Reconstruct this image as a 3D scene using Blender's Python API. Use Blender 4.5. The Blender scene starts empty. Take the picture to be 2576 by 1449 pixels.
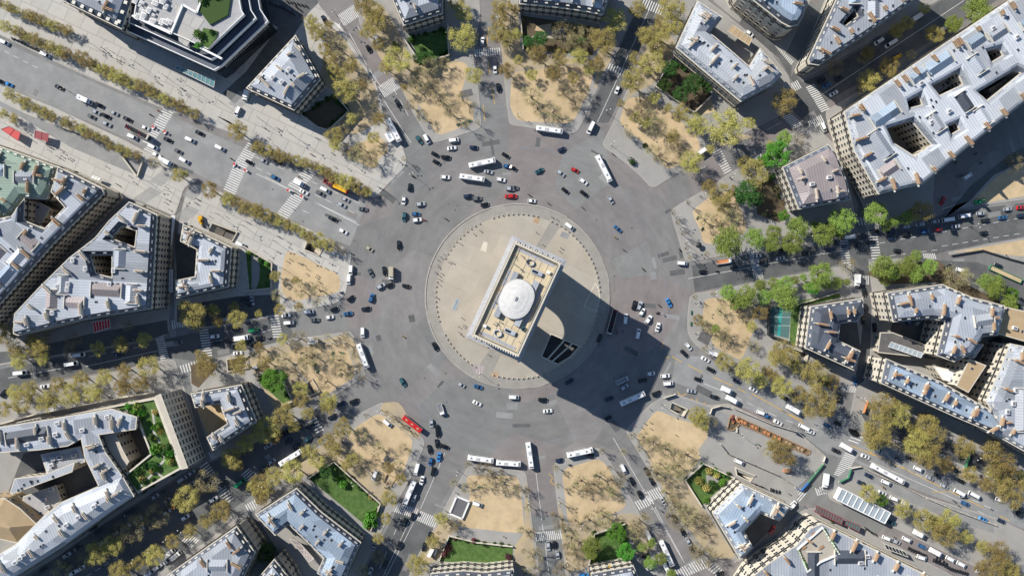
import bpy, bmesh, math, random
from mathutils import Vector, Matrix
from mathutils.geometry import tessellate_polygon
R = math.radians
random.seed(7)
sc = bpy.context.scene
col = sc.collection
# ---------------------------------------------------------------- camera, sky, sun, exposure
CAM_H = 430.0
KPX = 0.19631                      # metres of ground per overview pixel
cam = bpy.data.objects.new('camera', bpy.data.cameras.new('camera'))
col.objects.link(cam)
cam.location = (0, 0, CAM_H)
cam.data.sensor_width = 36
cam.data.lens = 36 * CAM_H / (2576 * KPX)
cam.data.clip_start = 1
cam.data.clip_end = 3000
sc.camera = cam
SUN_EL, SUN_AZ = R(35.4), math.atan2(-0.81, 0.586)     # towards the sun: upper left of the picture
w = bpy.data.worlds.new('World')
sc.world = w
w.use_nodes = True
nt = w.node_tree
sky = nt.nodes.new('ShaderNodeTexSky')
sky.sky_type = 'NISHITA'
sky.sun_disc = False
sky.sun_elevation = SUN_EL
sky.sun_rotation = SUN_AZ
sky.air_density = 1.0
sky.dust_density = 0.1
sky.ozone_density = 2.5
nt.links.new(sky.outputs[0], nt.nodes['Background'].inputs[0])
nt.nodes['Background'].inputs[1].default_value = 0.09
sun = bpy.data.objects.new('sun', bpy.data.lights.new('sun', 'SUN'))
col.objects.link(sun)
sun.data.energy = 5.0
sun.data.angle = R(0.5)
sun.data.color = (1.0, 0.95, 0.87)
sd = Vector((math.sin(SUN_AZ) * math.cos(SUN_EL), math.cos(SUN_AZ) * math.cos(SUN_EL), math.sin(SUN_EL)))
sun.rotation_euler = sd.to_track_quat('Z', 'Y').to_euler()
sun.location = sd * 900
sc.view_settings.view_transform = 'Standard'
sc.view_settings.look = 'None'
sc.view_settings.exposure = 0.48
sc.view_settings.gamma = 1
sc.cycles.max_bounces = 5
sc.cycles.diffuse_bounces = 2
sc.cycles.transparent_max_bounces = 4

# ---------------------------------------------------------------- coordinates
def P(x, y, z=0.0):
    """point of the place at height z that stands at overview position x, y"""
    s = KPX * (CAM_H - z) / CAM_H
    return Vector(((x - 1288) * s, (724.5 - y) * s, z))
def poly(txt, z=0.0):
    return [P(*map(float, p.split(',')), z) for p in txt.split()]
def T(ox, oy, x, y):
    """position inside one surveyed sheet -> overview position"""
    return ox / 1.3447 + x / 3.9997, oy / 1.3447 + y / 3.9997

# ---------------------------------------------------------------- materials
def mat(name, rgb, rough=0.8, metal=0.0, noise=None, scale=1.0, bump=0.0, spec=None):
    """plain colour varied by noise: noise = (second colour, contrast low, contrast high)"""
    m = bpy.data.materials.new(name)
    m.use_nodes = True
    n, l = m.node_tree.nodes, m.node_tree.links
    b = n['Principled BSDF']
    b.inputs['Base Color'].default_value = (*rgb, 1)
    b.inputs['Roughness'].default_value = rough
    b.inputs['Metallic'].default_value = metal
    if spec is not None:
        b.inputs['Specular IOR Level'].default_value = spec
    if noise:
        t = n.new('ShaderNodeTexCoord'); x = n.new('ShaderNodeTexNoise')
        x.inputs['Scale'].default_value = scale; x.inputs['Detail'].default_value = 8; x.inputs['Roughness'].default_value = 0.68
        l.new(t.outputs['Object'], x.inputs['Vector'])
        r = n.new('ShaderNodeValToRGB')
        r.color_ramp.elements[0].position = noise[1]; r.color_ramp.elements[1].position = noise[2]
        r.color_ramp.elements[0].color = (*rgb, 1); r.color_ramp.elements[1].color = (*noise[0], 1)
        l.new(x.outputs['Fac'], r.inputs[0]); l.new(r.outputs[0], b.inputs['Base Color'])
        if bump:
            k = n.new('ShaderNodeBump'); k.inputs['Strength'].default_value = bump
            l.new(x.outputs['Fac'], k.inputs['Height']); l.new(k.outputs[0], b.inputs['Normal'])
    return m
def seam(m, pitch, dark, width=0.12, axis=0, amount=0.5):
    """darken narrow joints every `pitch` metres along the UV axis (sheet seams, slab joints)"""
    n, l = m.node_tree.nodes, m.node_tree.links
    b = n['Principled BSDF']
    uv = n.new('ShaderNodeUVMap'); s = n.new('ShaderNodeSeparateXYZ'); l.new(uv.outputs[0], s.inputs[0])
    f = n.new('ShaderNodeMath'); f.operation = 'PINGPONG'; f.inputs[1].default_value = pitch / 2
    l.new(s.outputs[axis], f.inputs[0])
    c = n.new('ShaderNodeMath'); c.operation = 'LESS_THAN'; c.inputs[1].default_value = width
    l.new(f.outputs[0], c.inputs[0])
    k = n.new('ShaderNodeMath'); k.operation = 'MULTIPLY'; k.inputs[1].default_value = amount; l.new(c.outputs[0], k.inputs[0])
    mx = n.new('ShaderNodeMix'); mx.data_type = 'RGBA'
    l.new(k.outputs[0], mx.inputs['Factor'])
    src = b.inputs['Base Color'].links
    if src: l.new(src[0].from_socket, mx.inputs['A'])
    else: mx.inputs['A'].default_value = b.inputs['Base Color'].default_value
    mx.inputs['B'].default_value = (*dark, 1)
    l.new(mx.outputs['Result'], b.inputs['Base Color'])
    return m
def cells(m, scale, cols, mixfac=0.5):
    """patches of slightly different paving or sheets: random cells tint the base"""
    n, l = m.node_tree.nodes, m.node_tree.links
    b = n['Principled BSDF']
    t = n.new('ShaderNodeTexCoord'); v = n.new('ShaderNodeTexVoronoi'); v.inputs['Scale'].default_value = scale
    l.new(t.outputs['Object'], v.inputs['Vector'])
    s = n.new('ShaderNodeSeparateColor'); l.new(v.outputs['Color'], s.inputs[0])
    r = n.new('ShaderNodeValToRGB')
    e = r.color_ramp.elements
    while len(e) < len(cols): e.new(0.5)
    for i, c in enumerate(cols):
        e[i].position = i / (len(cols) - 1); e[i].color = (*c, 1)
    l.new(s.outputs[0], r.inputs[0])
    mx = n.new('ShaderNodeMix'); mx.data_type = 'RGBA'; mx.inputs['Factor'].default_value = mixfac
    src = b.inputs['Base Color'].links
    l.new(src[0].from_socket, mx.inputs['A']); l.new(r.outputs[0], mx.inputs['B'])
    l.new(mx.outputs['Result'], b.inputs['Base Color'])
    return m
M = {}
M['asphalt'] = cells(mat('asphalt', (.12, .121, .12), .85, noise=((.228, .226, .215), .3, .68), scale=.07), .035,
                     [(.125, .131, .13), (.205, .208, .2), (.205, .158, .15), (.192, .195, .187), (.14, .13, .128), (.172, .176, .17), (.185, .155, .152)], .6)
def tyre_arcs(m):
    n, l = m.node_tree.nodes, m.node_tree.links
    b = n['Principled BSDF']; src = b.inputs['Base Color'].links[0].from_socket
    t = n.new('ShaderNodeTexCoord'); o = P(1302, 745.5)
    v = n.new('ShaderNodeVectorMath'); v.operation = 'SUBTRACT'; v.inputs[1].default_value = o; l.new(t.outputs['Object'], v.inputs[0])
    s = n.new('ShaderNodeSeparateXYZ'); l.new(v.outputs[0], s.inputs[0])
    r = n.new('ShaderNodeVectorMath'); r.operation = 'LENGTH'; l.new(v.outputs[0], r.inputs[0])
    a = n.new('ShaderNodeMath'); a.operation = 'ARCTAN2'; l.new(s.outputs[1], a.inputs[0]); l.new(s.outputs[0], a.inputs[1])
    a3 = n.new('ShaderNodeMath'); a3.operation = 'MULTIPLY'; a3.inputs[1].default_value = 4.5; l.new(a.outputs[0], a3.inputs[0])
    r3 = n.new('ShaderNodeMath'); r3.operation = 'MULTIPLY'; r3.inputs[1].default_value = .16; l.new(r.outputs['Value'], r3.inputs[0])
    c = n.new('ShaderNodeCombineXYZ'); l.new(a3.outputs[0], c.inputs[0]); l.new(r3.outputs[0], c.inputs[1])
    x = n.new('ShaderNodeTexNoise'); x.inputs['Scale'].default_value = 1.6; x.inputs['Detail'].default_value = 6; x.inputs['Roughness'].default_value = .7; l.new(c.outputs[0], x.inputs['Vector'])
    k = n.new('ShaderNodeMapRange'); k.inputs['From Min'].default_value = .3; k.inputs['From Max'].default_value = .7; k.inputs['To Min'].default_value = .84; k.inputs['To Max'].default_value = 1.12; l.new(x.outputs['Fac'], k.inputs[0])
    h = n.new('ShaderNodeHueSaturation'); l.new(src, h.inputs['Color']); l.new(k.outputs[0], h.inputs['Value']); l.new(h.outputs[0], b.inputs['Base Color'])
tyre_arcs(M['asphalt'])
M['dark_asphalt'] = mat('dark_asphalt', (.07, .073, .074), .9, noise=((.135, .136, .134), .35, .75), scale=.12)
M['mid_asphalt'] = mat('mid_asphalt', (.185, .187, .186), .9, noise=((.285, .283, .275), .3, .75), scale=.13)
M['pavement'] = cells(mat('pavement', (.3, .29, .27), .9, noise=((.2, .19, .175), .45, .8), scale=.12), .06, [(.34, .325, .3), (.25, .24, .225), (.3, .28, .25)], .4)
M['pale_pavement'] = cells(mat('pale_pavement', (.45, .43, .39), .9, noise=((.36, .345, .32), .35, .75), scale=.3), .12, [(.47, .45, .4), (.4, .39, .37), (.46, .43, .38)], .4)
def slabs(m, sx, sy, rot, dark, wd=.12):
    n, l = m.node_tree.nodes, m.node_tree.links
    b = n['Principled BSDF']; src = b.inputs['Base Color'].links[0].from_socket
    t = n.new('ShaderNodeTexCoord'); mp = n.new('ShaderNodeMapping'); mp.inputs['Rotation'].default_value = (0, 0, rot); l.new(t.outputs['Object'], mp.inputs[0])
    k = n.new('ShaderNodeTexBrick'); k.offset = .5; k.inputs['Scale'].default_value = 1; k.inputs['Brick Width'].default_value = sx; k.inputs['Row Height'].default_value = sy
    k.inputs['Mortar Size'].default_value = wd; k.inputs['Color1'].default_value = (1, 1, 1, 1); k.inputs['Color2'].default_value = (.9, .9, .9, 1); k.inputs['Mortar'].default_value = (dark, dark, dark, 1)
    l.new(mp.outputs[0], k.inputs[0])
    x = n.new('ShaderNodeMix'); x.data_type = 'RGBA'; x.blend_type = 'MULTIPLY'; x.inputs['Factor'].default_value = 1
    l.new(src, x.inputs['A']); l.new(k.outputs['Color'], x.inputs['B']); l.new(x.outputs['Result'], b.inputs['Base Color'])
    return m
slabs(M['pale_pavement'], 9.0, 6.5, R(25), .72, .22)
M['kerb'] = mat('kerb', (.4, .37, .33), .9, noise=((.28, .26, .24), .3, .7), scale=.6)
M['sand'] = cells(mat('sand', (.51, .39, .235), .95, noise=((.27, .21, .13), .42, .74), scale=.17), .06, [(.55, .425, .265), (.46, .34, .195), (.51, .385, .23)], .4)
M['dust'] = mat('dust', (.41, .325, .195), .95, noise=((.29, .25, .19), .4, .68), scale=.1)
M['isle'] = cells(mat('isle', (.41, .365, .3), .92, noise=((.3, .27, .215), .42, .72), scale=.09), .05, [(.42, .375, .305), (.35, .325, .28), (.4, .345, .27)], .4)
slabs(M['isle'], 16.0, 11.0, R(24.6), .86, .12)
M['isle_ring'] = mat('isle_ring', (.24, .225, .2), .92, noise=((.3, .28, .25), .35, .7), scale=.25)
M['grass'] = mat('grass', (.04, .095, .016), .95, noise=((.1, .16, .04), .38, .66), scale=.45)
M['soil'] = mat('soil', (.12, .085, .05), .95, noise=((.07, .06, .035), .35, .7), scale=.3)
M['white_line'] = mat('white_line', (.62, .61, .58), .8, noise=((.4, .39, .37), .45, .75), scale=.8)
M['blue_line'] = mat('blue_line', (.19, .2, .225), .8, noise=((.16, .165, .165), .4, .6), scale=.2)
M['yellow_line'] = mat('yellow_line', (.62, .36, .03), .8, noise=((.45, .28, .05), .4, .7), scale=.5)
M['stone'] = mat('stone', (.5, .445, .36), .9, noise=((.41, .365, .29), .35, .7), scale=.35)
M['pale_stone'] = mat('pale_stone', (.58, .53, .44), .9, noise=((.47, .43, .35), .35, .7), scale=.35)
M['arch_stone'] = mat('arch_stone', (.48, .41, .31), .9, noise=((.36, .31, .24), .35, .7), scale=.3)
M['terrace'] = cells(mat('terrace', (.56, .47, .32), .9, noise=((.48, .4, .27), .35, .7), scale=.4), .25, [(.6, .5, .34), (.5, .42, .28), (.56, .46, .3)], .4)
M['lead'] = seam(mat('lead', (.37, .375, .395), .7, 0, noise=((.29, .295, .315), .35, .7), scale=.6), 2.2, (.2, .2, .23), .08)
M['dome'] = mat('dome', (.62, .6, .57), .8, noise=((.5, .49, .47), .35, .7), scale=.7)
def zinc(name, a, b, rough=.55, vary=.34):
    m = cells(mat(name, a, max(rough, .68), 0, noise=(b, .3, .75), scale=.25), .11, [tuple(c * 1.1 for c in a), b, a], .4)
    m = seam(m, 1.3, tuple(c * .5 for c in a), .15, 0, .6)
    # bays between party walls were re-roofed at different times: each bay has its own tone
    n, l = m.node_tree.nodes, m.node_tree.links
    bs = n['Principled BSDF']; src = bs.inputs['Base Color'].links[0].from_socket
    uv = n.new('ShaderNodeUVMap'); sp = n.new('ShaderNodeSeparateXYZ'); l.new(uv.outputs[0], sp.inputs[0])
    d = n.new('ShaderNodeMath'); d.operation = 'DIVIDE'; d.inputs[1].default_value = 9.0; l.new(sp.outputs[0], d.inputs[0])
    f = n.new('ShaderNodeMath'); f.operation = 'FLOOR'; l.new(d.outputs[0], f.inputs[0])
    o = n.new('ShaderNodeObjectInfo'); ad = n.new('ShaderNodeMath'); ad.operation = 'ADD'; l.new(f.outputs[0], ad.inputs[0]); l.new(o.outputs['Random'], ad.inputs[1])
    w = n.new('ShaderNodeTexWhiteNoise'); w.noise_dimensions = '1D'; l.new(ad.outputs[0], w.inputs['W'])
    r = n.new('ShaderNodeMapRange'); r.inputs['To Min'].default_value = 1 - vary; r.inputs['To Max'].default_value = 1 + vary * .6; l.new(w.outputs['Value'], r.inputs[0])
    h = n.new('ShaderNodeHueSaturation'); l.new(src, h.inputs['Color']); l.new(r.outputs[0], h.inputs['Value']); l.new(h.outputs[0], bs.inputs['Base Color'])
    return m
M['zinc'] = zinc('zinc', (.37, .395, .435), (.27, .295, .335))
M['zinc_pale'] = zinc('zinc_pale', (.47, .49, .52), (.36, .385, .42))
M['zinc_blue'] = zinc('zinc_blue', (.32, .39, .47), (.235, .305, .39))
M['slate'] = zinc('slate', (.085, .1, .13), (.06, .07, .095), .6)
M['copper'] = zinc('copper', (.235, .31, .24), (.18, .24, .2), .7)
M['brown_roof'] = zinc('brown_roof', (.36, .3, .29), (.29, .26, .26), .8)
M['beige_roof'] = mat('beige_roof', (.42, .31, .18), .9, noise=((.33, .24, .14), .35, .7), scale=.2)
M['flat_dark'] = mat('flat_dark', (.09, .085, .085), .9, noise=((.13, .125, .12), .35, .7), scale=.3)
M['terracotta'] = mat('terracotta', (.4, .17, .08), .9, noise=((.3, .15, .08), .4, .6), scale=2)
M['brick'] = mat('brick', (.42, .31, .2), .9, noise=((.3, .2, .13), .4, .6), scale=1.5)
M['pane'] = mat('pane', (.015, .022, .03), .08)
M['frame'] = mat('frame', (.6, .57, .5), .7)
M['rail'] = mat('rail', (.07, .07, .072), .6)
M['white'] = mat('white', (.75, .74, .72), .6, noise=((.62, .61, .6), .4, .8), scale=.5)
M['glass_roof'] = mat('glass_roof', (.3, .36, .4), .25, .1, noise=((.42, .47, .5), .35, .7), scale=.4)
M['teal'] = mat('teal', (.06, .17, .2), .35, noise=((.11, .24, .27), .35, .7), scale=.4)
M['court_teal'] = mat('court_teal', (.02, .27, .25), .7)
M['court'] = mat('court', (.06, .13, .13), .9, noise=((.075, .155, .15), .35, .7), scale=.3)
M['metal'] = mat('metal', (.25, .25, .26), .5, .5)
M['iron'] = mat('iron', (.03, .032, .034), .6, .2)
M['orange'] = mat('orange', (.5, .2, .08), .8)
M['timber'] = mat('timber', (.36, .22, .12), .85, noise=((.24, .14, .08), .35, .7), scale=.8)
M['red'] = mat('red', (.45, .02, .02), .5)
M['maroon'] = mat('maroon', (.22, .02, .03), .6)
M['blue'] = mat('blue', (.02, .13, .4), .5)
M['green'] = mat('green', (.05, .2, .1), .6)
M['bark'] = mat('bark', (.16, .13, .09), .95, noise=((.1, .085, .06), .4, .6), scale=2)
M['deck'] = mat('deck', (.3, .3, .31), .85, noise=((.38, .37, .36), .35, .7), scale=.3)
def leafmat(name, a, b):
    m = mat(name, a, .75, noise=(b, .35, .68), scale=2.2)
    m.node_tree.nodes['Principled BSDF'].inputs['Specular IOR Level'].default_value = .2
    n, l = m.node_tree.nodes, m.node_tree.links
    o = n.new('ShaderNodeObjectInfo'); h = n.new('ShaderNodeHueSaturation')
    r1 = n.new('ShaderNodeMapRange'); r1.inputs['To Min'].default_value = .478; r1.inputs['To Max'].default_value = .525
    r2 = n.new('ShaderNodeMapRange'); r2.inputs['To Min'].default_value = .68; r2.inputs['To Max'].default_value = 1.3
    l.new(o.outputs['Random'], r1.inputs[0]); l.new(o.outputs['Random'], r2.inputs[0])
    bs = n['Principled BSDF']; src = bs.inputs['Base Color'].links[0].from_socket
    l.new(src, h.inputs['Color']); l.new(r1.outputs[0], h.inputs['Hue']); l.new(r2.outputs[0], h.inputs['Value'])
    l.new(h.outputs[0], bs.inputs['Base Color'])
    return m
M['leaf_o'] = leafmat('olive_leaf', (.27, .22, .06), (.37, .31, .105))
M['leaf_b'] = leafmat('bud_leaf', (.29, .24, .11), (.38, .32, .155))
M['leaf_v'] = leafmat('spring_leaf', (.155, .225, .04), (.24, .31, .065))
M['leaf_G'] = leafmat('bright_leaf', (.065, .18, .02), (.11, .25, .03))
M['leaf_g'] = leafmat('dark_leaf', (.03, .075, .015), (.055, .115, .025))
M['leaf_m'] = leafmat('wine_leaf', (.1, .03, .04), (.15, .06, .06))
PAINT = dict(w=(.74, .74, .73), k=(.012, .013, .015), g=(.11, .12, .125), s=(.36, .38, .41), r=(.45, .02, .02), b=(.03, .11, .25), c=(.03, .22, .55), d=(.018, .03, .065),
             t=(.03, .1, .12), i=(.4, .36, .27), y=(.65, .36, .02), G=(.03, .3, .12), o=(.6, .2, .03), W=(.74, .74, .73), B=(.2, .3, .4))
CNAME = dict(w='white', k='black', g='dark grey', s='silver', r='red', b='blue', c='bright blue', d='navy', t='teal', i='beige', y='yellow', G='green', o='orange', W='white', B='pale blue')
for k, c in PAINT.items():
    M['paint_' + k] = mat('paint_' + CNAME[k].replace(' ', '_'), c, .22 if k != 'w' else .35)
M['tyre'] = mat('tyre', (.015, .015, .015), .9)
M['skin'] = mat('skin', (.4, .25, .17), .7)
M['hair'] = mat('hair', (.03, .02, .014), .8)
CLOTH = [('dark coat', (.015, .016, .02)), ('navy coat', (.02, .03, .07)), ('grey coat', (.14, .14, .14)), ('white shirt', (.6, .6, .58)), ('red jacket', (.4, .04, .03)), ('black jacket', (.01, .01, .01))]
for nme, c in CLOTH:
    M['cloth_' + nme] = mat('cloth_' + nme.replace(' ', '_'), c, .9)
M['jeans'] = mat('jeans', (.03, .04, .07), .9)

# ---------------------------------------------------------------- mesh helpers
class MB:
    """collects shapes into one mesh"""
    def __init__(s):
        s.v = []; s.f = []; s.m = []; s.u = []
    def face(s, pts, mi=0, uv=None):
        i = len(s.v); s.v.extend(tuple(p) for p in pts)
        s.f.append(tuple(range(i, i + len(pts)))); s.m.append(mi)
        s.u.append(uv if uv else [(p[0], p[1]) for p in pts])
    def box(s, c, d, rot=0.0, mi=0, taper=1.0):
        cx, cy, cz = c; hx, hy, hz = d[0] / 2, d[1] / 2, d[2] / 2
        ca, sa = math.cos(rot), math.sin(rot)
        def q(x, y, z):
            return (cx + x * ca - y * sa, cy + x * sa + y * ca, cz + z)
        b = [q(-hx, -hy, -hz), q(hx, -hy, -hz), q(hx, hy, -hz), q(-hx, hy, -hz)]
        t = [q(-hx * taper, -hy * taper, hz), q(hx * taper, -hy * taper, hz), q(hx * taper, hy * taper, hz), q(-hx * taper, hy * taper, hz)]
        s.face(b[::-1], mi); s.face(t, mi)
        for i in range(4):
            j = (i + 1) % 4
            s.face([b[i], b[j], t[j], t[i]], mi)
    def bar(s, a, b, r0, r1=None, n=5, mi=0):
        a, b = Vector(a), Vector(b); r1 = r0 if r1 is None else r1
        d = (b - a)
        if d.length < 1e-6: return
        d.normalize(); e = d.orthogonal().normalized(); f = d.cross(e)
        A = [a + (e * math.cos(t) + f * math.sin(t)) * r0 for t in [i * 2 * math.pi / n for i in range(n)]]
        B = [b + (e * math.cos(t) + f * math.sin(t)) * r1 for t in [i * 2 * math.pi / n for i in range(n)]]
        for i in range(n):
            j = (i + 1) % n
            s.face([A[i], A[j], B[j], B[i]], mi)
        s.face(A[::-1], mi); s.face(B, mi)
    def prism(s, pts, z0, z1, mi=0, side=None, cap=True):
        """vertical prism over a flat outline"""
        pts = ccw(pts); n = len(pts); u = 0
        for i in range(n):
            a, b = pts[i], pts[(i + 1) % n]; d = math.hypot(b[0] - a[0], b[1] - a[1])
            s.face([(a[0], a[1], z0), (b[0], b[1], z0), (b[0], b[1], z1), (a[0], a[1], z1)], mi if side is None else side,
                   [(u, z0), (u + d, z0), (u + d, z1), (u, z1)]); u += d
        if cap: s.fill([pts], z1, mi)
    def fill(s, loops, z, mi=0):
        if len(loops) == 1:
            V = [[Vector((p[0], p[1], 0)) for p in loops[0]]]
            flat = V[0]; tris = [[flat[i] for i in t] for t in tessellate_polygon(V)]
        else:
            bm = bmesh.new()
            for lp in loops:
                vs = [bm.verts.new((p[0], p[1], 0)) for p in lp]
                for i in range(len(vs)): bm.edges.new((vs[i], vs[(i + 1) % len(vs)]))
            bmesh.ops.triangle_fill(bm, edges=bm.edges[:], use_beauty=True, use_dissolve=False, normal=(0, 0, 1))
            tris = [[v.co.copy() for v in f.verts] for f in bm.faces]
            bm.free()
        for t in tris:
            q = [(p[0], p[1], z) for p in t]
            if (q[1][0] - q[0][0]) * (q[2][1] - q[0][1]) - (q[1][1] - q[0][1]) * (q[2][0] - q[0][0]) < 0: q.reverse()
            s.face(q, mi)
    def loft(s, rings, mi=0, close=True):
        for a, b in zip(rings, rings[1:]):
            n = len(a)
            for i in range(n):
                j = (i + 1) % n
                s.face([a[i], a[j], b[j], b[i]], mi)
        if close:
            s.face(rings[0][::-1], mi); s.face(rings[-1], mi)
    def mesh(s, name, mats):
        me = bpy.data.meshes.new(name)
        me.from_pydata(s.v, [], s.f)
        for m in (mats if isinstance(mats, (list, tuple)) else [mats]): me.materials.append(M[m] if isinstance(m, str) else m)
        me.polygons.foreach_set('material_index', s.m)
        uv = me.uv_layers.new(name='UVMap')
        uv.data.foreach_set('uv', [c for f in s.u for p in f for c in p])
        return me
    def obj(s, name, mats, parent=None, smooth=False):
        me = s.mesh(name, mats)
        if smooth: weld(me)
        return put(name, me, parent)
def weld(me, smooth=True, dist=1e-4):
    b = bmesh.new(); b.from_mesh(me); bmesh.ops.remove_doubles(b, verts=b.verts, dist=dist)
    bmesh.ops.recalc_face_normals(b, faces=b.faces)
    b.to_mesh(me); b.free()
    if smooth: me.polygons.foreach_set('use_smooth', [True] * len(me.polygons))
    return me
def put(name, me, parent=None, loc=None, rz=0.0, sc_=None):
    o = bpy.data.objects.new(name, me); col.objects.link(o)
    if parent: o.parent = parent
    if loc is not None: o.location = loc
    if rz: o.rotation_euler = (0, 0, rz)
    if sc_: o.scale = (sc_,) * 3 if isinstance(sc_, (int, float)) else sc_
    return o
def root(name, loc=(0, 0, 0), rz=0.0):
    return put(name, None, None, loc, rz)
def tag(o, label=None, cat=None, group=None, kind=None):
    if label: o['label'] = label
    if cat: o['category'] = cat
    if group: o['group'] = group
    if kind: o['kind'] = kind
    return o
def struct(o):
    o['kind'] = 'structure'; return o
def area(p):
    return sum(a[0] * b[1] - b[0] * a[1] for a, b in zip(p, p[1:] + p[:1])) / 2
def ccw(p):
    p = list(p); return p if area(p) > 0 else p[::-1]
def cw(p):
    p = list(p); return p if area(p) < 0 else p[::-1]
def inside(x, y, pts):
    r = False; n = len(pts); j = n - 1
    for i in range(n):
        a, b = pts[i], pts[j]
        if (a[1] > y) != (b[1] > y) and x < (b[0] - a[0]) * (y - a[1]) / (b[1] - a[1]) + a[0]: r = not r
        j = i
    return r
def inset(p, d):
    """move every edge d to its left"""
    n = len(p); out = []
    for i in range(n):
        a, b, c = p[i - 1], p[i], p[(i + 1) % n]
        d1 = Vector((b[0] - a[0], b[1] - a[1])); d2 = Vector((c[0] - b[0], c[1] - b[1]))
        if d1.length < 1e-6 or d2.length < 1e-6: out.append((b[0], b[1])); continue
        d1.normalize(); d2.normalize()
        n1 = Vector((-d1[1], d1[0])); n2 = Vector((-d2[1], d2[0])); m = n1 + n2
        k = max(m.length_squared / 2, .25)
        out.append((b[0] + m[0] * d / k, b[1] + m[1] * d / k))
    return out
def cen(p):
    return Vector((sum(q[0] for q in p) / len(p), sum(q[1] for q in p) / len(p), 0))
def children(o, cache={}):
    return o.children
def dup(src, loc, rz=0.0, scale=None):
    """a copy of a thing and of its parts; copies share mesh data"""
    o, parts = src
    c = o.copy(); col.objects.link(c); c.location = loc; c.rotation_euler = (0, 0, rz)
    if scale: c.scale = scale if isinstance(scale, tuple) else (scale,) * 3
    for p in parts:
        q = p.copy(); col.objects.link(q); q.parent = c
    return c
# ================================================================ THE SETTING: ground, roads, pavements
ISLE = (1302, 745.5)
PITS = dict(
    pit_small=('sunken triangular stairwell rimmed with pale stone on the round island', [T(1400, 660, x * 1.6836, y * 1.6836) for x, y in [(1085, 530), (1018, 664), (1088, 693), (1110, 615), (1104, 565)]]),
    pit_large=('sunken wedge-shaped courtyard with two cross beams on the round island', [T(1400, 660, x * 1.6836, y * 1.6836) for x, y in [(820, 830), (988, 905), (935, 965), (862, 1010), (764, 964)]]))
METRO = [
    ('774,608 814,625 804,643 766,628', 'stone-walled stairway of the upper left promenade with a crowd at its mouth', 'pale_stone'),
    ('572,904 625,897 627,924 575,934', 'grassy sunken stairwell with stone walls beside the nine o\'clock avenue', 'stone'),
    ('764,969 786,954 804,984 779,995', 'stone-walled stairway at the corner of the lower left sandy plaza', 'stone'),
    ('1690,1012 1728,1029 1718,1047 1685,1029', 'white-walled stairway at the tip of the lower right plaza', 'pale_stone'),
    ('1994,877 2032,889 2027,909 1990,889', 'stairway opening below the dark slate mansion', 'pale_stone'),
    ('974,1191 996,1203 985,1222 964,1212', 'wood-edged stairway on the sandy plaza at half past seven', 'beige_roof'),
    ('535,562 597,585 585,607 525,582', 'long car park stairwell with stone walls beside the yellow digger', 'stone'),
    ('1850,1176 1898,1196 1888,1211 1853,1194', 'escalator stairway with pale walls above the row of parked motorbikes', 'pale_stone')]
PIT_W = {k: [P(x, y) for x, y in v[1]] for k, v in PITS.items()}
METRO_W = [poly(t) for t, _, _ in METRO]
HOLES = list(PIT_W.values()) + METRO_W
def sheet(name, pts, z, m, holes=True, parent=None):
    pts = ccw(pts)
    hs = [cw(h) for h in HOLES if all(inside(p[0], p[1], pts) for p in h)] if holes else []
    b = MB(); b.fill([pts] + hs, z, 0)
    return struct(b.obj(name, m, parent))
BIG = [Vector(p) for p in ((-900, -700, 0), (900, -700, 0), (900, 700, 0), (-900, 700, 0))]
sheet('ground', BIG, 0, 'asphalt')
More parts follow.
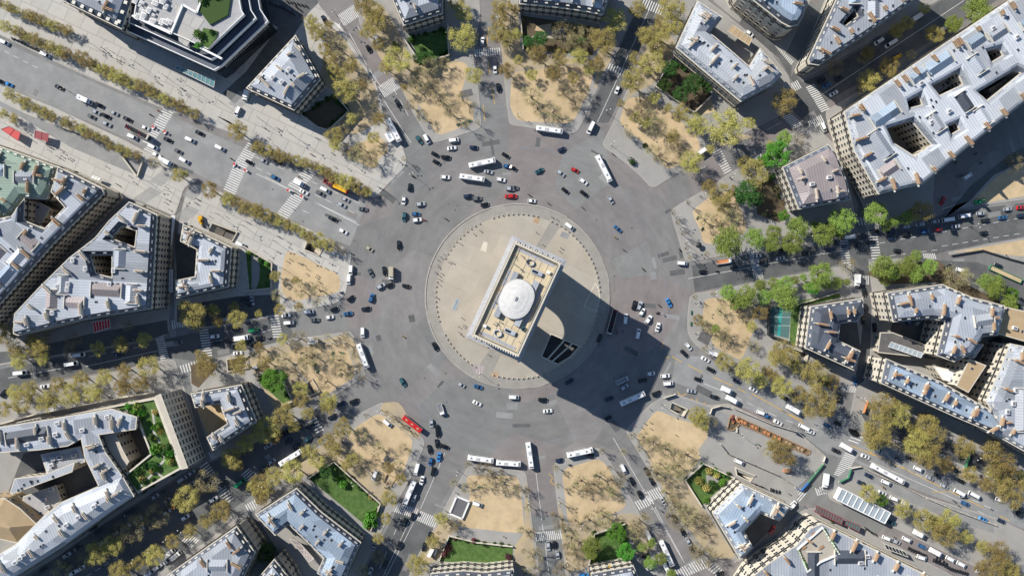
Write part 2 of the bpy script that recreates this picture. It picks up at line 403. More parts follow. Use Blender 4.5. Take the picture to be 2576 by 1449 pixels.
BLOCKS = {
 'half past ten': '-60,-60 800,-60 800,10 850,70 866,82 946,210 960,260 965,300 985,330 1011,365 1024,402 1019,420 954,487 944,498 929,495 819,447 575,332 425,280 250,207 125,150 -60,60',
 'half past eleven': '899,-60 899,22 904,62 954,140 1009,222 1044,295 1069,332 1085,359 1106,357 1201,327 1211,317 1204,225 1191,150 1191,120 1209,45 1206,0 1206,-60',
 'half past twelve': '1246,-60 1246,0 1249,57 1261,125 1269,207 1276,275 1281,310 1290,316 1438,337 1453,330 1468,302 1495,240 1538,150 1615,0 1640,-60',
 'half past one': '1690,-60 1670,37 1600,175 1575,232 1538,317 1515,362 1522,373 1563,402 1613,445 1635,470 1648,472 1725,422 1800,372 1975,285 1990,225 1985,195 1932,125 1830,40 1750,-20 1745,-60',
 'the curved corner house': '1790,-60 1790,0 1850,50 1935,95 1975,140 2040,0 2060,-60',
 'the wedge-shaped block': '2095,-60 2075,0 2003,180 2012,197 2024,197 2060,180 2380,-10 2400,-60',
 'the long upper right block': '2075,280 2600,-25 2660,-25 2660,180 2480,330 2350,440 2345,530 2290,562 2180,580 2172,520 2150,470 2085,330',
 'half past two': '1703,517 1768,480 1870,415 2010,325 2045,312 2100,365 2135,450 2148,525 2150,570 2140,590 2042,613 1932,627 1888,632 1798,647 1733,658 1722,652 1688,540 1690,528',
 'half past three': '1735,747 1745,739 1815,727 1932,704 2094,674 2140,668 2150,724 2172,740 2172,800 2160,900 2148,968 2110,972 2090,1000 1957,985 1900,960 1845,930 1778,889 1745,864 1730,840 1729,800',
 'the right-hand block': '2184,658 2250,652 2345,648 2375,692 2440,705 2660,800 2660,1325 2576,1283 2507,1249 2344,1169 2172,1100 2142,1050 2139,1040 2152,977 2175,960 2188,900 2195,740',
 'half past four': '1575,1087 1580,1074 1638,1014 1668,999 1698,990 1785,1020 1833,1014 1932,1062 2007,1087 2077,1147 2070,1167 2003,1228 2010,1245 1990,1275 1880,1395 1860,1412 1845,1410 1830,1400 1778,1412 1718,1327 1658,1227 1623,1167',
 'the glass hall': '2082,1240 2090,1222 2117,1209 2139,1172 2167,1172 2322,1246 2504,1301 2660,1375 2660,1500 2540,1500 2454,1425 2372,1386 2232,1319 2087,1256',
 'the lower right corner block': '2014,1284 2049,1275 2167,1324 2282,1386 2400,1449 2450,1500 1850,1500 1880,1440 1932,1375 1980,1320',
 'half past five': '1392,1172 1400,1160 1440,1148 1500,1126 1510,1128 1535,1161 1593,1261 1613,1299 1660,1380 1700,1449 1720,1500 1425,1500 1423,1449 1410,1324 1400,1256',
 'half past six': '1180,1170 1290,1180 1318,1185 1325,1195 1333,1266 1340,1326 1350,1374 1358,1449 1360,1500 1010,1500 1029,1449 1054,1389 1094,1324 1139,1236 1164,1195',
 'half past seven': '959,1012 968,1014 1019,1057 1065,1102 1069,1118 1031,1206 991,1276 940,1375 905,1449 890,1500 760,1500 745,1449 690,1370 640,1290 650,1262 690,1190 784,1135 841,1090 909,1037',
 'the lower left corner house': '600,1300 622,1304 640,1320 700,1410 720,1449 740,1500 330,1500 400,1440 520,1360 560,1330',
 'half past eight': '876,834 884,836 897,860 915,930 921,945 834,1000 760,1050 690,1090 600,1130 545,1148 530,1140 490,1010 478,950 480,935 500,918 617,882 731,854',
 'half past nine': '505,462 644,520 784,578 870,625 886,642 880,668 871,737 849,762 729,787 704,792 600,812 520,826 440,815 437,700 450,560 470,475',
 'the triangular block': '322,515 345,505 425,545 440,560 430,700 425,840 390,852 225,884 157,895 60,908 -60,930 -60,800 30,780 110,715 250,570',
 'the green-roofed block': '-60,190 135,270 312,352 500,455 465,470 440,545 345,503 310,500 250,560 90,725 -60,800',
 'the roof garden block': '425,902 440,905 455,950 480,1020 515,1155 480,1178 275,1305 150,1395 60,1449 0,1500 -60,1500 -60,1010 137,960 290,935',
 'the small tree island': '535,1320 582,1292 585,1303 548,1332',
 'the sandy triangle': '2382,635 2450,622 2660,583 2660,690 2540,650 2470,632 2392,644',
 'the sandy works': '2368,525 2440,505 2500,440 2600,370 2660,370 2660,492 2440,520 2372,533',
}
def smooth_corners(pts, r=2.2):
    """round kerb corners a little"""
    out = []; n = len(pts)
    for i in range(n):
        a, b, c = Vector(pts[i - 1][:2]), Vector(pts[i][:2]), Vector(pts[(i + 1) % n][:2])
        k = min(r, (a - b).length * .4, (c - b).length * .4)
        p, q = b + (a - b).normalized() * k, b + (c - b).normalized() * k
        out += [p, (p + q + b * 2) / 4, q]
    return [Vector((*p, 0)) for p in out]
BLK = {k: ccw(smooth_corners(poly(t))) for k, t in BLOCKS.items()}
def slab(name, pts, z, m, kerb=True):
    b = MB(); n = len(pts)
    hs = [cw(h) for h in HOLES if all(inside(p[0], p[1], pts) for p in h)]
    if kerb:
        inn = inset(pts, .35)
        b.fill([inn] + hs, z, 0)
        for i in range(n):
            j = (i + 1) % n
            a, c = pts[i], pts[j]
            b.face([(a[0], a[1], -.05), (c[0], c[1], -.05), (c[0], c[1], z), (a[0], a[1], z)], 1)
            b.face([(a[0], a[1], z), (c[0], c[1], z), (*inn[j], z), (*inn[i], z)], 1)
    return struct(b.obj(name, [m, 'kerb']))
PALE = {'half past ten', 'half past nine', 'the green-roofed block'}
ZS = .13
for k, p in BLK.items():
    slab('pavement', p, ZS, 'pale_pavement' if k in PALE else 'pavement')
def circle(r, n=128, c=ISLE):
    o = P(*c); return [Vector((o[0] + r * math.cos(i * 2 * math.pi / n), o[1] + r * math.sin(i * 2 * math.pi / n), 0)) for i in range(n)]
RI = 233.6 * KPX
isl = circle(RI)
slab('round_island', isl, .16, 'isle_ring')
sheet('island_paving', circle(205.5 * KPX), .164, 'isle')
def on_land(x, y):
    if (x - P(*ISLE)[0]) ** 2 + (y - P(*ISLE)[1]) ** 2 < RI * RI: return .165
    for p in BLK.values():
        if inside(x, y, p): return ZS + .008
    return 0.008
# strips crossing the island towards the arch
for t in ('1195,935 1250,850 1275,862 1228,960', '1400,531 1428,545 1352,652 1335,643'):
    sheet('island_path', poly(t), .168, 'isle_ring')
for t, m in (('1195,914 1220,922 1213,945 1188,935', 'brown_roof'), ('1237,935 1256,937 1252,950 1236,947', 'brick'), ('1217,607 1227,610 1223,634 1208,630', 'pale_stone'), ('1346,545 1360,550 1354,565 1340,559', 'brick'), ('1148,752 1156,754 1148,780 1139,778', 'flat_dark'), ('1415,582 1434,590 1428,602 1408,594', 'mid_asphalt'), ('1362,680 1385,690 1375,708 1350,698', 'isle_ring')):
    sheet('island_patch', poly(t), .17, m)
# lanes and service roads laid on the blocks
for t, m in (('-10,250 60,285 150,320 290,370 360,405 348,443 180,372 60,300 -10,262', 'mid_asphalt'),
             ('470,-60 800,-60 800,10 775,35 720,120 640,215 590,262 560,235 620,180 700,70', 'dark_asphalt'),
             ('445,770 600,745 704,740 704,788 600,808 520,822 445,810', 'dark_asphalt'),
             ('-60,890 60,880 225,840 420,805 424,838 390,850 225,880 60,904 -60,925', 'dark_asphalt'),
             ('2190,1085 2355,1140 2660,1270 2660,1225 2360,1100 2160,1030', 'dark_asphalt'),
             ('2060,1240 2130,1180 2165,1176 2322,1250 2500,1305 2500,1340 2400,1310 2300,1268 2200,1215 2140,1205 2090,1236', 'mid_asphalt'),
             ('2350,655 2380,690 2445,703 2660,795 2660,740 2460,660', 'dark_asphalt'),
             ('1640,985 1710,1000 1800,1030 1905,1068 1900,1085 1780,1060', 'mid_asphalt'),
             ('1790,1150 1990,1225 2000,1240 1930,1215 1800,1165', 'pavement'),
             ('440,585 492,600 492,640 490,700 445,705', 'dark_asphalt'),
             ('2375,550 2440,470 2540,390 2660,330 2660,370 2500,440 2440,505 2372,528', 'dark_asphalt'),
             ('240,1090 345,1075 400,1100 395,1150 310,1195 262,1136', 'flat_dark'), ('60,1140 205,1100 255,1222 155,1266 110,1305 60,1270 20,1240', 'dark_asphalt'), ('2245,805 2345,795 2390,800 2350,905 2230,880', 'dark_asphalt'), ('2400,900 2520,840 2520,1010 2420,985', 'dark_asphalt'), ('495,1025 552,1015 575,1066 525,1098', 'sand'), ('1870,1335 1915,1290 1960,1310 1895,1375', 'dark_asphalt'), ('2110,810 2155,806 2165,880 2108,860', 'dark_asphalt'),
             ('1870,40 1935,100 1990,165 1990,200 1960,150 1860,60', 'dark_asphalt')):
    sheet('service_lane', poly(t), ZS + .004, m)
SANDS = ['862,387 900,362 950,340 975,365 978,385 955,395 945,425 925,420', '1045,210 1080,180 1110,165 1165,155 1180,170 1160,235 1160,250 1190,255 1192,310 1110,340 1095,335 1040,240',
 '1288,182 1420,165 1500,170 1480,230 1440,312 1300,305 1282,270', '1555,310 1580,245 1625,245 1690,285 1750,340 1765,370 1725,405 1680,430 1640,380 1600,345',
 '1738,532 1800,485 1850,480 1860,520 1878,560 1875,590 1800,590 1795,615 1768,612 1762,580', '1771,755 1790,750 1890,745 1900,790 1895,830 1865,908 1795,870 1790,855 1765,830',
 '1651,1029 1700,1052 1762,1070 1788,1088 1755,1133 1765,1150 1730,1195 1690,1205 1660,1185 1600,1100 1610,1085', '1413,1181 1508,1151 1533,1179 1578,1271 1550,1290 1430,1322',
 '1170,1195 1305,1196 1320,1330 1318,1338 1288,1339 1160,1325 1150,1310 1185,1250', '954,1037 1010,1080 1041,1106 1015,1190 990,1225 945,1210 920,1170 862,1110 894,1074',
 '726,879 770,870 867,860 899,944 850,975 800,1005 780,960 760,945 740,915', '720,628 760,645 856,692 855,735 730,760 706,730 708,690', '2390,634 2450,626 2660,588 2660,640 2560,645 2470,632', '2445,505 2505,445 2600,400 2660,390 2660,480 2450,515']
for t in SANDS:
    sheet('sand', smooth_corners(poly(t), 3), ZS + .006, 'sand')
for t in ('905,20 960,10 1010,95 1035,150 1150,150 1180,168 1110,163 1045,208 1055,300 1005,215 950,138', '1250,10 1300,10 1310,132 1495,152 1530,85 1560,60 1537,150 1492,235 1500,168 1420,163 1288,180 1270,205 1263,125', '1662,40 1705,125 1645,212 1590,238 1560,288 1602,178',
          '826,62 860,92 944,215 962,300 900,340 835,335 882,280 842,235 806,205', '700,1185 790,1137 860,1078 900,1152 943,1210 988,1227 960,1262 848,1160 772,1200', '622,890 730,860 738,915 758,945 795,1003 700,1042 640,940',
          '1403,1262 1428,1324 1550,1292 1605,1290 1650,1380 1605,1405 1575,1314 1493,1337 1476,1430 1426,1440', '1612,1102 1658,1187 1690,1207 1735,1202 1725,1210 1768,1275 1855,1405 1792,1402 1722,1320 1640,1180',
          '1042,1420 1112,1302 1148,1312 1158,1327 1126,1348 1098,1415', '1322,1200 1338,1330 1348,1425 1294,1430 1292,1372 1320,1340', '1755,370 1790,375 1850,335 1900,345 1800,372 1728,420', '2160,1085 2240,1105 2350,1150 2520,1220 2640,1280 2500,1243 2344,1165 2175,1098', '1003,1008 960,1014 957,1034 1010,1078 1042,1104 1060,1100', '770,868 875,838 895,862 912,930 902,944 868,858'):
    sheet('dusty_ground', smooth_corners(poly(t), 3), ZS + .005, 'dust')
LAWNS = [('1168,1362 1215,1368 1222,1412 1165,1410', 'sand'), ('1126,1352 1165,1366 1160,1374 1124,1362', 'sand'), ('1742,252 1785,236 1798,282 1752,292', 'sand'), ('761,287 840,237 879,280 824,325 800,318', 'soil'), ('1030,98 1120,70 1128,140 1060,160', 'grass'), ('1312,40 1510,70 1490,140 1318,125', 'soil'), ('1650,215 1690,150 1750,190 1790,240 1745,280', 'soil'),
 ('1895,465 1940,440 1985,545 1960,560 1905,540', 'soil'), ('1990,772 2015,756 2110,737 2115,748 2020,772 2003,872 1986,862', 'grass'), ('1724,1206 1767,1165 1843,1199 1765,1272', 'grass'),
 ('1495,1339 1570,1316 1590,1400 1480,1425', 'grass'), ('1126,1350 1290,1370 1290,1425 1105,1410', 'grass'), ('776,1202 844,1162 954,1262 931,1330', 'grass'), ('646,955 700,930 735,1005 712,1015', 'grass'), ('618,629 683,664 681,723 628,729', 'grass'),
 ('1775,1195 1815,1190 1805,1215 1780,1222', 'pavement'), ('2180,690 2200,670 2360,655 2440,720 2540,770 2440,745 2360,710 2240,715', 'soil'), ('1380,80 1420,70 1425,100 1330,95', 'isle'), ('1350,66 1388,60 1383,82 1345,78', 'sand'), ('480,918 530,905 545,925 500,975 482,965', 'soil')]
for i, (t, m) in enumerate(LAWNS):
    o = sheet('lawn' if m == 'grass' else 'garden_bed', poly(t), ZS + .008 + .0005 * i, m)
HEDGES = [('744,905 780,1020', 0)]
# tennis court
sheet('tennis_court', poly('1934,772 1990,775 1984,852 1933,838'), ZS + .012, 'court')
sheet('court_line', poly('1960,776 1968,776 1962,846 1955,845'), ZS + .016, 'court_teal')
for y in (797, 818):
    sheet('court_line', poly(f'1934,{y} 1988,{y+1} 1988,{y+1.8} 1934,{y+.8}'), ZS + .02, 'white_line')
# carriageway tones: the avenues are darker than the roundabout
for t, m in (('1740,668 1900,640 2050,620 2150,590 2300,570 2380,535 2660,500 2660,580 2450,618 2380,632 2340,645 2180,652 2090,670 1930,700 1815,722 1748,735', 'dark_asphalt'),
             ('2015,300 2090,250 2300,130 2560,-30 2470,-60 2060,190 2000,215 1995,280', 'dark_asphalt'), ('-60,940 160,898 430,850 520,830 720,792 740,848 500,910 430,900 290,932 130,955 -60,1005', 'dark_asphalt'),
             ('1620,-10 1665,-10 1600,150 1560,250 1530,310 1475,310 1500,240 1545,150', 'dark_asphalt'), ('2160,520 2110,370 2060,300 2030,250 1990,200 1995,180 2020,210 2090,280 2150,400 2172,500 2176,570 2152,570', 'dark_asphalt'),
             ('2152,590 2180,585 2184,655 2192,740 2190,950 2150,970 2170,800 2165,735 2148,690', 'dark_asphalt'), ('560,1300 700,1195 800,1125 835,1010 700,1090 500,1175 250,1325 60,1460 300,1500 420,1420', 'dark_asphalt'),
             ('920,1430 1000,1280 1090,1330 1030,1440 1000,1500 900,1500', 'dark_asphalt'), ('880,-20 1240,-20 1240,-60 880,-60', 'dark_asphalt'), ('-60,75 125,160 425,290 700,410 925,505 880,620 640,512 310,345 -60,185', 'mid_asphalt'),
             ('1700,890 1780,900 1900,968 2090,1010 2140,1060 2300,1160 2660,1330 2660,1360 2300,1230 2160,1165 2080,1140 2000,1080 1830,1008 1690,960', 'mid_asphalt')):
    sheet('carriageway', poly(t), .003 + .0004 * len(t) % .003, m)

def ribbon(b, a, c, wd, z):
    d = Vector((c[0] - a[0], c[1] - a[1])); n = Vector((-d[1], d[0])).normalized() * wd / 2
    b.face([(a[0] - n[0], a[1] - n[1], z), (c[0] - n[0], c[1] - n[1], z), (c[0] + n[0], c[1] + n[1], z), (a[0] + n[0], a[1] + n[1], z)])
# repairs, drain covers and older paving strips in the carriageways
rn = random.Random(21); pb, db, fb = MB(), MB(), MB(); n = 0
while n < 170:
    x, y = rn.uniform(-20, 2600), rn.uniform(-10, 1460); p = P(x, y)
    if any(inside(p[0], p[1], q) for q in BLK.values()): continue
    if (p - P(*ISLE)).length < RI + 2: continue
    t = (pb, db, fb)[n % 3] if n < 120 else db
    L_, W_ = (rn.uniform(2, 9), rn.uniform(1, 3.4)) if n < 120 else (.8, .8)
    d = (p - P(*ISLE)).normalized() if rn.random() < .5 else Vector((-(p - P(*ISLE))[1], (p - P(*ISLE))[0], 0)).normalized()
    ribbon(t, p - d * L_ / 2, p + d * L_ / 2, W_, .0075 + n * .00001); n += 1
struct(pb.obj('road_patch', 'mid_asphalt')); struct(db.obj('road_patch', 'dark_asphalt')); struct(fb.obj('road_patch', 'asphalt'))
# ---------------------------------------------------------------- painted markings
ring = MB(); o = P(*ISLE)
for i in range(180):
    if i % 9 in (0, 4): continue
    a, c = i * math.pi / 90, (i + .97) * math.pi / 90
    r0, r1 = 372.2 * KPX, 374.2 * KPX
    ring.face([(o[0] + r0 * math.cos(a), o[1] + r0 * math.sin(a), .012), (o[0] + r1 * math.cos(a), o[1] + r1 * math.sin(a), .012), (o[0] + r1 * math.cos(c), o[1] + r1 * math.sin(c), .012), (o[0] + r0 * math.cos(c), o[1] + r0 * math.sin(c), .012)][::-1])
struct(ring.obj('road_marking', 'blue_line'))
# ================================================================ BUILDINGS
def window_mesh(name, wd, ht, dark=True):
    b = MB()
    b.box((0, 0, 0), (wd + .36, .16, ht + .3), 0, 0)
    b.box((-wd * .26, -.09, 0), (wd * .46, .04, ht), 0, 1); b.box((wd * .26, -.09, 0), (wd * .46, .04, ht), 0, 1)
    return b.mesh(name, ['frame', 'pane', 'rail'])
WIN = {'tall': window_mesh('window', 1.35, 2.1), 'wide': window_mesh('window', 2.0, 1.9)}
def dormer_mesh(cap):
    b = MB()
    b.box((0, .85, .7), (1.35, 1.5, 1.4), 0, 0)
    b.box((0, .85, 1.45), (1.55, 1.65, .12), 0, 1)
    b.box((0, .07, .75), (.95, .08, 1.1), 0, 2)
    return b.mesh('dormer', ['lead', cap, 'pane'])
DORMER = {'white': dormer_mesh('frame'), 'lead': dormer_mesh('lead')}
def chimney_mesh(L, m):
    b = MB()
    b.box((0, 0, 1.2), (L, .85, 2.4), 0, 0)
    b.box((0, 0, 2.46), (L + .2, 1.05, .14), 0, 0)
    b.box((0, 0, .35), (L + 2.6, .35, 1.3), 0, 2)
    n = int(L / .55)
    for i in range(n):
        x = -L / 2 + (i + .5) * L / n
        b.bar((x, 0, 2.5), (x, 0, 3.05), .17, .14, 6, 1)
    return b.mesh('chimney', [m, 'terracotta', 'frame'])
CHIM = {(L, m): chimney_mesh(L, m) for L in (2.2, 3.6, 5.0) for m in ('brick', 'pale_stone')}
b = MB(); b.box((0, 0, .12), (1.0, 1.3, .24), 0, 0); b.box((0, 0, .26), (.8, 1.1, .05), 0, 1)
SKY = b.mesh('skylight', ['lead', 'pane'])
b = MB(); b.box((0, 0, .6), (2.2, 1.6, 1.2), 0, 0); b.box((0, 0, 1.24), (1.6, 1.1, .1), 0, 1)
UNIT = b.mesh('roof_unit', ['white', 'metal'])
def gable_mesh(m, L, W, H):
    b = MB(); x, y = L / 2, W / 2
    b.face([(-x, -y, 0), (x, -y, 0), (x - 1, 0, H), (-x + 1, 0, H)], 0, [(0, 0), (L, 0), (L - 1, 3), (1, 3)]); b.face([(x, y, 0), (-x, y, 0), (-x + 1, 0, H), (x - 1, 0, H)], 0, [(0, 0), (L, 0), (L - 1, 3), (1, 3)])
    b.face([(x, -y, 0), (x, y, 0), (x - 1, 0, H)], 0); b.face([(-x, y, 0), (-x, -y, 0), (-x + 1, 0, H)], 0)
    for s in (-1, 1): b.box((s * (x + .12), 0, .5), (.3, W + .5, 1.5), 0, 1)
    return b.mesh('roof_ridge', [m, 'frame'])
GABLE = [(L, W, gable_mesh(m, L, W, H)) for m in ('zinc', 'zinc_blue', 'zinc_pale', 'slate', 'brown_roof') for L, W, H in ((14, 6.5, 2.0), (9, 5.5, 1.7), (20, 6.0, 1.9))]
def building(name, label, cat, txt, h, roof='zinc', wall='stone', floors=5, holes=(), mans=None, m_h=2.6, m_in=1.5, r_in=3.6, r_h=1.9, dorm=3.3, chim=11.0, chm='brick',
             win='tall', pitch=2.7, cap='white', sky_n=6, units=0, group=None, balc=True, ridges=0):
    out = ccw([Vector((p[0], p[1], 0)) for p in poly(txt, h)])
    hs = [cw([Vector((p[0], p[1], 0)) for p in poly(t, h)]) for t in holes]
    loops = [out] + hs
    c = cen(out)
    r = root(name, (c[0], c[1], 0))
    tag(r, label, cat, group)
    L = [[Vector((p[0] - c[0], p[1] - c[1], 0)) for p in lp] for lp in loops]
    mans = mans or ('slate' if m_h > 0 else None)
    wl, co, ba, ma, rf = MB(), MB(), MB(), MB(), MB()
    fh = (h - 1.0) / floors
    wins = []; dorms = []; chims = []
    tops = [inset(lp, m_in) for lp in L] if m_h > 0 else [[(p[0], p[1]) for p in lp] for lp in L]
    for li, lp in enumerate(L):
        n = len(lp); u = 0
        inn = tops[li]
        o1 = inset(lp, -.45); o2 = inset(lp, -.55)
        for i in range(n):
            j = (i + 1) % n
            a, d = lp[i], lp[j]
            ln = (d - a).length
            wl.face([(a[0], a[1], 0), (d[0], d[1], 0), (d[0], d[1], h), (a[0], a[1], h)], 0, [(u, 0), (u + ln, 0), (u + ln, h), (u, h)])
            # cornice band
            for z0, z1, oo in [(h - .45, h + .05, o1)] + ([(1.0 + fh * 1 - .25, 1.0 + fh * 1, o2), (1.0 + fh * (floors - 1) - .2, 1.0 + fh * (floors - 1), o2)] if balc and floors > 2 and li == 0 else []):
                t = co
                p, q = oo[i], oo[j]
                t.face([(*p, z0), (*q, z0), (*q, z1), (*p, z1)]); t.face([(*p, z1), (*q, z1), (d[0], d[1], z1), (a[0], a[1], z1)]); t.face([(a[0], a[1], z0), (d[0], d[1], z0), (*q, z0), (*p, z0)])
                if t is co and z1 < h - 1:
                    ba.face([(*p, z1), (*q, z1), (*q, z1 + .9), (*p, z1 + .9)]); ba.face([(*q, z1), (*p, z1), (*p, z1 + .9), (*q, z1 + .9)])
            e = (d - a).normalized() if ln > 1e-3 else Vector((1, 0, 0)); ang = math.atan2(e[1], e[0])
            nrm = Vector((e[1], -e[0], 0)); mid = (a + d) / 2
            face_in = nrm.dot(-(mid + c).normalized()) if (mid + c).length > 1 else 0
            k = int((ln - 1.2) / pitch)
            for f in range(floors):
                for q in range(k):
                    s = (q + .5) / k
                    pt = a + (d - a) * s + nrm * .02
                    wins.append((-face_in, (pt[0], pt[1], 1.0 + fh * (f + .5)), ang))
            if m_h > 0:
                p, q = inn[i], inn[j]; sl = math.hypot(m_in, m_h)
                ma.face([(a[0], a[1], h + .05), (d[0], d[1], h + .05), (*q, h + m_h), (*p, h + m_h)], 0, [(u, 0), (u + ln, 0), (u + ln - m_in, sl), (u + m_in, sl)])
                if dorm and ln > 4:
                    k = int((ln - 2.0) / dorm)
                    for q in range(k):
                        pt = a + (d - a) * ((q + .5) / k) - nrm * .35
                        dorms.append((-face_in, (pt[0], pt[1], h + .3), ang))
            if chim and ln > 7 and li == 0:
                k = max(1, int(ln / chim))
                for q in range(k):
                    s = (q + (.5 if k > 1 else .45)) / k + random.uniform(-.08, .08)
                    pt = a + (d - a) * s - nrm * (m_in + r_in * .75 + .8)
                    if inside(pt[0], pt[1], L[0]) and not any(inside(pt[0], pt[1], hh) for hh in L[1:]):
                        chims.append(((pt[0], pt[1], h + max(m_h, 0) + .4), ang + math.pi / 2 + random.uniform(-.06, .06)))
            u += ln
    # roof: a shallow slope up to a ridge line, then the flat top
    ok = False
    for r_try in (r_in, r_in * .75, r_in * .5, r_in * .3):
        if r_in <= 0 or ok: break
        ok = True
        inner = [inset(t, r_try) for t in tops]
        for t, s in zip(tops, inner):
            if area(t) * area(s) <= 0: ok = False
            for i in range(len(t)):
                j = (i + 1) % len(t)
                d1 = Vector((t[j][0] - t[i][0], t[j][1] - t[i][1])); d2 = Vector((s[j][0] - s[i][0], s[j][1] - s[i][1]))
                if d1.dot(d2) < 0: ok = False
        if ok:
            for s in inner:
                for p in s:
                    if not inside(p[0], p[1], tops[0]) or any(inside(p[0], p[1], hh) for hh in tops[1:]): ok = False
            if len(inner) > 1 and ok:
                for s in inner[1:]:
                    if not all(inside(p[0], p[1], inner[0]) for p in s): ok = False
    if ok: r_h = r_h * r_try / 3.6
    z = h + max(m_h, 0)
    if m_h <= 0: z = h + .06
    if ok:
        for t, s in zip(tops, inner):
            u = 0
            for i in range(len(t)):
                j = (i + 1) % len(t)
                ln = math.hypot(t[j][0] - t[i][0], t[j][1] - t[i][1])
                rf.face([(*t[i], z), (*t[j], z), (*s[j], z + r_h), (*s[i], z + r_h)], 0, [(u, 0), (u + ln, 0), (u + ln - r_in, r_in), (u + r_in, r_in)]); u += ln
        rf.fill(inner, z + r_h, 0); zt = z + r_h
    else:
        rf.fill(tops, z, 0); zt = z
    # seams of the flat part follow the longest side
    lng = max(range(len(L[0])), key=lambda i: (L[0][(i + 1) % len(L[0])] - L[0][i]).length)
    e = (L[0][(lng + 1) % len(L[0])] - L[0][lng]).normalized()
    for i, f in enumerate(rf.f):
        if len(f) == 3: rf.u[i] = [(rf.v[k][0] * e[0] + rf.v[k][1] * e[1], rf.v[k][1] * e[0] - rf.v[k][0] * e[1]) for k in f]
    wl.obj('wall', wall, r); co.obj('cornice', 'pale_stone' if wall != 'white' else 'white', r)
    if ba.v: ba.obj('balcony', 'rail', r)
    if m_h > 0: ma.obj('mansard', mans, r)
    rf.obj('roof', roof, r)
    wins.sort(key=lambda t: t[0])
    me = WIN[win]
    for f, p, a in wins[:90]: put('window', me, r, p, a)
    if wins[90:]:
        g = MB()
        for f, p, a in wins[90:]:
            if f > .45: continue
            g.box((p[0], p[1], p[2]), (1.3, .1, 2.0), a, 0)
        if g.v: tag(g.obj('window', ['pane'], r), kind='stuff')
    dorms.sort(key=lambda t: t[0])
    for f, p, a in dorms[:90]: put('dormer', DORMER[cap], r, p, a)
    for p, a in chims[:60]: put('chimney', CHIM[(random.choice((2.2, 3.6, 3.6, 5.0)), chm)], r, p, a)
    xs = [p[0] for p in L[0]]; ys = [p[1] for p in L[0]]; k = 0; tries = 0; placed = []
    src = inner if ok else tops
    while k < ridges and tries < 900:
        tries += 1
        gl, gw, gm = random.choice(GABLE); x, y = random.uniform(min(xs), max(xs)), random.uniform(min(ys), max(ys)); an = ang0(e) + random.choice((0, 0, math.pi / 2))
        ca, sa = math.cos(an), math.sin(an)
        cs = [(x + ca * u * gl / 2 - sa * v * gw / 2, y + sa * u * gl / 2 + ca * v * gw / 2) for u in (-1, -.5, 0, .5, 1) for v in (-1, 1)]
        if not all(inside(px, py, src[0]) and not any(inside(px, py, t) for t in src[1:]) for px, py in cs): continue
        if any(math.hypot(x - px, y - py) < (gl + pl) * .36 + 2 for px, py, pl in placed): continue
        placed.append((x, y, gl)); put('roof_ridge', gm, r, (x, y, zt - .02), an); k += 1
    k = 0; tries = 0
    while k < sky_n + units and tries < 400:
        tries += 1
        x, y = random.uniform(min(xs), max(xs)), random.uniform(min(ys), max(ys))
        src = inner if ok else tops
        if not inside(x, y, src[0]) or any(inside(x, y, t) for t in src[1:]): continue
        if any((x - p[0]) ** 2 + (y - p[1]) ** 2 < 5 for p, a in chims): continue
        put('skylight' if k < sky_n else 'roof_unit', SKY if k < sky_n else UNIT, r, (x, y, zt), ang0(e)); k += 1
    return r
def ang0(e): return math.atan2(e[1], e[0])
HG = None
HOTEL = dict(h=15.5, floors=4, m_h=2.6, dorm=3.4, chm='pale_stone', cat='mansion', name='mansion')
def hotel(label, txt, **k):
    a = dict(HOTEL); a.update(k); return building(a.pop('name'), label, a.pop('cat'), txt, a.pop('h'), **a)
hotel('grey five-sided mansion with a sunken boxy roof well above a dark garden', '743,92 804,200 739,276 622,222', roof='zinc', r_in=5.5, sky_n=3, units=3)
hotel('square zinc-roofed mansion cut by the top edge above a walled dark lawn', '976,-30 1112,-30 1112,33 1016,63', roof='zinc', sky_n=2)
hotel('long curved mansion with white dormers at the top edge above a bare garden', '1306,-40 1308,9 1360,13 1413,19 1470,27 1515,36 1545,-40', roof='zinc', dorm=3.0, sky_n=3)
hotel('L-shaped pale blue zinc mansion with a loading yard, upper right of the arch', '1755,5 1815,45 1783,83 1833,125 1885,170 1912,125 1966,187 1940,215 1863,255 1702,120', roof='zinc_pale', mans='zinc', cap='lead', r_in=4.5, sky_n=12, ridges=3)
hotel('mansion with a blotchy brown flat roof beside the two o\'clock crossroads', '1970,422 2083,365 2102,388 2130,460 2137,502 2010,525', roof='brown_roof', cap='lead', r_in=4, sky_n=4, units=2, wall='pale_stone')
hotel('dark slate-roofed mansion with orange chimneys beside the tennis court', '2040,772 2168,752 2171,785 2155,807 2112,812 2107,857 2162,884 2147,929 2027,874', roof='slate', chm='brick', r_in=3.5, sky_n=0, wall='pale_stone')
hotel('blue zinc mansion opening onto a dark yard above the lower right corner', '1866,1218 1988,1275 1960,1308 1913,1289 1870,1335 1892,1376 1861,1403 1794,1290', roof='zinc_blue', mans='zinc', r_in=3, wall='pale_stone', sky_n=3)
hotel('cream mansion front with a flag, cut by the bottom edge beside two round trees', '1488,1443 1592,1424 1625,1500 1500,1520', roof='zinc', wall='pale_stone', sky_n=0)
hotel('cream mansion front with a grey porch, cut by the bottom edge behind a green lawn', '1085,1443 1165,1436 1220,1440 1290,1432 1300,1530 1080,1530', roof='zinc', wall='pale_stone', sky_n=0)
hotel('long curved blue-grey mansion with a row of black dormers beside the long lawn', '645,1294 746,1229 806,1287 906,1364 868,1449 850,1470 800,1440 816,1402 726,1316 692,1344', roof='zinc_blue', cap='lead', dorm=2.9, r_in=3.6, sky_n=8, ridges=3)
hotel('U-shaped grey mansion round a sandy yard, left of the round green tree', '482,991 606,969 643,1060 536,1130 522,1100 574,1066 553,1013 492,1023', roof='zinc', r_in=3, sky_n=2)
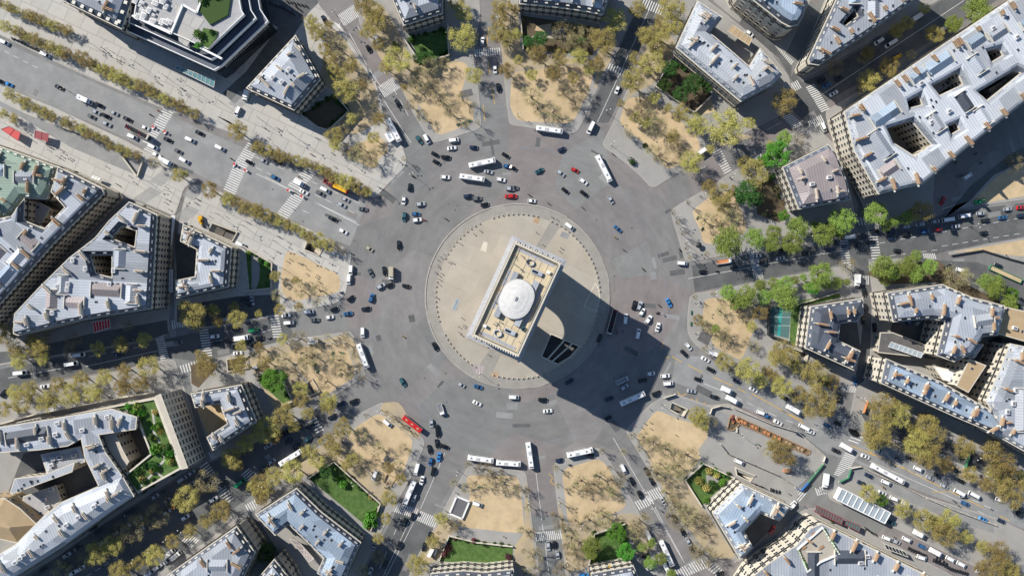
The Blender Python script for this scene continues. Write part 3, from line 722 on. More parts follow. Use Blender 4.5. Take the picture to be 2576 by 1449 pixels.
hotel('U-shaped grey mansion facing a half-round terrace below the busy promenade', '462,567 580,623 573,721 445,748 443,707 492,697 497,627 455,606', roof='zinc', r_in=3.2, sky_n=4)
AB = dict(name='apartment_block', cat='apartment block')
def block(label, txt, h=21, **k):
    a = dict(AB); a.update(k); return building(a.pop('name'), label, a.pop('cat'), txt, h, **a)
block('triangular apartment block with two dark courtyards at the left edge', '325,510 393,541 380,775 265,793 175,809 45,842 35,838 38,790 100,724 175,650 240,600 275,557', 22, roof='zinc', holes=('307,567 345,580 340,624 277,600', '225,640 283,640 283,700 240,690'), chm='pale_stone', cap='lead', floors=6, r_in=3, sky_n=14, units=8, chim=9, ridges=9)
block('apartment block with weathered green copper roofs at the left edge', '-60,350 0,370 145,422 128,478 115,500 60,497 30,540 -60,560', 20, roof='copper', mans='copper', r_in=3, sky_n=6, units=2, chim=8, ridges=4)
block('slate apartment block with a long striped facade along the diagonal left street', '147,422 255,475 259,487 135,610 -60,830 -60,565 30,545 60,503 58,555 112,578 165,522 130,482', 22, roof='zinc', floors=6, r_in=2.5, cap='white', dorm=5, sky_n=8, ridges=7)
block('long zinc-roofed block along the top left promenade', '130,-60 155,0 305,72 330,0 345,-60', 23, roof='zinc', floors=6, m_h=2.2, m_in=2.5, sky_n=4, units=3, dorm=4, ridges=3)
block('curved corner house with a round turret and rows of arched windows at the top', '1870,-20 1895,0 1940,35 1965,55 1985,66 2005,62 2017,45 2030,-10 2040,-60 1850,-60', 25, roof='zinc_blue', wall='pale_stone', win='wide', floors=6, cap='lead', r_in=2.5, sky_n=3)
block('wedge-shaped apartment block with a dark light well at the top right', '2105,0 2035,150 2038,160 2060,163 2172,90 2300,0 2330,-60 2130,-60', 21, roof='zinc', holes=('2117,60 2150,22 2160,42 2127,67',), floors=6, wall='pale_stone', r_in=3, chim=8, ridges=6)
block('huge upper right apartment block of joined pale roofs with many courtyards', '2125,282 2540,2 2660,-70 2660,190 2505,312 2410,388 2320,462 2210,487 2150,380', 22, roof='zinc_pale', mans='zinc', wall='pale_stone', floors=6, m_in=1.0, r_in=1.1, cap='lead', sky_n=26, units=6, chim=8, ridges=30,
      holes=('2228,322 2292,302 2345,365 2300,395 2245,360', '2342,217 2408,180 2424,214 2362,243', '2456,232 2552,175 2570,185 2482,256', '2280,255 2312,237 2322,265 2285,275', '2478,130 2512,120 2525,140 2492,160', '2382,317 2405,307 2415,327 2390,342'))
block('apartment block with a cream front and a dark car yard behind, right edge', '2233,738 2370,717 2450,752 2525,770 2508,842 2470,845 2440,890 2400,908 2358,893 2380,806 2340,800 2248,808', 21, roof='zinc', wall='pale_stone', floors=5, r_in=3, sky_n=10, ridges=5)
block('blue-grey zinc block with a sunlit end wall above the four o\'clock avenue trees', '2230,904 2272,922 2364,960 2407,985 2495,1035 2530,1090 2482,1080 2404,1047 2217,962', 21, roof='zinc_blue', mans='slate', wall='pale_stone', floors=5, r_in=4, sky_n=8, ridges=3)
block('pale building with cluttered white roof plant on the lower right edge', '2542,866 2660,890 2660,1180 2500,1090 2497,1034 2482,1009 2514,939', 21, roof='zinc', mans='zinc', wall='pale_stone', r_in=3, sky_n=8, units=14, ridges=6)
block('small rear building with a long beige roof in the right-hand yard', '2440,905 2478,920 2435,985 2408,970', 19, roof='beige_roof', m_h=0, r_in=0, chim=0, wall='pale_stone', floors=4, sky_n=1, balc=False)
block('low dark-roofed shed beside the car yard, right edge', '2245,838 2330,870 2320,897 2210,885 2216,838', 7, roof='flat_dark', m_h=0, r_in=0, chim=0, floors=2, sky_n=0, balc=False)
block('corner apartment block with a pinkish roof terrace at the bottom right', '2067,1318 2237,1402 2345,1455 2380,1520 1850,1520 1895,1450 1935,1418 2005,1372 2040,1330', 21, roof='zinc', wall='pale_stone', m_h=0, r_in=0, floors=5, sky_n=10, units=4, win='wide', pitch=3.2, ridges=7)
block('grey apartment block with a dark gridded front, cut by the bottom edge', '595,1325 640,1390 612,1449 590,1500 380,1500 425,1445', 21, roof='zinc', floors=6, r_in=3, sky_n=8, ridges=4)
block('small grey roof corner at the bottom edge left of the long curved mansion', '690,1408 722,1449 742,1500 620,1500 655,1449', 19, roof='zinc', floors=5, r_in=3, sky_n=1)
block('concrete slab office with a wide grid of square windows beside the roof garden', '392,998 403,993 470,1175 458,1178', 25, roof='stone', wall='pale_stone', m_h=0, r_in=0, chim=0, win='wide', pitch=3.0, floors=6, sky_n=0, balc=False)
block('long zinc block along the lower left avenue with a round beige hall behind', '307,1199 335,1247 270,1290 155,1374 70,1428 -60,1510 -60,1430 40,1370 110,1300 155,1264', 20, roof='zinc_pale', mans='zinc', m_h=1.8, floors=5, dorm=0, chm='pale_stone', r_in=3.5, sky_n=6, units=6, ridges=5)
block('curving grey office wing wrapped round the roof garden, lower left', '-60,1085 130,1055 280,1030 342,1050 340,1078 245,1092 262,1136 307,1199 250,1222 215,1150 205,1100 170,1120 95,1130 -60,1140', 20, roof='zinc', m_h=0, r_in=2, r_h=.8, chim=14, chm='pale_stone', floors=5, units=8, sky_n=6, ridges=4)
block('short office wing with rows of rooflights, left edge', '28,1236 38,1205 105,1198 185,1166 180,1185 30,1240', 17, roof='zinc_pale', m_h=0, r_in=0, chim=0, floors=4, sky_n=8, balc=False)
block('hall with a domed beige roof in the lower left corner', '-40,1255 12,1255 50,1280 92,1320 45,1364 -60,1340', 15, roof='beige_roof', wall='beige_roof', m_h=0, r_in=7, r_h=2.6, chim=0, floors=2, sky_n=0, balc=False)
FLAT = dict(m_h=0, chim=0, balc=False)
block('flat tan-roofed building on the right edge beside the cream-fronted block', '2530,774 2660,803 2660,880 2512,838', 18, roof='beige_roof', r_in=0, floors=5, sky_n=3, units=4, wall='pale_stone', **FLAT)
block('small blue-roofed rear building in the right-hand yards', '2405,864 2472,868 2450,899 2402,893', 14, roof='zinc_blue', r_in=1.5, floors=4, sky_n=2, wall='pale_stone', **FLAT)
block('low white rear building with two window rows in the right-hand yards', '2350,922 2415,937 2402,960 2372,954', 11, roof='white', r_in=0, floors=3, sky_n=1, units=1, wall='pale_stone', **FLAT)
block('grey flat-roofed yard building on the right edge', '2395,1000 2440,1005 2480,1030 2455,1020', 12, roof='zinc', r_in=0, floors=3, sky_n=0, wall='pale_stone', **FLAT)
block('curved inner office front with tall slots behind the roof garden', '250,1092 288,1090 306,1130 322,1160 302,1194 272,1140', 15, roof='stone', r_in=0, floors=4, win='tall', wall='pale_stone', sky_n=0, **FLAT)
block('low white plant building in the lower left office yard', '105,1145 200,1125 212,1160 120,1190', 12, roof='zinc_pale', r_in=1.5, r_h=.8, floors=3, sky_n=5, units=5, **FLAT)
block('low grey workshop beside the domed beige hall', '60,1250 140,1222 152,1258 108,1296 92,1315 55,1282', 7, roof='deck', r_in=0, floors=2, sky_n=2, units=4, **FLAT)
block('grey rear wing in the yard of the slate apartment block', '62,510 100,512 125,525 105,560 75,560', 12, roof='deck', r_in=0, floors=3, sky_n=1, units=2, **FLAT)
block('flat rear wing filling the largest courtyard of the upper right block', '2346,222 2384,200 2392,212 2358,236', 12, roof='zinc_pale', r_in=1.2, floors=3, sky_n=3, wall='pale_stone', **FLAT)
block('beige rear wing inside the long upper right courtyard', '2490,226 2530,202 2538,208 2500,235', 13, roof='beige_roof', r_in=0, floors=3, sky_n=1, wall='pale_stone', **FLAT)
def bush_mesh(k, n=260):
    b = MB(); rn = random.Random(5)
    for i in range(n):
        d = Vector((rn.gauss(0, 1), rn.gauss(0, 1), rn.gauss(0, 1))).normalized() * (rn.random() ** .4)
        p = Vector((d[0], d[1], d[2] * .8 + .6)); e = Vector((rn.gauss(0, 1), rn.gauss(0, 1), rn.gauss(0, .6))).normalized(); f = e.orthogonal().normalized()
        s = rn.uniform(.1, .2); b.face([p + e * s, p + f * s, p - e * s, p - f * s])
    return b.mesh('bush', 'leaf_' + k)
BUSHME = {k: bush_mesh(k) for k in 'gGovbm'}
# modern terraced building
def tiers():
    h0 = 16.0; base = '312,75 540,178 560,165 675,55 655,25 640,-60 330,-60 325,0'
    out = ccw([Vector((p[0], p[1], 0)) for p in poly(base, h0)]); c = cen(out)
    r = tag(root('terraced_building', (c[0], c[1], 0)), 'white stepped modern building with roof garden terraces at the top left', 'office building')
    L = [(p[0] - c[0], p[1] - c[1]) for p in out]
    z = 0
    for k in range(3):
        lp = [Vector((p[0], p[1], 0)) for p in inset(L, 3.6 * k)]
        top = h0 + 3.4 * k
        b = MB(); n = len(lp)
        for i in range(n):
            a, d = lp[i], lp[(i + 1) % n]
            b.face([(a[0], a[1], z), (d[0], d[1], z), (d[0], d[1], top - 1.4), (a[0], a[1], top - 1.4)], 1)
        b.obj('glazing', ['white', 'pane'], r)
        b = MB(); o = inset(lp, -.15); q = inset(lp, .22)
        for i in range(n):
            j = (i + 1) % n
            b.face([(*o[i], top - 1.5), (*o[j], top - 1.5), (*o[j], top + .9), (*o[i], top + .9)])
            b.face([(*o[i], top + .9), (*o[j], top + .9), (*q[j], top + .9), (*q[i], top + .9)])
            b.face([(*q[i], top + .9), (*q[j], top + .9), (*q[j], top), (*q[i], top)])
        b.obj('parapet', 'white', r)
        b = MB(); b.fill([q], top, 0); b.obj('terrace', 'slate' if k < 2 else 'deck', r)
        for i in range(n):
            a, d = lp[i], lp[(i + 1) % n]; ln = (d - a).length
            if ln < 8: continue
            e = (d - a).normalized()
            for s in range(int(ln / 3.2)):
                p = a + e * (s + .5) * 3.2
                if k == 0: put('window', WIN['wide'], r, (p[0] + e[1] * .06, p[1] - e[0] * .06, top - 3.4), ang0(e))
        z = top
    def lo(x, y, zz): p = P(x, y, zz); return (p[0] - c[0], p[1] - c[1])
    zt = h0 + 6.8
    b = MB(); b.prism([lo(*map(float, p.split(',')), zt) for p in '505,115 512,72 528,75 548,80 545,95 520,130 480,118'.split()], zt + .02, zt + .6, 0); b.obj('planter', 'grass', r)
    b = MB(); b.prism([lo(x, y, zt) for x, y in ((500, -60), (590, -60), (575, 40), (530, 65), (500, 25))], zt + .02, zt + .9, 0); b.obj('planter', 'leaf_g', r)
    b = MB(); b.prism([lo(x, y, zt) for x, y in ((440, 10), (480, 40), (515, 50), (470, 118), (450, 105))], zt + .02, zt + .1, 0); b.obj('deck', 'pale_pavement', r)
    for a_, d_ in (((462, 15), (432, 87)), ((432, 87), (335, 42)), ((462, 15), (497, 35)), ((497, 35), (512, -5)), ((505, 122), (560, 150))):
        a_, d_ = Vector((*lo(*a_, zt), 0)), Vector((*lo(*d_, zt), 0)); mid = (a_ + d_) / 2
        b = MB(); b.box((mid[0], mid[1], zt + .7), ((d_ - a_).length, .9, 1.4), ang0((d_ - a_).normalized())); b.obj('parapet', 'white', r)
    for i in range(26):
        x, y = random.uniform(335, 430), random.uniform(-10, 60)
        p = lo(x, y, zt); put('roof_unit', UNIT, r, (p[0], p[1], zt), -.45 + random.choice((0, 1.57)), random.uniform(.7, 1.5))
    for i in range(14):
        x, y = random.choice([(random.uniform(500, 580), random.uniform(-40, 40)), (random.uniform(492, 535), random.uniform(82, 118))])
        p = lo(x, y, zt); put('bush', BUSHME[random.choice('gG')], r, (p[0], p[1], zt + .5), 0, random.uniform(1.2, 2.4))
tiers()
# roof garden of the lower left office
def roof_garden():
    h = 15.0
    out = ccw([Vector((p[0], p[1], 0)) for p in poly('160,1047 392,1000 458,1178 345,1240 310,1197 380,1140 345,1052 290,1047', h)]); c = cen(out)
    r = tag(root('roof_garden', (c[0], c[1], 0)), 'lush green roof garden with lawns and winding paths beside the grid-windowed office', 'roof garden')
    L = [(p[0] - c[0], p[1] - c[1]) for p in out]
    b = MB(); b.prism(L, 0, h, 0); b.obj('wall', 'stone', r)
    b = MB(); b.fill([inset(L, 1.0)], h + .05, 0); b.obj('lawn', 'grass', r)
    b = MB(); o, q = L, inset(L, .8)
    for i in range(len(o)):
        j = (i + 1) % len(o)
        b.face([(*o[i][:2], h + .9), (*o[j][:2], h + .9), (*q[j], h + .9), (*q[i], h + .9)]); b.face([(*o[i][:2], h - .3), (*o[j][:2], h - .3), (*o[j][:2], h + .9), (*o[i][:2], h + .9)]); b.face([(*q[i], h + .9), (*q[j], h + .9), (*q[j], h), (*q[i], h)])
    b.obj('parapet', 'pale_stone', r)
    def lo(x, y): p = P(x, y, h); return Vector((p[0] - c[0], p[1] - c[1], 0))
    b = MB()
    for line in (((383, 1030), (388, 1065), (384, 1080), (400, 1110), (415, 1155), (385, 1190), (352, 1225)), ((316, 1034), (360, 1028)), ((385, 1182), (410, 1200))):
        for a, d in zip(line, line[1:]): ribbon(b, lo(*a), lo(*d), 1.0, h + .09)
    b.obj('path', 'pale_pavement', r)
    rn = random.Random(3)
    for i in range(44):
        for _ in range(50):
            x, y = rn.uniform(300, 455), rn.uniform(1005, 1235); p = lo(x, y)
            if inside(p[0], p[1], inset(L, 1.6)): break
        else: continue
        put('bush', BUSHME[rn.choice('ggGGvo')], r, (p[0], p[1], h), rn.uniform(0, 6), rn.uniform(.8, 2.3))
roof_garden()
# ================================================================ THE ARCH on the round island
def arch():
    rz = math.atan2(-.417, .909)
    ar = root('triumphal_arch', (1.9, -4.8, .165), rz)
    tag(ar, 'huge stone triumphal arch with a white oval roof in the middle of the roundabout', 'monument')
    SX, SY, HB = 22.2, 44.8, 36.5            # local x: depth, local y: width
    def solid(fn):
        b = MB(); fn(b); me = b.mesh('tmp', 'arch_stone'); weld(me, False); return bpy.data.objects.new('tmp', me)
    body = solid(lambda b: b.box((0, 0, HB / 2), (SX, SY, HB)))
    col.objects.link(body)
    def vault(wd, spring, length, axis):
        def fn(b):
            pr = [(-wd / 2, -1), (wd / 2, -1)] + [(wd / 2 * math.cos(t), spring + wd / 2 * math.sin(t)) for t in [i * math.pi / 20 for i in range(21)]]
            if axis == 'x': rings = [[(x, p, q) for p, q in pr] for x in (-length, length)]
            else: rings = [[(p, y, q) for p, q in pr] for y in (-length, length)]
            b.loft(rings)
        return solid(fn)
    cuts = [vault(14.6, 22.0, 30, 'x'), vault(8.4, 14.4, 40, 'y')]
    for c in cuts:
        col.objects.link(c)
        m = body.modifiers.new('cut', 'BOOLEAN'); m.operation = 'DIFFERENCE'; m.object = c; m.solver = 'EXACT'
    me = bpy.data.meshes.new_from_object(body.evaluated_get(bpy.context.evaluated_depsgraph_get()))
    for o in [body] + cuts: bpy.data.objects.remove(o)
    me.materials.clear(); me.materials.append(M['arch_stone'])
    put('pier_body', me, ar)
    # plinths of the four piers; the southern pair has a low bench-like ledge
    for sx in (-1, 1):
        for sy in (-1, 1):
            cx, cy = sx * (SX / 2 - (SX - 8.4) / 4), sy * (SY / 2 - (SY - 14.6) / 4)
            b = MB(); b.box((cx, cy, 1.2), ((SX - 8.4) / 2 + 1.6, (SY - 14.6) / 2 + 1.6, 2.4), 0, 0)
            if sy < 0: b.box((cx + sx * .5, -26.9, .4), ((SX - 8.4) / 2 + 4.4, 2.6, .8), 0, 0)
            b.obj('plinth', 'arch_stone', ar)
            # sculpture group on the broad fronts
            b = MB(); x0 = sx * (SX / 2 + .9)
            b.box((x0, cy, 4.2), (1.7, 7.2, 4.0), 0, 0); rn = random.Random(int(10 + sx + 3 * sy))
            for i in range(11):
                y = cy + rn.uniform(-3, 3); z = 6.5 + rn.uniform(0, 7) * (1 - abs(y - cy) / 4)
                b.bar((x0, y, z - 1.6), (x0 + rn.uniform(-.3, .3), y + rn.uniform(-.8, .8), z + 1.7), .75, .4, 7)
            b.obj('sculpture_group', 'arch_stone', ar)
    # impost band, frieze, main cornice with lead covering
    b = MB(); b.box((0, 0, 33.0), (SX + .9, SY + .9, .7)); b.obj('frieze', 'arch_stone', ar)
    b = MB()
    b.box((0, 0, 36.9), (SX + 3.4, SY + 3.8, .8), 0, 0)
    b.obj('cornice', 'arch_stone', ar)
    b = MB(); w1, l1 = 27.0, 50.2
    o = [(-w1 / 2, -l1 / 2), (w1 / 2, -l1 / 2), (w1 / 2, l1 / 2), (-w1 / 2, l1 / 2)]; q = inset(o, 2.4); u = 0
    for i in range(4):
        j = (i + 1) % 4; ln = math.hypot(o[j][0] - o[i][0], o[j][1] - o[i][1])
        b.face([(*o[i], 37.3), (*o[j], 37.3), (*o[j], 38.0), (*o[i], 38.0)]); b.face([(*o[i], 38.0), (*o[j], 38.0), (*q[j], 38.5), (*q[i], 38.5)], 0, [(u, 0), (u + ln, 0), (u + ln, 2), (u, 2)]); u += ln
    b.face([(*p, 37.3) for p in o][::-1])
    b.obj('lead_covering', 'lead', ar)
    # attic with pilasters; parapet with a row of carved heads
    at = MB(); at.box((0, 0, 43.2), (21.9, 44.6, 10.2)); at.obj('attic', 'arch_stone', ar)
    pi = MB()
    for s in (-1, 1):
        for i in range(13):
            y = -21 + i * 3.5
            pi.box((s * 11.1, y, 43), (.5, .9, 9.6))
        for i in range(7):
            x = -9.6 + i * 3.2
            pi.box((x, s * 22.45, 43), (.9, .5, 9.6))
    pi.obj('pilaster', 'arch_stone', ar)
    b = MB()
    for s in (-1, 1):
        for i in range(8): b.box((-9.8 + i * 2.8, s * 23.1, 38.8), (.5, 1.7, .7))
    b.obj('cornice_block', 'lead', ar)
    b = MB(); w1, l1 = 22.6, 45.4; o = [(-w1 / 2, -l1 / 2), (w1 / 2, -l1 / 2), (w1 / 2, l1 / 2), (-w1 / 2, l1 / 2)]; q = inset(o, 1.15)
    for i in range(4):
        j = (i + 1) % 4
        b.face([(*o[i], 47.6), (*o[j], 47.6), (*o[j], 49.5), (*o[i], 49.5)]); b.face([(*o[i], 49.5), (*o[j], 49.5), (*q[j], 49.5), (*q[i], 49.5)]); b.face([(*q[i], 49.5), (*q[j], 49.5), (*q[j], 48.3), (*q[i], 48.3)])
        b.face([(*o[i], 47.6), (*q[i], 47.6), (*q[j], 47.6), (*o[j], 47.6)])
    b.obj('parapet', 'pale_stone', ar)
    for s in (-1, 1):
        for i in range(18):
            b = MB(); b.box((-10.2 + i * 1.2, s * 22.75, 49.7), (.55, .75, .5), 0, 0, .7); b.obj('parapet_head', 'pale_stone', ar)
    for s in (-1, 1):
        b = MB(); n = 46
        for i in range(n): b.box((s * 11.28, -22 + i * 44 / (n - 1), 49.62), (.5, .42, .34), 0, 0, .7)
        b.obj('parapet_frieze', 'pale_stone', ar)
    b = MB(); b.fill([q], 48.31, 0); b.obj('roof_terrace', 'terrace', ar)
    # railing inside the parapet
    q2 = inset(o, 1.5)
    b = MB()
    for i in range(4):
        a, d = Vector((*q2[i], 0)), Vector((*q2[(i + 1) % 4], 0)); n = int((d - a).length / .9)
        for k in range(n):
            p = a + (d - a) * k / n; b.box((p[0], p[1], 49.2), (.09, .09, 1.8))
        b.bar((a[0], a[1], 50.0), (d[0], d[1], 50.0), .1, .1, 4); b.bar((a[0], a[1], 49.4), (d[0], d[1], 49.4), .06, .06, 4)
    b.obj('railing', 'iron', ar)
    z = 48.32
    # walkways (grey strips), drain lines
    for x, y, dx, dy in ((-7.6, 6.5, 1.5, 7.5), (-7.6, -4.5, 1.5, 7.5), (8.0, 4.2, 1.5, 8.2), (8.0, -5.2, 1.5, 8.6), (-3.6, 20.1, 9, 1.4), (5.2, 20.1, 8, 1.4), (-3.4, -19.9, 9, 1.6), (5.0, -20.1, 8, 1.4)):
        b = MB(); b.box((x, y, z + .03), (dx, dy, .06)); b.obj('walkway', 'lead', ar)
    for x in (-8.9, -2.6, .4, 3.4, 6.6):
        for s in (-1, 1): b = MB(); b.box((x, s * 15.0, z + .02), (.14, 9.6, .04)); b.obj('gutter', 'flat_dark', ar)
    for y in (12.4, 15.6, -12.4, -15.6): b = MB(); b.box((2, y, z + .021), (9, .08, .03)); b.obj('gutter', 'flat_dark', ar)
    # central raised hall: stepped platform, wings, oval roof
    def stadium(rw, rl, n=14):
        return [(rw * math.cos(t), rl - rw + rw * math.sin(t)) for t in [i * math.pi / n for i in range(n + 1)]] + [(rw * math.cos(t), -(rl - rw) + rw * math.sin(t)) for t in [math.pi + i * math.pi / n for i in range(n + 1)]]
    for s in (-1, 1):
        b = MB(); b.box((s * 4.9, 0, z + .95), (2.6, 21.4, 1.9)); b.obj('hall_wing', 'zinc_pale', ar)
    b = MB(); b.box((0, 0, z + .8), (9.0, 15.6, 1.6)); b.obj('hall', 'zinc_pale', ar)
    b = MB(); prev = None
    prof = [(7.3, 8.9, 1.0), (7.3, 8.9, 2.6), (7.15, 8.75, 2.7), (7.0, 8.6, 2.55), (6.85, 8.45, 2.7), (4.7, 6.3, 2.98), (4.66, 6.26, 3.04), (2.6, 4.2, 3.24), (2.56, 4.16, 3.3), (1.5, 3.1, 3.4), (1.46, 3.06, 3.46)]
    b.loft([[(x, y, z + h) for x, y in stadium(rw, rl)] for rw, rl, h in prof])
    b.obj('oval_roof', 'dome', ar)
    b = MB(); b.loft([[(x, y, z + h) for x, y in stadium(r1, r2)] for r1, r2, h in ((7.36, 8.96, 2.35), (7.46, 9.06, 2.35), (7.46, 9.06, 2.6), (7.36, 8.96, 2.6))], 0, False); b.obj('roof_edge', 'iron', ar)
    b = MB(); b.box((0, 0, z + 3.55), (.9, 1.9, .3)); b.obj('hatch', 'metal', ar)
    # stair huts, curved stairs, cabinets
    for s in (-1, 1):
        b = MB(); b.box((3.4 * 1, s * 14.2, z + .55), (5.0, 1.9, 1.1), 0, 0); b.box((2.5, s * 14.2, z + 1.12), (2.7, 1.0, .08), 0, 1); b.obj('stair_hut', ['zinc', 'pane'], ar)
        b = MB(); c0 = Vector((-1.2, s * 17.0, 0))
        b.loft([[(c0[0] + rr * math.cos(t), c0[1] + rr * .8 * math.sin(t), z + hh) for t in [i * math.pi / 9 for i in range(18)]] for rr, hh in ((1.9, 0), (1.9, .9), (1.5, .9), (1.5, .1))], 0, False)
        b.obj('stair_well', 'zinc_pale', ar)
        b = MB(); b.box((8.0 if s > 0 else -7.6, s * 16.4, z + .8), (1.5, 1.2, 1.6)); b.obj('cabinet', 'white', ar)
    b = MB(); b.box((8.2, -10.6, z + .5), (1.3, 1.9, 1.0), 0, 0); b.box((8.2, -10.6, z + 1.02), (1.0, 1.6, .06), 0, 1); b.obj('glass_box', ['teal', 'pane'], ar)
    return ar
ARCH = arch()
# pits: walls, floors, rims; metro stairways
def pit(name, label, pts, depth, beams=False, rim=.9, m='pale_stone', steps=0, up=.22, cat='stairwell'):
    c = cen(pts); L = ccw([Vector((p[0] - c[0], p[1] - c[1], 0)) for p in pts])
    r = tag(root(name, (c[0], c[1], 0)), label, cat)
    b = MB()
    for i in range(len(L)):
        a, d = L[i], L[(i + 1) % len(L)]
        b.face([(d[0], d[1], -depth), (a[0], a[1], -depth), (a[0], a[1], up), (d[0], d[1], up)])
    b.obj('wall', m, r)
    b = MB(); b.fill([L], -depth, 0); b.obj('floor', 'flat_dark', r)
    b = MB(); o = inset(L, -.35); q = inset(L, .15); h = up + (.55 if steps else 0)
    skip = None
    if steps:
        ls = [(L[(i + 1) % len(L)] - L[i]).length for i in range(len(L))]; skip = ls.index(min(ls))
    for i in range(len(L)):
        j = (i + 1) % len(L)
        if i == skip: continue
        b.face([(*o[i], 0), (*o[j], 0), (*o[j], h), (*o[i], h)]); b.face([(*o[i], h), (*o[j], h), (*q[j], h), (*q[i], h)]); b.face([(*q[i], h), (*q[j], h), (*q[j], -.1), (*q[i], -.1)])
    b.obj('parapet' if steps else 'rim', m, r)
    if beams:
        for t in (.36, .64):
            b = MB(); a = L[0] + (L[1] - L[0]) * t; d = L[4] + (L[3] - L[4]) * (t + .12)
            ribbon(b, a, d, .7, .2); b.v = b.v + [(x, y, -.8) for x, y, zz in b.v[:4]]; b.f += [(7, 6, 5, 4), (0, 1, 5, 4), (1, 2, 6, 5), (2, 3, 7, 6), (3, 0, 4, 7)]; b.m += [0] * 5; b.u += [[(0, 0)] * 4] * 5
            b.obj('beam', m, r)
    if steps:
        a, d = L[skip], L[(skip + 1) % len(L)]; e = (d - a).normalized(); inn = Vector((-e[1], e[0], 0)); b = MB(); w0 = (d - a).length - .4
        for k in range(steps):
            p = (a + d) / 2 + inn * (.25 + k * .5); zt = .1 - (k + 1) * depth / (steps + 1)
            b.box((p[0], p[1], (zt - depth) / 2), (w0, .5, depth + zt), ang0(e))
        b.obj('steps', 'stone', r)
    return r
for k, v in PITS.items():
    pit('sunken_court', v[0], PIT_W[k], 6.0, beams=(k == 'pit_large'), cat='sunken court')
for (t, lab, m), w_ in zip(METRO, METRO_W):
    pit('stairwell', lab, w_, 3.6, m=m, steps=12, up=.45)
# ================================================================ VEHICLES: one of each kind, then copies
def ring4(x, hw, z0, z1, r=.12):
    """rounded cross-section of a car at x"""
    return [(x, -hw + r, z0), (x, hw - r, z0), (x, hw, z0 + r), (x, hw, z1 - r), (x, hw - r, z1), (x, -hw + r, z1), (x, -hw, z1 - r), (x, -hw, z0 + r)]
def wheel_me(rad, wd):
    b = MB(); b.bar((0, -wd / 2, 0), (0, wd / 2, 0), rad, rad, 12, 0); b.bar((0, -wd / 2 - .01, 0), (0, wd / 2 + .01, 0), rad * .6, rad * .6, 8, 1)
    return b.mesh('wheel', ['tyre', 'metal'])
WHEEL = wheel_me(.32, .22); BIGWHEEL = wheel_me(.48, .3); MWHEEL = wheel_me(.3, .14)
def car_meshes(L, W, H, hood, boot, belt=.92, rake=1.0, rear=.6):
    hw = W / 2; x0, x1 = -L / 2, L / 2
    b = MB()
    hh = belt - .1
    prof = [(x0, hw * .8, .35, belt * .78), (x0 + .18, hw * .95, .25, belt * .97 if boot > .2 else belt), (x0 + max(boot, .3), hw, .22, belt), (0, hw, .2, belt), (x1 - hood, hw, .22, belt), (x1 - hood * .4, hw * .97, .24, hh), (x1 - .2, hw * .9, .28, hh * .85), (x1, hw * .72, .36, hh * .68)]
    b.loft([ring4(*p) for p in prof])
    # greenhouse: pillars and roof panel
    fx, rx = x1 - hood, x0 + boot
    base = [(fx, hw * .9), (rx, hw * .9)]; top = [(fx - rake, hw * .76), (rx + rear, hw * .76)]
    b.loft([[(rx, -hw * .92, belt - .03), (rx, hw * .92, belt - .03), (rx + rear, hw * .76, H - .05), (rx + rear, -hw * .76, H - .05)],
            [((fx + rx) / 2, -hw * .95, belt - .03), ((fx + rx) / 2, hw * .95, belt - .03), ((fx + rx) / 2, hw * .78, H), ((fx + rx) / 2, -hw * .78, H)],
            [(fx, -hw * .9, belt - .03), (fx, hw * .9, belt - .03), (fx - rake, hw * .74, H - .05), (fx - rake, -hw * .74, H - .05)]])
    for s in (-1, 1): b.box((fx - .25, s * (hw + .08), belt + .08), (.18, .18, .14))
    body = b.mesh('body', 'paint_w')
    e = .025
    def quad(pts, n):
        g = MB(); g.face(pts); return g.mesh(n, 'pane')
    ws = quad([(fx + e, -hw * .84, belt + .04), (fx + e, hw * .84, belt + .04), (fx - rake * .9 + e, hw * .7, H - .09), (fx - rake * .9 + e, -hw * .7, H - .09)], 'windscreen')
    rw = quad([(rx - e, hw * .84, belt + .04), (rx - e, -hw * .84, belt + .04), (rx + rear * .9 - e, -hw * .7, H - .1), (rx + rear * .9 - e, hw * .7, H - .1)], 'rear_window')
    def side(s):
        g = MB(); p = [(rx + .25, s * (hw * .945), belt + .05), (fx - .2, s * hw * .945, belt + .05), (fx - rake - .08, s * hw * .81, H - .14), (rx + rear + .12, s * hw * .81, H - .14)]
        g.face(p if s < 0 else p[::-1]); return g.mesh('side_window', 'pane')
    lamps = []
    for s in (-1, 1):
        g = MB(); g.box((x1 - .1, s * hw * .66, .6), (.2, .3, .14)); lamps.append(g.mesh('headlight', 'frame'))
    return body, [('windscreen', ws), ('rear_window', rw), ('side_window', side(-1)), ('side_window', side(1)), ('headlight', lamps[0]), ('headlight', lamps[1])]
KINDS = {'sedan': (4.6, 1.82, 1.45, 1.25, .85), 'hatchback': (4.1, 1.76, 1.48, 1.0, .12), 'estate': (4.7, 1.9, 1.66, 1.15, .12)}
VANK = {'van': (5.0, 2.0, 2.0, .75, .06), 'long_van': (6.4, 2.1, 2.6, .75, .06)}
PROTO = {}
def paint(me, mk, *rest):
    c = me.copy(); c.materials.clear()
    for m in (mk,) + rest: c.materials.append(M[m] if isinstance(m, str) else m)
    return c
BASE = {}
for k, (L, W, H, hd, bt) in KINDS.items(): BASE[k] = car_meshes(L, W, H, hd, bt, rear=.95 if k == 'sedan' else .5)
for k, (L, W, H, hd, bt) in VANK.items(): BASE[k] = car_meshes(L, W, H, hd, bt, belt=1.15, rake=.75, rear=.08)
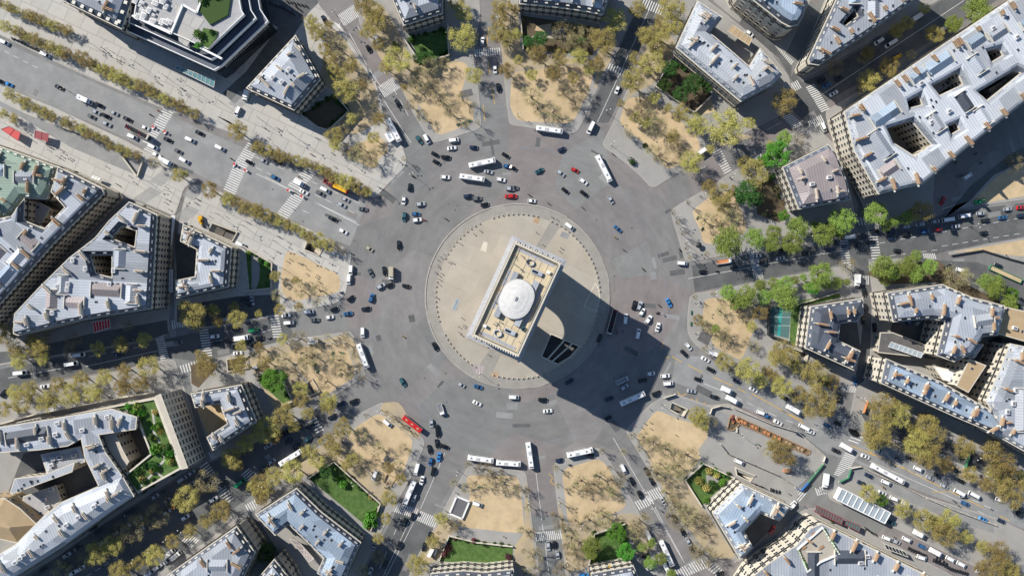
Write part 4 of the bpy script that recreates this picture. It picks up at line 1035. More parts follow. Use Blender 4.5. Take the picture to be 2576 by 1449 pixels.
def proto_car(kind, colk):
    key = (kind, colk)
    if key in PROTO: return PROTO[key]
    body, parts = BASE[kind]
    L, W = (KINDS.get(kind) or VANK[kind])[:2]
    r = bpy.data.objects.new('car' if kind in KINDS else 'van', None)
    ps = []
    def part(n, me, loc=(0, 0, 0)):
        o = bpy.data.objects.new(n, me); o.location = loc; ps.append(o)
    part('body', paint(body, 'paint_' + colk))
    for n, me in parts: part(n, me)
    for sx in (-1, 1):
        for sy in (-1, 1): part('wheel', WHEEL, (sx * L * .31, sy * (W / 2 - .1), .32))
    PROTO[key] = (r, ps); return PROTO[key]
def proto_misc(key, name, parts):
    if key in PROTO: return PROTO[key]
    r = bpy.data.objects.new(name, None); ps = []
    for n, me, loc in parts():
        o = bpy.data.objects.new(n, me); o.location = loc; ps.append(o)
    PROTO[key] = (r, ps); return PROTO[key]
def mbm(fn, name, mats):
    b = MB(); fn(b); return b.mesh(name, mats)
def wheels(L, W, xs, big=True):
    return [('wheel', BIGWHEEL if big else WHEEL, (x * L / 2, s * (W / 2 - .12), .48 if big else .32)) for x in xs for s in (-1, 1)]
def rbox(b, L, W, z0, z1, x0=0, mi=0, r=.22):
    rings = []
    for x, k in ((-L / 2, .93), (-L / 2 + .2, 1), (L / 2 - .25, 1), (L / 2, .92)):
        rings.append(ring4(x0 + x, W / 2 * k, z0, z1 - (.12 if k < 1 else 0), r))
    b.loft(rings, mi)
def p_bus(colk, L, seedv=0):
    def parts():
        W, H = 2.55, 3.1
        out = [('body', mbm(lambda b: rbox(b, L, W, .35, H), 'body', ['paint_' + colk]), (0, 0, 0))]
        for s in (-1, 1):
            out.append(('side_window', mbm(lambda b: b.box((-.2, s * (W / 2 + .01), 1.95), (L - 1.6, .04, .95)), 'side_window', 'pane'), (0, 0, 0)))
        out.append(('windscreen', mbm(lambda b: b.box((L / 2 + .0, 0, 1.85), (.06, W * .82, 1.3)), 'windscreen', 'pane'), (0, 0, 0)))
        if colk in 'wg':
            out.append(('roof_unit', mbm(lambda b: (b.box((-L * .12, 0, H + .12), (2.0, 1.3, .24), 0, 0), [b.box((-L * .12 - .7 + i * .35, 0, H + .25), (.16, 1.0, .04), 0, 1) for i in range(5)]), 'roof_unit', ['white', 'metal']), (0, 0, 0)))
            [out.append(('roof_hatch', mbm(lambda b: b.box((L * q, 0, H + .05), (.9, .8, .1)), 'roof_hatch', 'metal'), (0, 0, 0))) for q in (.25, -.36)]
            [out.append(('roof_rail', mbm(lambda b: b.box((0, q * 1.02, H + .02), (L * .9, .1, .08)), 'roof_rail', 'lead'), (0, 0, 0))) for q in (-1, 1)]
            out.append(('front_roof', mbm(lambda b: b.box((L / 2 - .75, 0, H + .01), (.7, 2.0, .06)), 'front_roof', 'flat_dark'), (0, 0, 0)))
        if colk == 'r':
            out.append(('roof_hatch', mbm(lambda b: [b.box((L * f, 0, H + .06), (1.2, .7, .12)) for f in (-.3, 0, .3)], 'roof_hatch', 'beige_roof'), (0, 0, 0)))
            out.append(('side_band', mbm(lambda b: b.box((0, W / 2 + .06, 2.5), (L - .3, .12, 1.3)), 'side_band', 'teal'), (0, 0, 0)))
        return out + wheels(L, W, (-.52, .62))
    return proto_misc(('bus', colk, round(L, 1)), 'bus', parts)
def p_open(colk, L):
    def parts():
        W, H = 2.55, 4.1; rn = random.Random(2)
        out = [('body', mbm(lambda b: rbox(b, L, W, .35, 2.9), 'body', ['maroon' if colk == 'y' else 'paint_k']), (0, 0, 0))]
        def rail(b):
            for s in (-1, 1): b.box((0, s * (W / 2 - .05), 3.4), (L - .1, .1, 1.0))
            b.box((-L / 2 + .05, 0, 3.4), (.1, W - .2, 1.0)); b.box((L / 2 - .3, 0, 3.5), (.5, W - .2, 1.2))
        out.append(('upper_rail', mbm(rail, 'upper_rail', 'red' if colk == 'y' else 'frame'), (0, 0, 0)))
        def seats(b):
            for i in range(int(L / .9) - 1):
                for y in (-.75, .75): b.box((-L / 2 + .9 + i * .9, y, 3.2), (.5, .85, .6), 0, 0 if rn.random() < .8 else 1)
        out.append(('seat', mbm(seats, 'seat', ['iron', 'maroon']), (0, 0, 0)))
        if colk == 'y':
            out.append(('canopy', mbm(lambda b: ([b.box((L * .19 + (i - 2.5) * L * .09, 0, 4.25 + .06 * (i % 2)), (L * .09, W, .14)) for i in range(6)]), 'canopy', 'paint_y'), (0, 0, 0)))
            out.append(('front_cap', mbm(lambda b: b.box((L / 2 - .35, 0, 4.1), (.7, W, .5), 0, 0), 'front_cap', 'red'), (0, 0, 0)))
        else:
            out.append(('windscreen', mbm(lambda b: b.box((L / 2 + .01, 0, 2.0), (.06, W * .8, 1.4)), 'windscreen', 'pane'), (0, 0, 0)))
        return out + wheels(L, W, (-.52, .62))
    return proto_misc(('open', colk, round(L, 1)), 'tour_bus', parts)
def p_truck(colk, L, flat=False, load=None):
    def parts():
        W = 2.2; cl = 1.7; bl = L - cl - .15
        out = [('cab', mbm(lambda b: b.loft([ring4(L / 2 - cl, W / 2, .5, 2.3), ring4(L / 2 - .7, W / 2, .5, 2.3), ring4(L / 2 - .15, W / 2 * .96, .5, 1.35), ring4(L / 2, W / 2 * .9, .55, 1.1)]), 'cab', 'paint_w' if colk in 'wyW' else 'paint_' + colk), (0, 0, 0)),
               ('windscreen', mbm(lambda b: b.face([(L / 2 - .13, -W * .4, 1.38), (L / 2 - .13, W * .4, 1.38), (L / 2 - .66, W * .38, 2.28), (L / 2 - .66, -W * .38, 2.28)]), 'windscreen', 'pane'), (0, 0, 0)),
               ('chassis', mbm(lambda b: b.box((-cl / 2, 0, .65), (bl, W * .7, .3)), 'chassis', 'iron'), (0, 0, 0))]
        xm = -L / 2 + bl / 2
        if flat:
            out.append(('flatbed', mbm(lambda b: (b.box((xm, 0, .95), (bl, W, .3), 0, 0), [b.box((xm, s * W / 2, 1.3), (bl, .08, .45), 0, 0) for s in (-1, 1)], b.box((-L / 2, 0, 1.3), (.08, W, .45), 0, 0), b.box((xm, 0, 1.14), (bl - .3, W - .4, .12), 0, 1)), 'flatbed', ['white', load or 'metal']), (0, 0, 0)))
        else:
            out.append(('cargo_box', mbm(lambda b: (b.box((xm, 0, 2.0), (bl, W + .1, 2.4), 0, 0), b.box((xm, 0, 3.22), (bl - .15, W - .1, .05), 0, 1)), 'cargo_box', ['paint_' + ('i' if colk == 'y' else 'w' if colk == 'W' else colk), 'paint_i' if colk == 'y' else 'white']), (0, 0, 0)))
        return out + wheels(L, W, (-.55, .62))
    return proto_misc(('truck', colk, round(L, 1), flat, load), 'truck', parts)
def p_moto(colk):
    def parts():
        def body(b):
            b.bar((-.75, 0, .62), (.35, 0, .72), .16, .2, 7); b.bar((.3, 0, .75), (.62, 0, .6), .2, .1, 7); b.box((.55, 0, 1.0), (.12, .75, .08)); b.bar((.58, 0, .95), (.75, 0, .3), .06, .05, 5); b.box((.0, 0, .4), (.7, .35, .4)); b.box((-.65, 0, .85), (.35, .36, .3))
        return [('body', mbm(body, 'body', 'paint_' + colk), (0, 0, 0)), ('seat', mbm(lambda b: b.box((-.2, 0, .84), (.75, .32, .12)), 'seat', 'iron'), (0, 0, 0)), ('wheel', MWHEEL, (-.7, 0, .3)), ('wheel', MWHEEL, (.72, 0, .3))]
    return proto_misc(('moto', colk), 'motorbike', parts)
def p_trike():
    def parts():
        return [('body', mbm(lambda b: b.loft([ring4(-.9, .5, .3, .8), ring4(.1, .55, .3, .75), ring4(1.0, .2, .4, .7)]), 'body', 'paint_w'), (0, 0, 0)),
                ('canopy', mbm(lambda b: (b.box((-.35, 0, 1.85), (1.1, 1.15, .1)), [b.bar((x, y, .7), (x, y, 1.85), .03) for x in (-.8, .1) for y in (-.5, .5)]), 'canopy', 'red'), (0, 0, 0)),
                ('wheel', MWHEEL, (1.0, 0, .3)), ('wheel', MWHEEL, (-.7, .5, .3)), ('wheel', MWHEEL, (-.7, -.5, .3))]
    return proto_misc('trike', 'pedicab', parts)
def p_machine(colk):
    def parts():
        return [('body', mbm(lambda b: (b.box((-.8, 0, 1.3), (2.2, 2.0, 1.2)), b.box((1.2, 0, 1.0), (1.4, 1.5, .7))), 'body', 'paint_' + colk), (0, 0, 0)),
                ('cab', mbm(lambda b: (b.box((.2, 0, 2.3), (1.2, 1.3, 1.3), 0, 1, .85), b.box((.2, 0, 2.99), (1.15, 1.2, .08), 0, 0)), 'cab', ['paint_' + colk, 'pane']), (0, 0, 0)),
                ('boom', mbm(lambda b: (b.bar((.9, .5, 1.6), (2.4, .5, 2.9), .22), b.bar((2.4, .5, 2.9), (3.2, .5, 1.2), .18)), 'boom', 'paint_' + colk), (0, 0, 0)),
                ('bucket', mbm(lambda b: b.box((3.2, .5, .8), (.7, 1.5, .8), 0, 0, .7), 'bucket', 'iron'), (0, 0, 0))] + wheels(3.0, 2.2, (-.8, .8))
    return proto_misc(('machine', colk), 'digger', parts)
DATA = """
@ 0 0
vw 28,422,25 445,548,25 1325,1375,25 1905,1405,25 2385,1120,115
lw 707,928,25
xw 845,1003,25,150 2470,965,105,110
cc 85,850,25
ck -10,815,25 590,880,25 995,1060,25 1062,1168,25 1278,1200,25 1685,1408,25 2005,1340,25
cg 917,1175,25
cs 965,1130,25 1148,1140,25 1070,1248,25
cw 1460,1288,25
Bk 1370,1325,28,260
mk 1510,1155,25 115,388,60 150,400,60 185,415,60 215,430,60 245,445,60 270,458,60 295,470,60 320,480,60 345,492,60 370,502,60
mr 1590,1118,25
qr 1540,1285,115 1658,1333,115
#o 20,50,50 680,310,55,12
#o 60,270,60 660,540,62,9
#o 780,580,70 1960,1140,62,16
#o 90,950,62 540,1180,60,6
#o 670,1240,60 1060,1410,52,6
#o 40,1150,60 140,1200,60,2
to 2390,1320,105
p 1020,480 1030,515 1065,515 1080,535 1100,560 1040,560 1085,540 1180,600 1200,590 1215,610 1185,625 1225,575 1310,670 1520,665 1260,755 1560,800 1580,830 1600,840 1550,860 1785,800 1815,795 1790,910 1820,890 1840,910 1800,940 1880,945 1875,960 2000,1010 2260,1205 2400,1215 700,1175 330,1420 280,1340
l 872,410 1138,530 1400,650 1670,775 1942,900 2218,1025
Z 1690,1120 1590,1290,9,115,25 1570,1310 1480,1440,8,100,25
Z 2400,920 2260,860,8,110,60
D 40,515 420,710
@ 866 0
ck 685,200,62 1130,492,63 2440,885,83 1425,1045,63
ct 1640,1410,55
cw 2278,415,-86 2405,698,87
vw 1218,398,65 1715,1398,62 1990,1408,-8
bw 1385,1312,62,250
mk 140,30,50 170,42,50 200,55,50 230,70,50 260,75,50 290,90,50 320,110,50 350,125,50 380,150,50 310,15,60 345,22,60 380,30,60 420,40,60 460,50,60 500,60,60 440,100,60 400,70,60
mb 265,65,50 352,118,50
ms 215,45,50 330,95,50
to 1090,50,110 1180,130,115 1210,240,105 1110,320,85 740,260,55 620,330,95 690,500,70 740,580,75 950,660,80 800,740,90 900,900,135 1070,850,60 1440,600,135 1310,680,75 1230,450,65 960,1210,62 790,1370,90 1240,1200,75 2020,20,85 2090,140,88 2060,380,145 2480,60,105 2450,180,90 2440,330,105 2520,400,90 2530,720,85 2190,760,90 1490,880,32 1180,1390,65 560,230,85
tb 830,480,90 880,1310,60 1770,880,95 1750,680,85 1900,640,60 1600,880,70 1550,1060,55 1680,1180,65 1060,1140,40 1180,1070,25 1850,1000,80 2080,1000,70 1620,780,80 1950,1120,70 2230,1230,25 2200,1050,22 2120,1270,25
tg 1660,590,75 1750,570,55
bg 1560,400,40 1665,490,30 1400,460,40
p 90,1280 100,1300 65,1275 115,1385 620,1390 650,1395 600,1388 1425,790 1440,800 1460,810 1410,780 1450,850 1480,800 1590,690 1610,700 1640,710 1600,720 210,1290 230,1300 1090,215 640,110 440,150 860,240 2370,570 2440,600
l 62,1215 345,1345 815,165 895,300 1215,855 1290,990
Z 560,125 655,235,7,100,-25
Z 785,260 865,300,7,120,58 860,210 1010,110,12,130,58
Z 1160,985 1240,1010,6,120,58 1265,925 1420,830,13,130,58
Z 2205,535 2450,520,12,75,85
D 1020,265 1090,380 1270,690 1560,1215
L 890,320 1260,880 930,320 1210,830 1290,1020 1560,1440
Y 2340,280 2320,480 2340,610 2350,750 2370,860 2400,1050 2285,1060 2305,1220
@ 1732 0
cw 1060,905,110 2390,340,35
vw 795,1285,115,150
bw 378,1305,8,265
mk 1465,930,20
to 1030,210,130 910,420,142 1250,110,92 1620,70,140 1620,250,105 1490,210,65 1370,380,120 1500,350,110 1450,480,90 1250,600,72 1400,640,122 1210,810,132 260,560,100 200,500,60 480,590,90 680,580,90 850,650,80 410,740,85 620,790,60 200,760,60 770,700,60 30,100,60 40,350,60 1090,1050,42 1430,990,60 1570,1090,50 1700,1140,95 1860,1260,115 2150,1290,190 2390,1240,65 1620,1380,80 60,620,50
tb 520,350,110 640,320,90 740,360,90 200,960,105 260,1080,80 520,920,85 640,1030,85 720,900,60 420,1120,80 460,1200,60 1250,1150,90 1380,1180,80 1310,1110,80 1480,1290,90 1160,1330,45 740,980,40 600,480,60 700,480,60 1300,1010,70 1180,1370,40
tG 700,410,42
tg 290,400,75 1590,690,85 1530,850,70 1820,860,100 1690,950,80 1900,830,55 1960,880,55 160,430,60
to 1240,1190,60 1340,1240,60
p 30,840 60,860 165,1225 1280,1300 1400,960
l 60,1175 1260,1290 955,1140
Z 975,680 1150,740,8,80,113 1320,30 1510,110,9,100,113
L 1385,90 860,1230
D 240,30 240,30
@ 2598 0
ck 545,810,-30 720,790,-30
cb 595,860,-30
cw 665,940,-30
vw 1245,435,148,125 1125,415,148 1780,285,-33 565,1280,65
xg 1515,165,-33,130
vy 1310,570,-28
vr 735,1410,65
to 160,1020,132 1030,800,112 1220,670,102 1010,540,70 1290,310,80 1400,240,70 1570,90,60 1660,350,90
tb 960,580,60 310,1400,60 680,680,80 920,900,50 1430,560,50
tv 1855,250,95 2110,100,150 150,1400,85
Z 60,500 230,650,13,90,-55 425,870 575,1110,14,90,-22 240,890 310,850,5,90,60 425,1265 545,1200,8,90,62 190,1165 300,1270,8,100,-25
L 550,950 1970,10 -10,1310 130,1235
@ 0 487
vw 1530,28,27 2205,38,27 1845,165,30,110 2415,1010,27,95
cw 1570,110,27
xw 1665,180,27,150
cg 1790,75,27
ck 2505,185,27
ky 2020,765,80,70
mk 2325,150,27
qr 2355,212,115 2475,270,30
to 1795,325,75 2110,460,90
#o 2280,550,62 2560,690,70,4
#o 1120,15,55 1380,120,55,4
tb 1560,190,60
to 1870,310,40
p 420,25 480,25 500,35 520,40 540,30 590,45 610,60 640,95 480,60 570,125 590,135 610,150 620,125 690,155 710,145 780,150 1070,230 1170,400 1185,415 1345,385 1380,485 1660,590 1680,560 1700,660 1660,430 1790,570 1970,550 1985,555 1960,590 1975,600 2030,695 2110,730 2270,730 2470,780 2490,790 2480,795 2340,860 2390,865 1300,325
l 1490,378 1712,480 2190,705 2445,820
Z 2550,20 2420,220,11,130,25 2400,260 2310,480,11,130,25 1560,30 1480,90,5,120,25
@ 866 487
cs 75,170,25 1655,605,-8 2340,280,12
ck 225,185,28 2510,115,33 1800,105,28 1815,185,28 1910,135,5 1435,1020,88
cb 190,340,28 1610,705,3 2530,225,10
xw 435,395,28,115
vw 690,460,27 950,1270,95 930,1365,95
cw 480,485,27 1485,570,97 1620,765,-10 1905,335,3 1970,42,-8 2465,360,10 875,880,27
cg 645,498,27 1150,1295,65
cs 900,560,25 860,612,27
cg 1075,655,8
ck 770,755,25 1545,435,-80
ct 1490,735,98
cd 2190,35,3 2135,525,-8
cg 2225,550,-8
ck 2300,610,-10
cs 2560,450,3
cr 2550,530,3
bw 2275,190,-12,270 2175,340,8,250
By 800,420,25,260
ci 1140,1055,33
ck 1290,1280,80 1345,1420,-20 1510,1430,10
xy 1358,1305,90,140
cs 1255,1430,-30
mk 1575,325,20 1910,755,30 430,330,30
mr 1690,765,10
qr 330,470,30 465,530,30
mk 385,490,25
#o 20,50,62 420,170,60,6
#o 520,200,60 1110,480,68,10
#o 20,670,62 480,890,55,7
#o 540,930,70 730,1020,70,3
to 800,10,70 200,1330,55 410,1370,45
tb 900,60,70 1000,100,80 1150,150,80 1230,70,60 1050,30,60 1490,150,25 1200,210,40
tb 880,1090,30 830,1050,40
p 545,100 575,95 560,105 670,210 790,230 930,255 740,85 760,90 820,285 1220,430 1245,440 80,880 215,930 235,935 205,840 320,990 345,1000 215,1085 145,1130 80,1080 130,1170 250,1190 330,1040 430,1080 460,1100 340,1160 350,1165 310,1180 440,1200 470,1210 420,1195 365,1260 500,1305 510,1255 700,1250 610,1320 630,1330 600,1340 540,1385 620,1380 640,1390 750,1320 780,1280 740,1200 770,1210 500,1390 570,1170 600,1170 930,1200 360,650 2190,905 2235,900 2250,870 2050,1000 1890,1110 1860,1140 1930,1110 1940,1190 1970,1190 1825,1165 1830,1220 1810,1250 1830,1240 1860,1300 1835,1320 1840,1360 1860,1365 1835,1410 1800,1290
l 210,28 500,0 900,150 185,975 455,1100 280,1255 1310,85 1460,190 1270,460 1580,320
Z 560,260 380,440,11,125,27 420,530 250,740,12,125,27
L 0,300 1010,790 90,330 1040,820
D 0,240 320,390 -10,130 330,280 560,380 1090,620 590,510 1040,720 330,390 590,520
D 470,670 590,720
@ 1732 487
cd 500,55,-22
ct 275,270,-28
cs 490,295,35 995,565,60
cr 635,265,25 5,525,3
cw 720,380,35 200,573,4
ck 535,470,40 725,500,38 5,240,30
cg 20,440,3
cb 1065,855,42
bw 925,248,63,290
vw 580,830,37,120 1720,1200,4
mk 175,515,35 370,600,35 715,645,40 1130,1070,35 1320,1260,50 1690,1065,60 2065,1280,-5 1020,105,40
my 1040,940,35
ck 1925,1285,-3 2240,1245,-5 2540,1195,-8
cs 2470,1125,-8
kw 2135,1180,-8,170
to 1815,170,120 2330,190,70 2430,280,140 1990,60,50 1990,440,80 2100,510,120 2230,480,60 2120,640,60
tb 1500,120,90 1400,60,60 1950,760,80 2200,720,90 2120,820,60 1700,120,60 2060,760,60 2150,590,60 1640,40,60
tb 1780,590,22 1625,690,22 1670,785,22 1725,900,22 1760,1045,22 1795,1140,22 1960,1110,25
tg 2370,500,130 2450,560,80
tv 2170,990,165 2440,940,105
tG 2540,170,70
tv 2500,1420,70
bg 1210,180,35 1340,20,30
p 245,890 310,1015 325,1020 490,1045 480,1080 395,730 450,760 505,780 1890,530 2190,340 1735,750 1750,570 45,1010 100,1110 75,1190 130,1220 1915,850
l 1650,750 1690,855 1740,1000 1760,1100 1900,525 2190,340 1000,20
Z 2050,50 2170,280,11,85,-28 2430,1085 2490,1385,16,95,-5
L 1775,1355 2576,1210
@ 2598 487
ck 1310,1075,8 2180,895,-8 2195,770,-8 1080,885,-8 1045,990,-5 955,930,-8 905,1015,-5 690,985,-8 400,1105,-5 155,1070,-8 1400,910,-8 2325,1225,25 1815,1235,-20
cd 630,1060,-6 790,1030,-6 1250,880,-8 1250,950,-5 2550,720,-8
cs 130,1150,-6 1390,835,-8 1535,808,-6 1690,780,-8 1895,830,-8 2420,655,-8 2145,700,-5
cb 1580,880,-8 2370,740,-6
cr 1720,858,-8 1765,570,-60 2550,640,-5
vw 830,935,-6,125 1830,760,-8,130 1995,722,-8,135 1955,1275,20 2020,322,-33
xw 905,1375,92,190
kG 2115,585,-8,110
mk 2100,100,-33 1900,190,-33 2150,190,-33
to 1540,680,110
tv 1080,700,120 1270,780,60 1385,740,75 290,830,110 60,890,80 30,1010,90 560,920,110 740,770,130 720,910,50 480,830,60 630,840,80 250,1000,110 1180,820,60 540,1300,120 60,1400,60 170,1400,80 260,1370,50 490,1420,70 590,1410,60 690,1400,60 780,1390,40 390,1430,50 1130,1240,120 1240,1290,90 1380,1230,100 1490,1130,60 1480,1290,90 1620,1240,80 1160,1360,70 350,1340,35
tG 80,120,130 150,720,55
tv 2170,1390,80 2300,1390,80
tb 1900,1340,120 800,1220,80 1560,700,60 2480,180,90 1980,1340,80
to 20,30,60
Z 760,980 790,1220,11,90,-3 1040,830 1090,1150,13,95,-3 1570,1130 1680,1130,7,60,70 870,1370 1010,1370,10,90,88 910,780 970,780,3,80,75
L 0,1205 760,1070
D 1120,1000 2576,740 1120,1140 1750,1060 1750,1030 2576,895
p 1330,715 880,1240 2040,835 2400,1120
l 2040,835 410,940
@ 0 974
vw 780,675,-7,130 710,765,-8,125 195,855,-6,130 590,965,-3
vs 2290,312,-8
cw 450,990,-6 2155,487,-8
cd 1185,675,-8
cg 1790,545,-8 1355,515,-5
ck 2175,555,-8 2290,522,-5 2380,418,-5 30,1060,-50 2540,570,0 2465,140,30 2350,590,0 2510,160,70
cs 2535,130,80
xw 2430,505,-6,150
vG 2545,425,-6
to 70,480,115 170,620,85 190,720,95 380,590,110 430,700,80 1210,560,85 1460,510,80 990,610,75 1940,250,135 2150,220,70 2390,310,90 2360,200,60 1980,350,75 1270,840,95 1490,790,110 1060,900,90 820,920,90 590,970,85 300,1020,90 160,1040,85 230,1150,110 480,1140,115 710,1080,110 940,1050,100 1230,1000,90 1410,960,90 40,1210,80 2080,800,110 2030,690,70 2420,770,110 2430,580,60 330,540,80 2190,340,60
tb 450,480,70 1290,370,60 2010,380,70 740,520,80 1550,900,30 700,630,60
tG 1360,1170,45 1570,1180,45 1560,1250,45 400,230,50
cw 2390,655,-6
p 1615,770 1660,765 1690,770 1665,660 2120,720 2140,740 2490,640 2510,660 2530,640 2545,680 830,985 930,940 2440,540
Z 1735,370 1920,330,9,85,80 1600,470 1660,725,13,85,-8 2045,400 2090,680,12,90,-6 1825,820 1990,770,7,85,75
L 860,790 1590,630 80,905 640,805 2060,560 2576,450
D 900,690 1560,560
@ 866 974
cw 300,275,-5 740,295,-8 2225,1160,25 10,790,-30
vw 525,240,-6 325,350,-6 1070,450,90 1320,1362,40
vW 1860,1225,70,125
cg 590,322,-5
cs 2065,975,30
cb 2235,995,15 925,258,-10 1160,100,-70
ck 785,215,-20 1105,210,-10 950,105,-38 35,505,-8 765,1295,-30 435,1400,-30 545,1390,-22 985,1140,-20 1820,1415,78 -10,555,0
cd 848,1170,-30
ct 1475,950,62
cs 1765,1362,88
bw 1072,685,70,255
br 1570,1370,38,235
my 1478,487,30
mk 130,505,-20 855,45,-30
ck 1800,590,62
to 240,220,60 40,255,40 90,745,80 440,1010,80 450,1120,80 290,1280,115 120,1390,120 880,1400,95 720,1120,95 740,1190,80 520,1260,70 270,510,60 380,1380,70 40,600,60 430,190,50
tb 215,75,60 280,720,80 350,850,60 430,520,90 1040,780,25 980,690,25 1060,905,30 515,530,20 910,470,40 720,490,40 600,560,70 570,690,80 830,730,80 840,830,80 700,950,80 450,660,80 500,760,70 940,880,40 1310,1255,22 1105,1285,22 1380,1330,22 1470,1410,22 900,560,60 640,30,90 450,30,70 610,140,40
tG 190,930,125
bg 590,770,20
p 845,45 820,70 840,470 850,460 830,510 820,490 890,560 905,580 2030,400 2040,390 2070,300 2090,370 2085,390 1990,385 2040,445 2060,470 2335,670 1815,95 1830,180 400,830 430,820 200,650 830,640 420,1245 910,770 155,590 200,600 250,630 300,570 280,540 770,560
l 1265,1225 1030,820 2260,860 520,660 690,150 1370,1290
Z 180,285 220,490,9,95,-4 570,1330 640,1440,5,90,-25
L 0,465 150,420
@ 1732 974
ck 1230,172,-75 1318,930,-12 1455,1060,-20 970,1310,-25 1735,660,45 2005,825,28 1875,920,18 2040,1098,15 310,1125,3 880,505,-70
cs 1285,182,-65 1130,1000,-30
cc 1580,150,65
cw 1310,243,-60 1375,318,-55 1470,395,-75 1400,862,-8 1545,885,-5 1780,592,52 1950,720,28 360,1238,-5 2435,1025,30
cs 1810,1038,8
cd 980,1115,-20 580,940,-30 2265,940,28
vw 1145,312,-82 1272,462,-78,115 1578,962,-5,115 20,1100,3 2520,1260,20,100
xs 1118,930,-24,145
xw 2170,1030,25,125 2225,1130,28,145
bw 1215,1115,-24,265
Bk 1010,340,105,250
mr 1058,450,-75
mk 1480,175,45 1465,250,-20
mw 1525,270,55
tv 2170,50,90 2360,80,120 2250,150,70 2530,90,80 2040,410,45
to 2130,740,95 2370,820,130 2500,940,80 1870,1270,100 1900,1340,90 2480,250,80 1870,320,60 2410,390,60 2560,830,60
tb 1840,90,25 2020,60,25 2100,230,60 2280,240,60 1960,380,60 2060,480,70 2140,500,70 1940,610,30 2440,590,60 2540,170,60 2310,300,50 2230,820,50 2000,1350,60 2050,1345,20 2150,460,70 2350,540,50
p 1330,1360 1390,1350 1410,1330 1230,1385 1300,1400 1390,1410 1390,1220 2280,720 1690,1280 1720,1290 1700,1210 1015,365 1600,1445
l 1840,155 1840,460 1500,1170 2020,60
Y 1530,550 1490,625 1540,700 1580,697 1610,690 1710,745 1770,775 1915,850 2025,895 2220,985 2270,1010 2350,1050 1565,590 1568,615 1660,1040 1700,1085 1690,1085 1755,1065 1800,1110 1880,1170 1880,1170 1950,1155 1850,1110 1880,1165 2390,1100 2410,1110 2410,1060 2576,1150 1640,755 1650,758
D 2150,1050 2576,1250
L 1930,960 2150,1050
@ 2598 974
ck 970,40,85 980,200,85 165,1105,25 705,1365,28 720,1110,-75 965,330,85 1075,400,85 860,1440,20
cb 600,1385,28 1430,330,-50 880,930,85 0,1295,20
cs 1515,345,-40
cw 105,1355,28
vw 380,1410,28,130
xw 270,1230,30,170
to 160,650,140 100,700,100 280,790,80 470,880,140 130,990,110 300,1060,90 500,1150,165 650,950,80 1170,1180,150 1300,1270,140 1090,1390,140 1600,1370,120 1470,1420,80 40,880,70 580,1230,80 1560,1300,60
tv 170,90,130 80,60,80 560,930,60 2270,20,100 2420,150,90
tG 2440,60,70 450,10,60
bg 2280,90,40 2500,190,40 150,30,30
p 1050,200 905,1245 330,100 820,1330
l 890,1090 470,1370
Z 750,1010 880,1020,9,70,72
Y 0,1150 360,1360 110,1220 340,1330
D 180,1330 560,1449 0,1250 150,1320
@ 0 1461
vs 1825,478,-35 1340,630,-35
cs 1922,412,-35 1920,525,-33 2020,465,-33 2110,528,-33 1675,692,-38 1555,650,-35 1675,808,-36 1270,958,-35 1410,980,-33 1385,882,-33 1190,1005,-33 665,1240,-33 1115,1050,-35 1520,1410,-38 1590,1355,-35 1680,1300,-35
cw 2145,680,-30 1860,860,-33 725,1420,-33 810,1372,-33 1480,1430,-38 1030,1110,-33
ck 2250,520,-50 1335,790,-35 670,1345,-35 1270,830,-33 770,1175,-30 930,970,-33 990,1010,-33 430,1395,-33
cr 1755,752,-33
vG 2410,515,-35,125
xw 1765,1245,-38,110
xg 1690,1230,-38,140
lg 1865,955,-35,200 1720,1045,-35,130 1560,1145,-35,190 1400,1250,-33,150
to 2330,250,115 2480,120,95 1890,650,130 2230,790,105 2060,890,75 1910,1000,75 980,1220,120 1130,1130,110 1550,1240,110 1740,1100,75 1210,1410,120 1390,1320,70 2570,550,80 2400,340,60
tb 2100,480,120 1980,560,90 1580,830,110 1350,960,120 850,1300,90 620,1390,100 1210,1000,90 1700,700,60 1440,880,70
bg 1510,325,50 1340,400,35 1520,525,45 1440,580,40 1400,380,35 1790,330,50 1740,400,45 1760,210,40 1690,170,45 1640,60,45 1700,80,40
p 2000,1140 310,660
mk 1640,605,-35
Z 2120,240 2220,190,6,80,62 2050,330 2310,690,16,95,-35 2470,400 2550,470,5,110,-40 2490,770 2576,720,5,90,62 1870,1060 1960,1120,6,110,-45
D 870,1449 1230,1230
@ 866 1461
cs 1590,660,110 155,298,-35 120,140,-35 1150,1400,-70 1185,1150,-70
cw 1668,490,105
vw 1615,375,105,155 1190,442,110 2228,728,20
cc 1840,255,100
cb 1755,300,105
ck 1745,178,78 1820,120,80 1895,148,20 1780,400,100 1570,855,110 1490,910,110 1435,1145,110 1690,1158,105 1745,1050,105 330,90,-40 410,140,-40 70,375,-55 210,80,-35 1300,1340,110 1825,10,85 300,10,-35
ct 520,70,-40
lg 2035,385,108,150
vg 1795,1220,110
bw 345,260,-32,260 1540,620,113,260 2260,275,8,260 2540,318,4,245
mk 1305,565,25 1630,830,110
to 535,195,90 720,90,85 780,170,80 190,445,105 380,400,115 40,500,90 90,590,80 60,650,80 960,280,70 920,330,60 1350,670,90 1330,350,65 1460,470,60 1230,1070,65 1630,1330,115 1780,1100,75 1860,860,75 1310,860,60 620,290,80 40,20,100 170,30,90
tb 1080,380,80 1030,270,60 1200,290,60 1500,180,70 1230,170,70 1450,320,50 1960,940,75 2290,390,90 2400,470,90 1250,480,50 780,20,60 1060,20,60 1230,1250,70 1060,1400,70 2120,560,60 1990,500,40
tb 2125,330,28 2470,400,25 2195,525,28 2295,545,28 2405,570,28 2510,580,28
bG 1160,850,60 1210,820,40 1120,920,50 880,520,45 830,470,30 1190,920,40
tg 100,1190,110 700,400,70
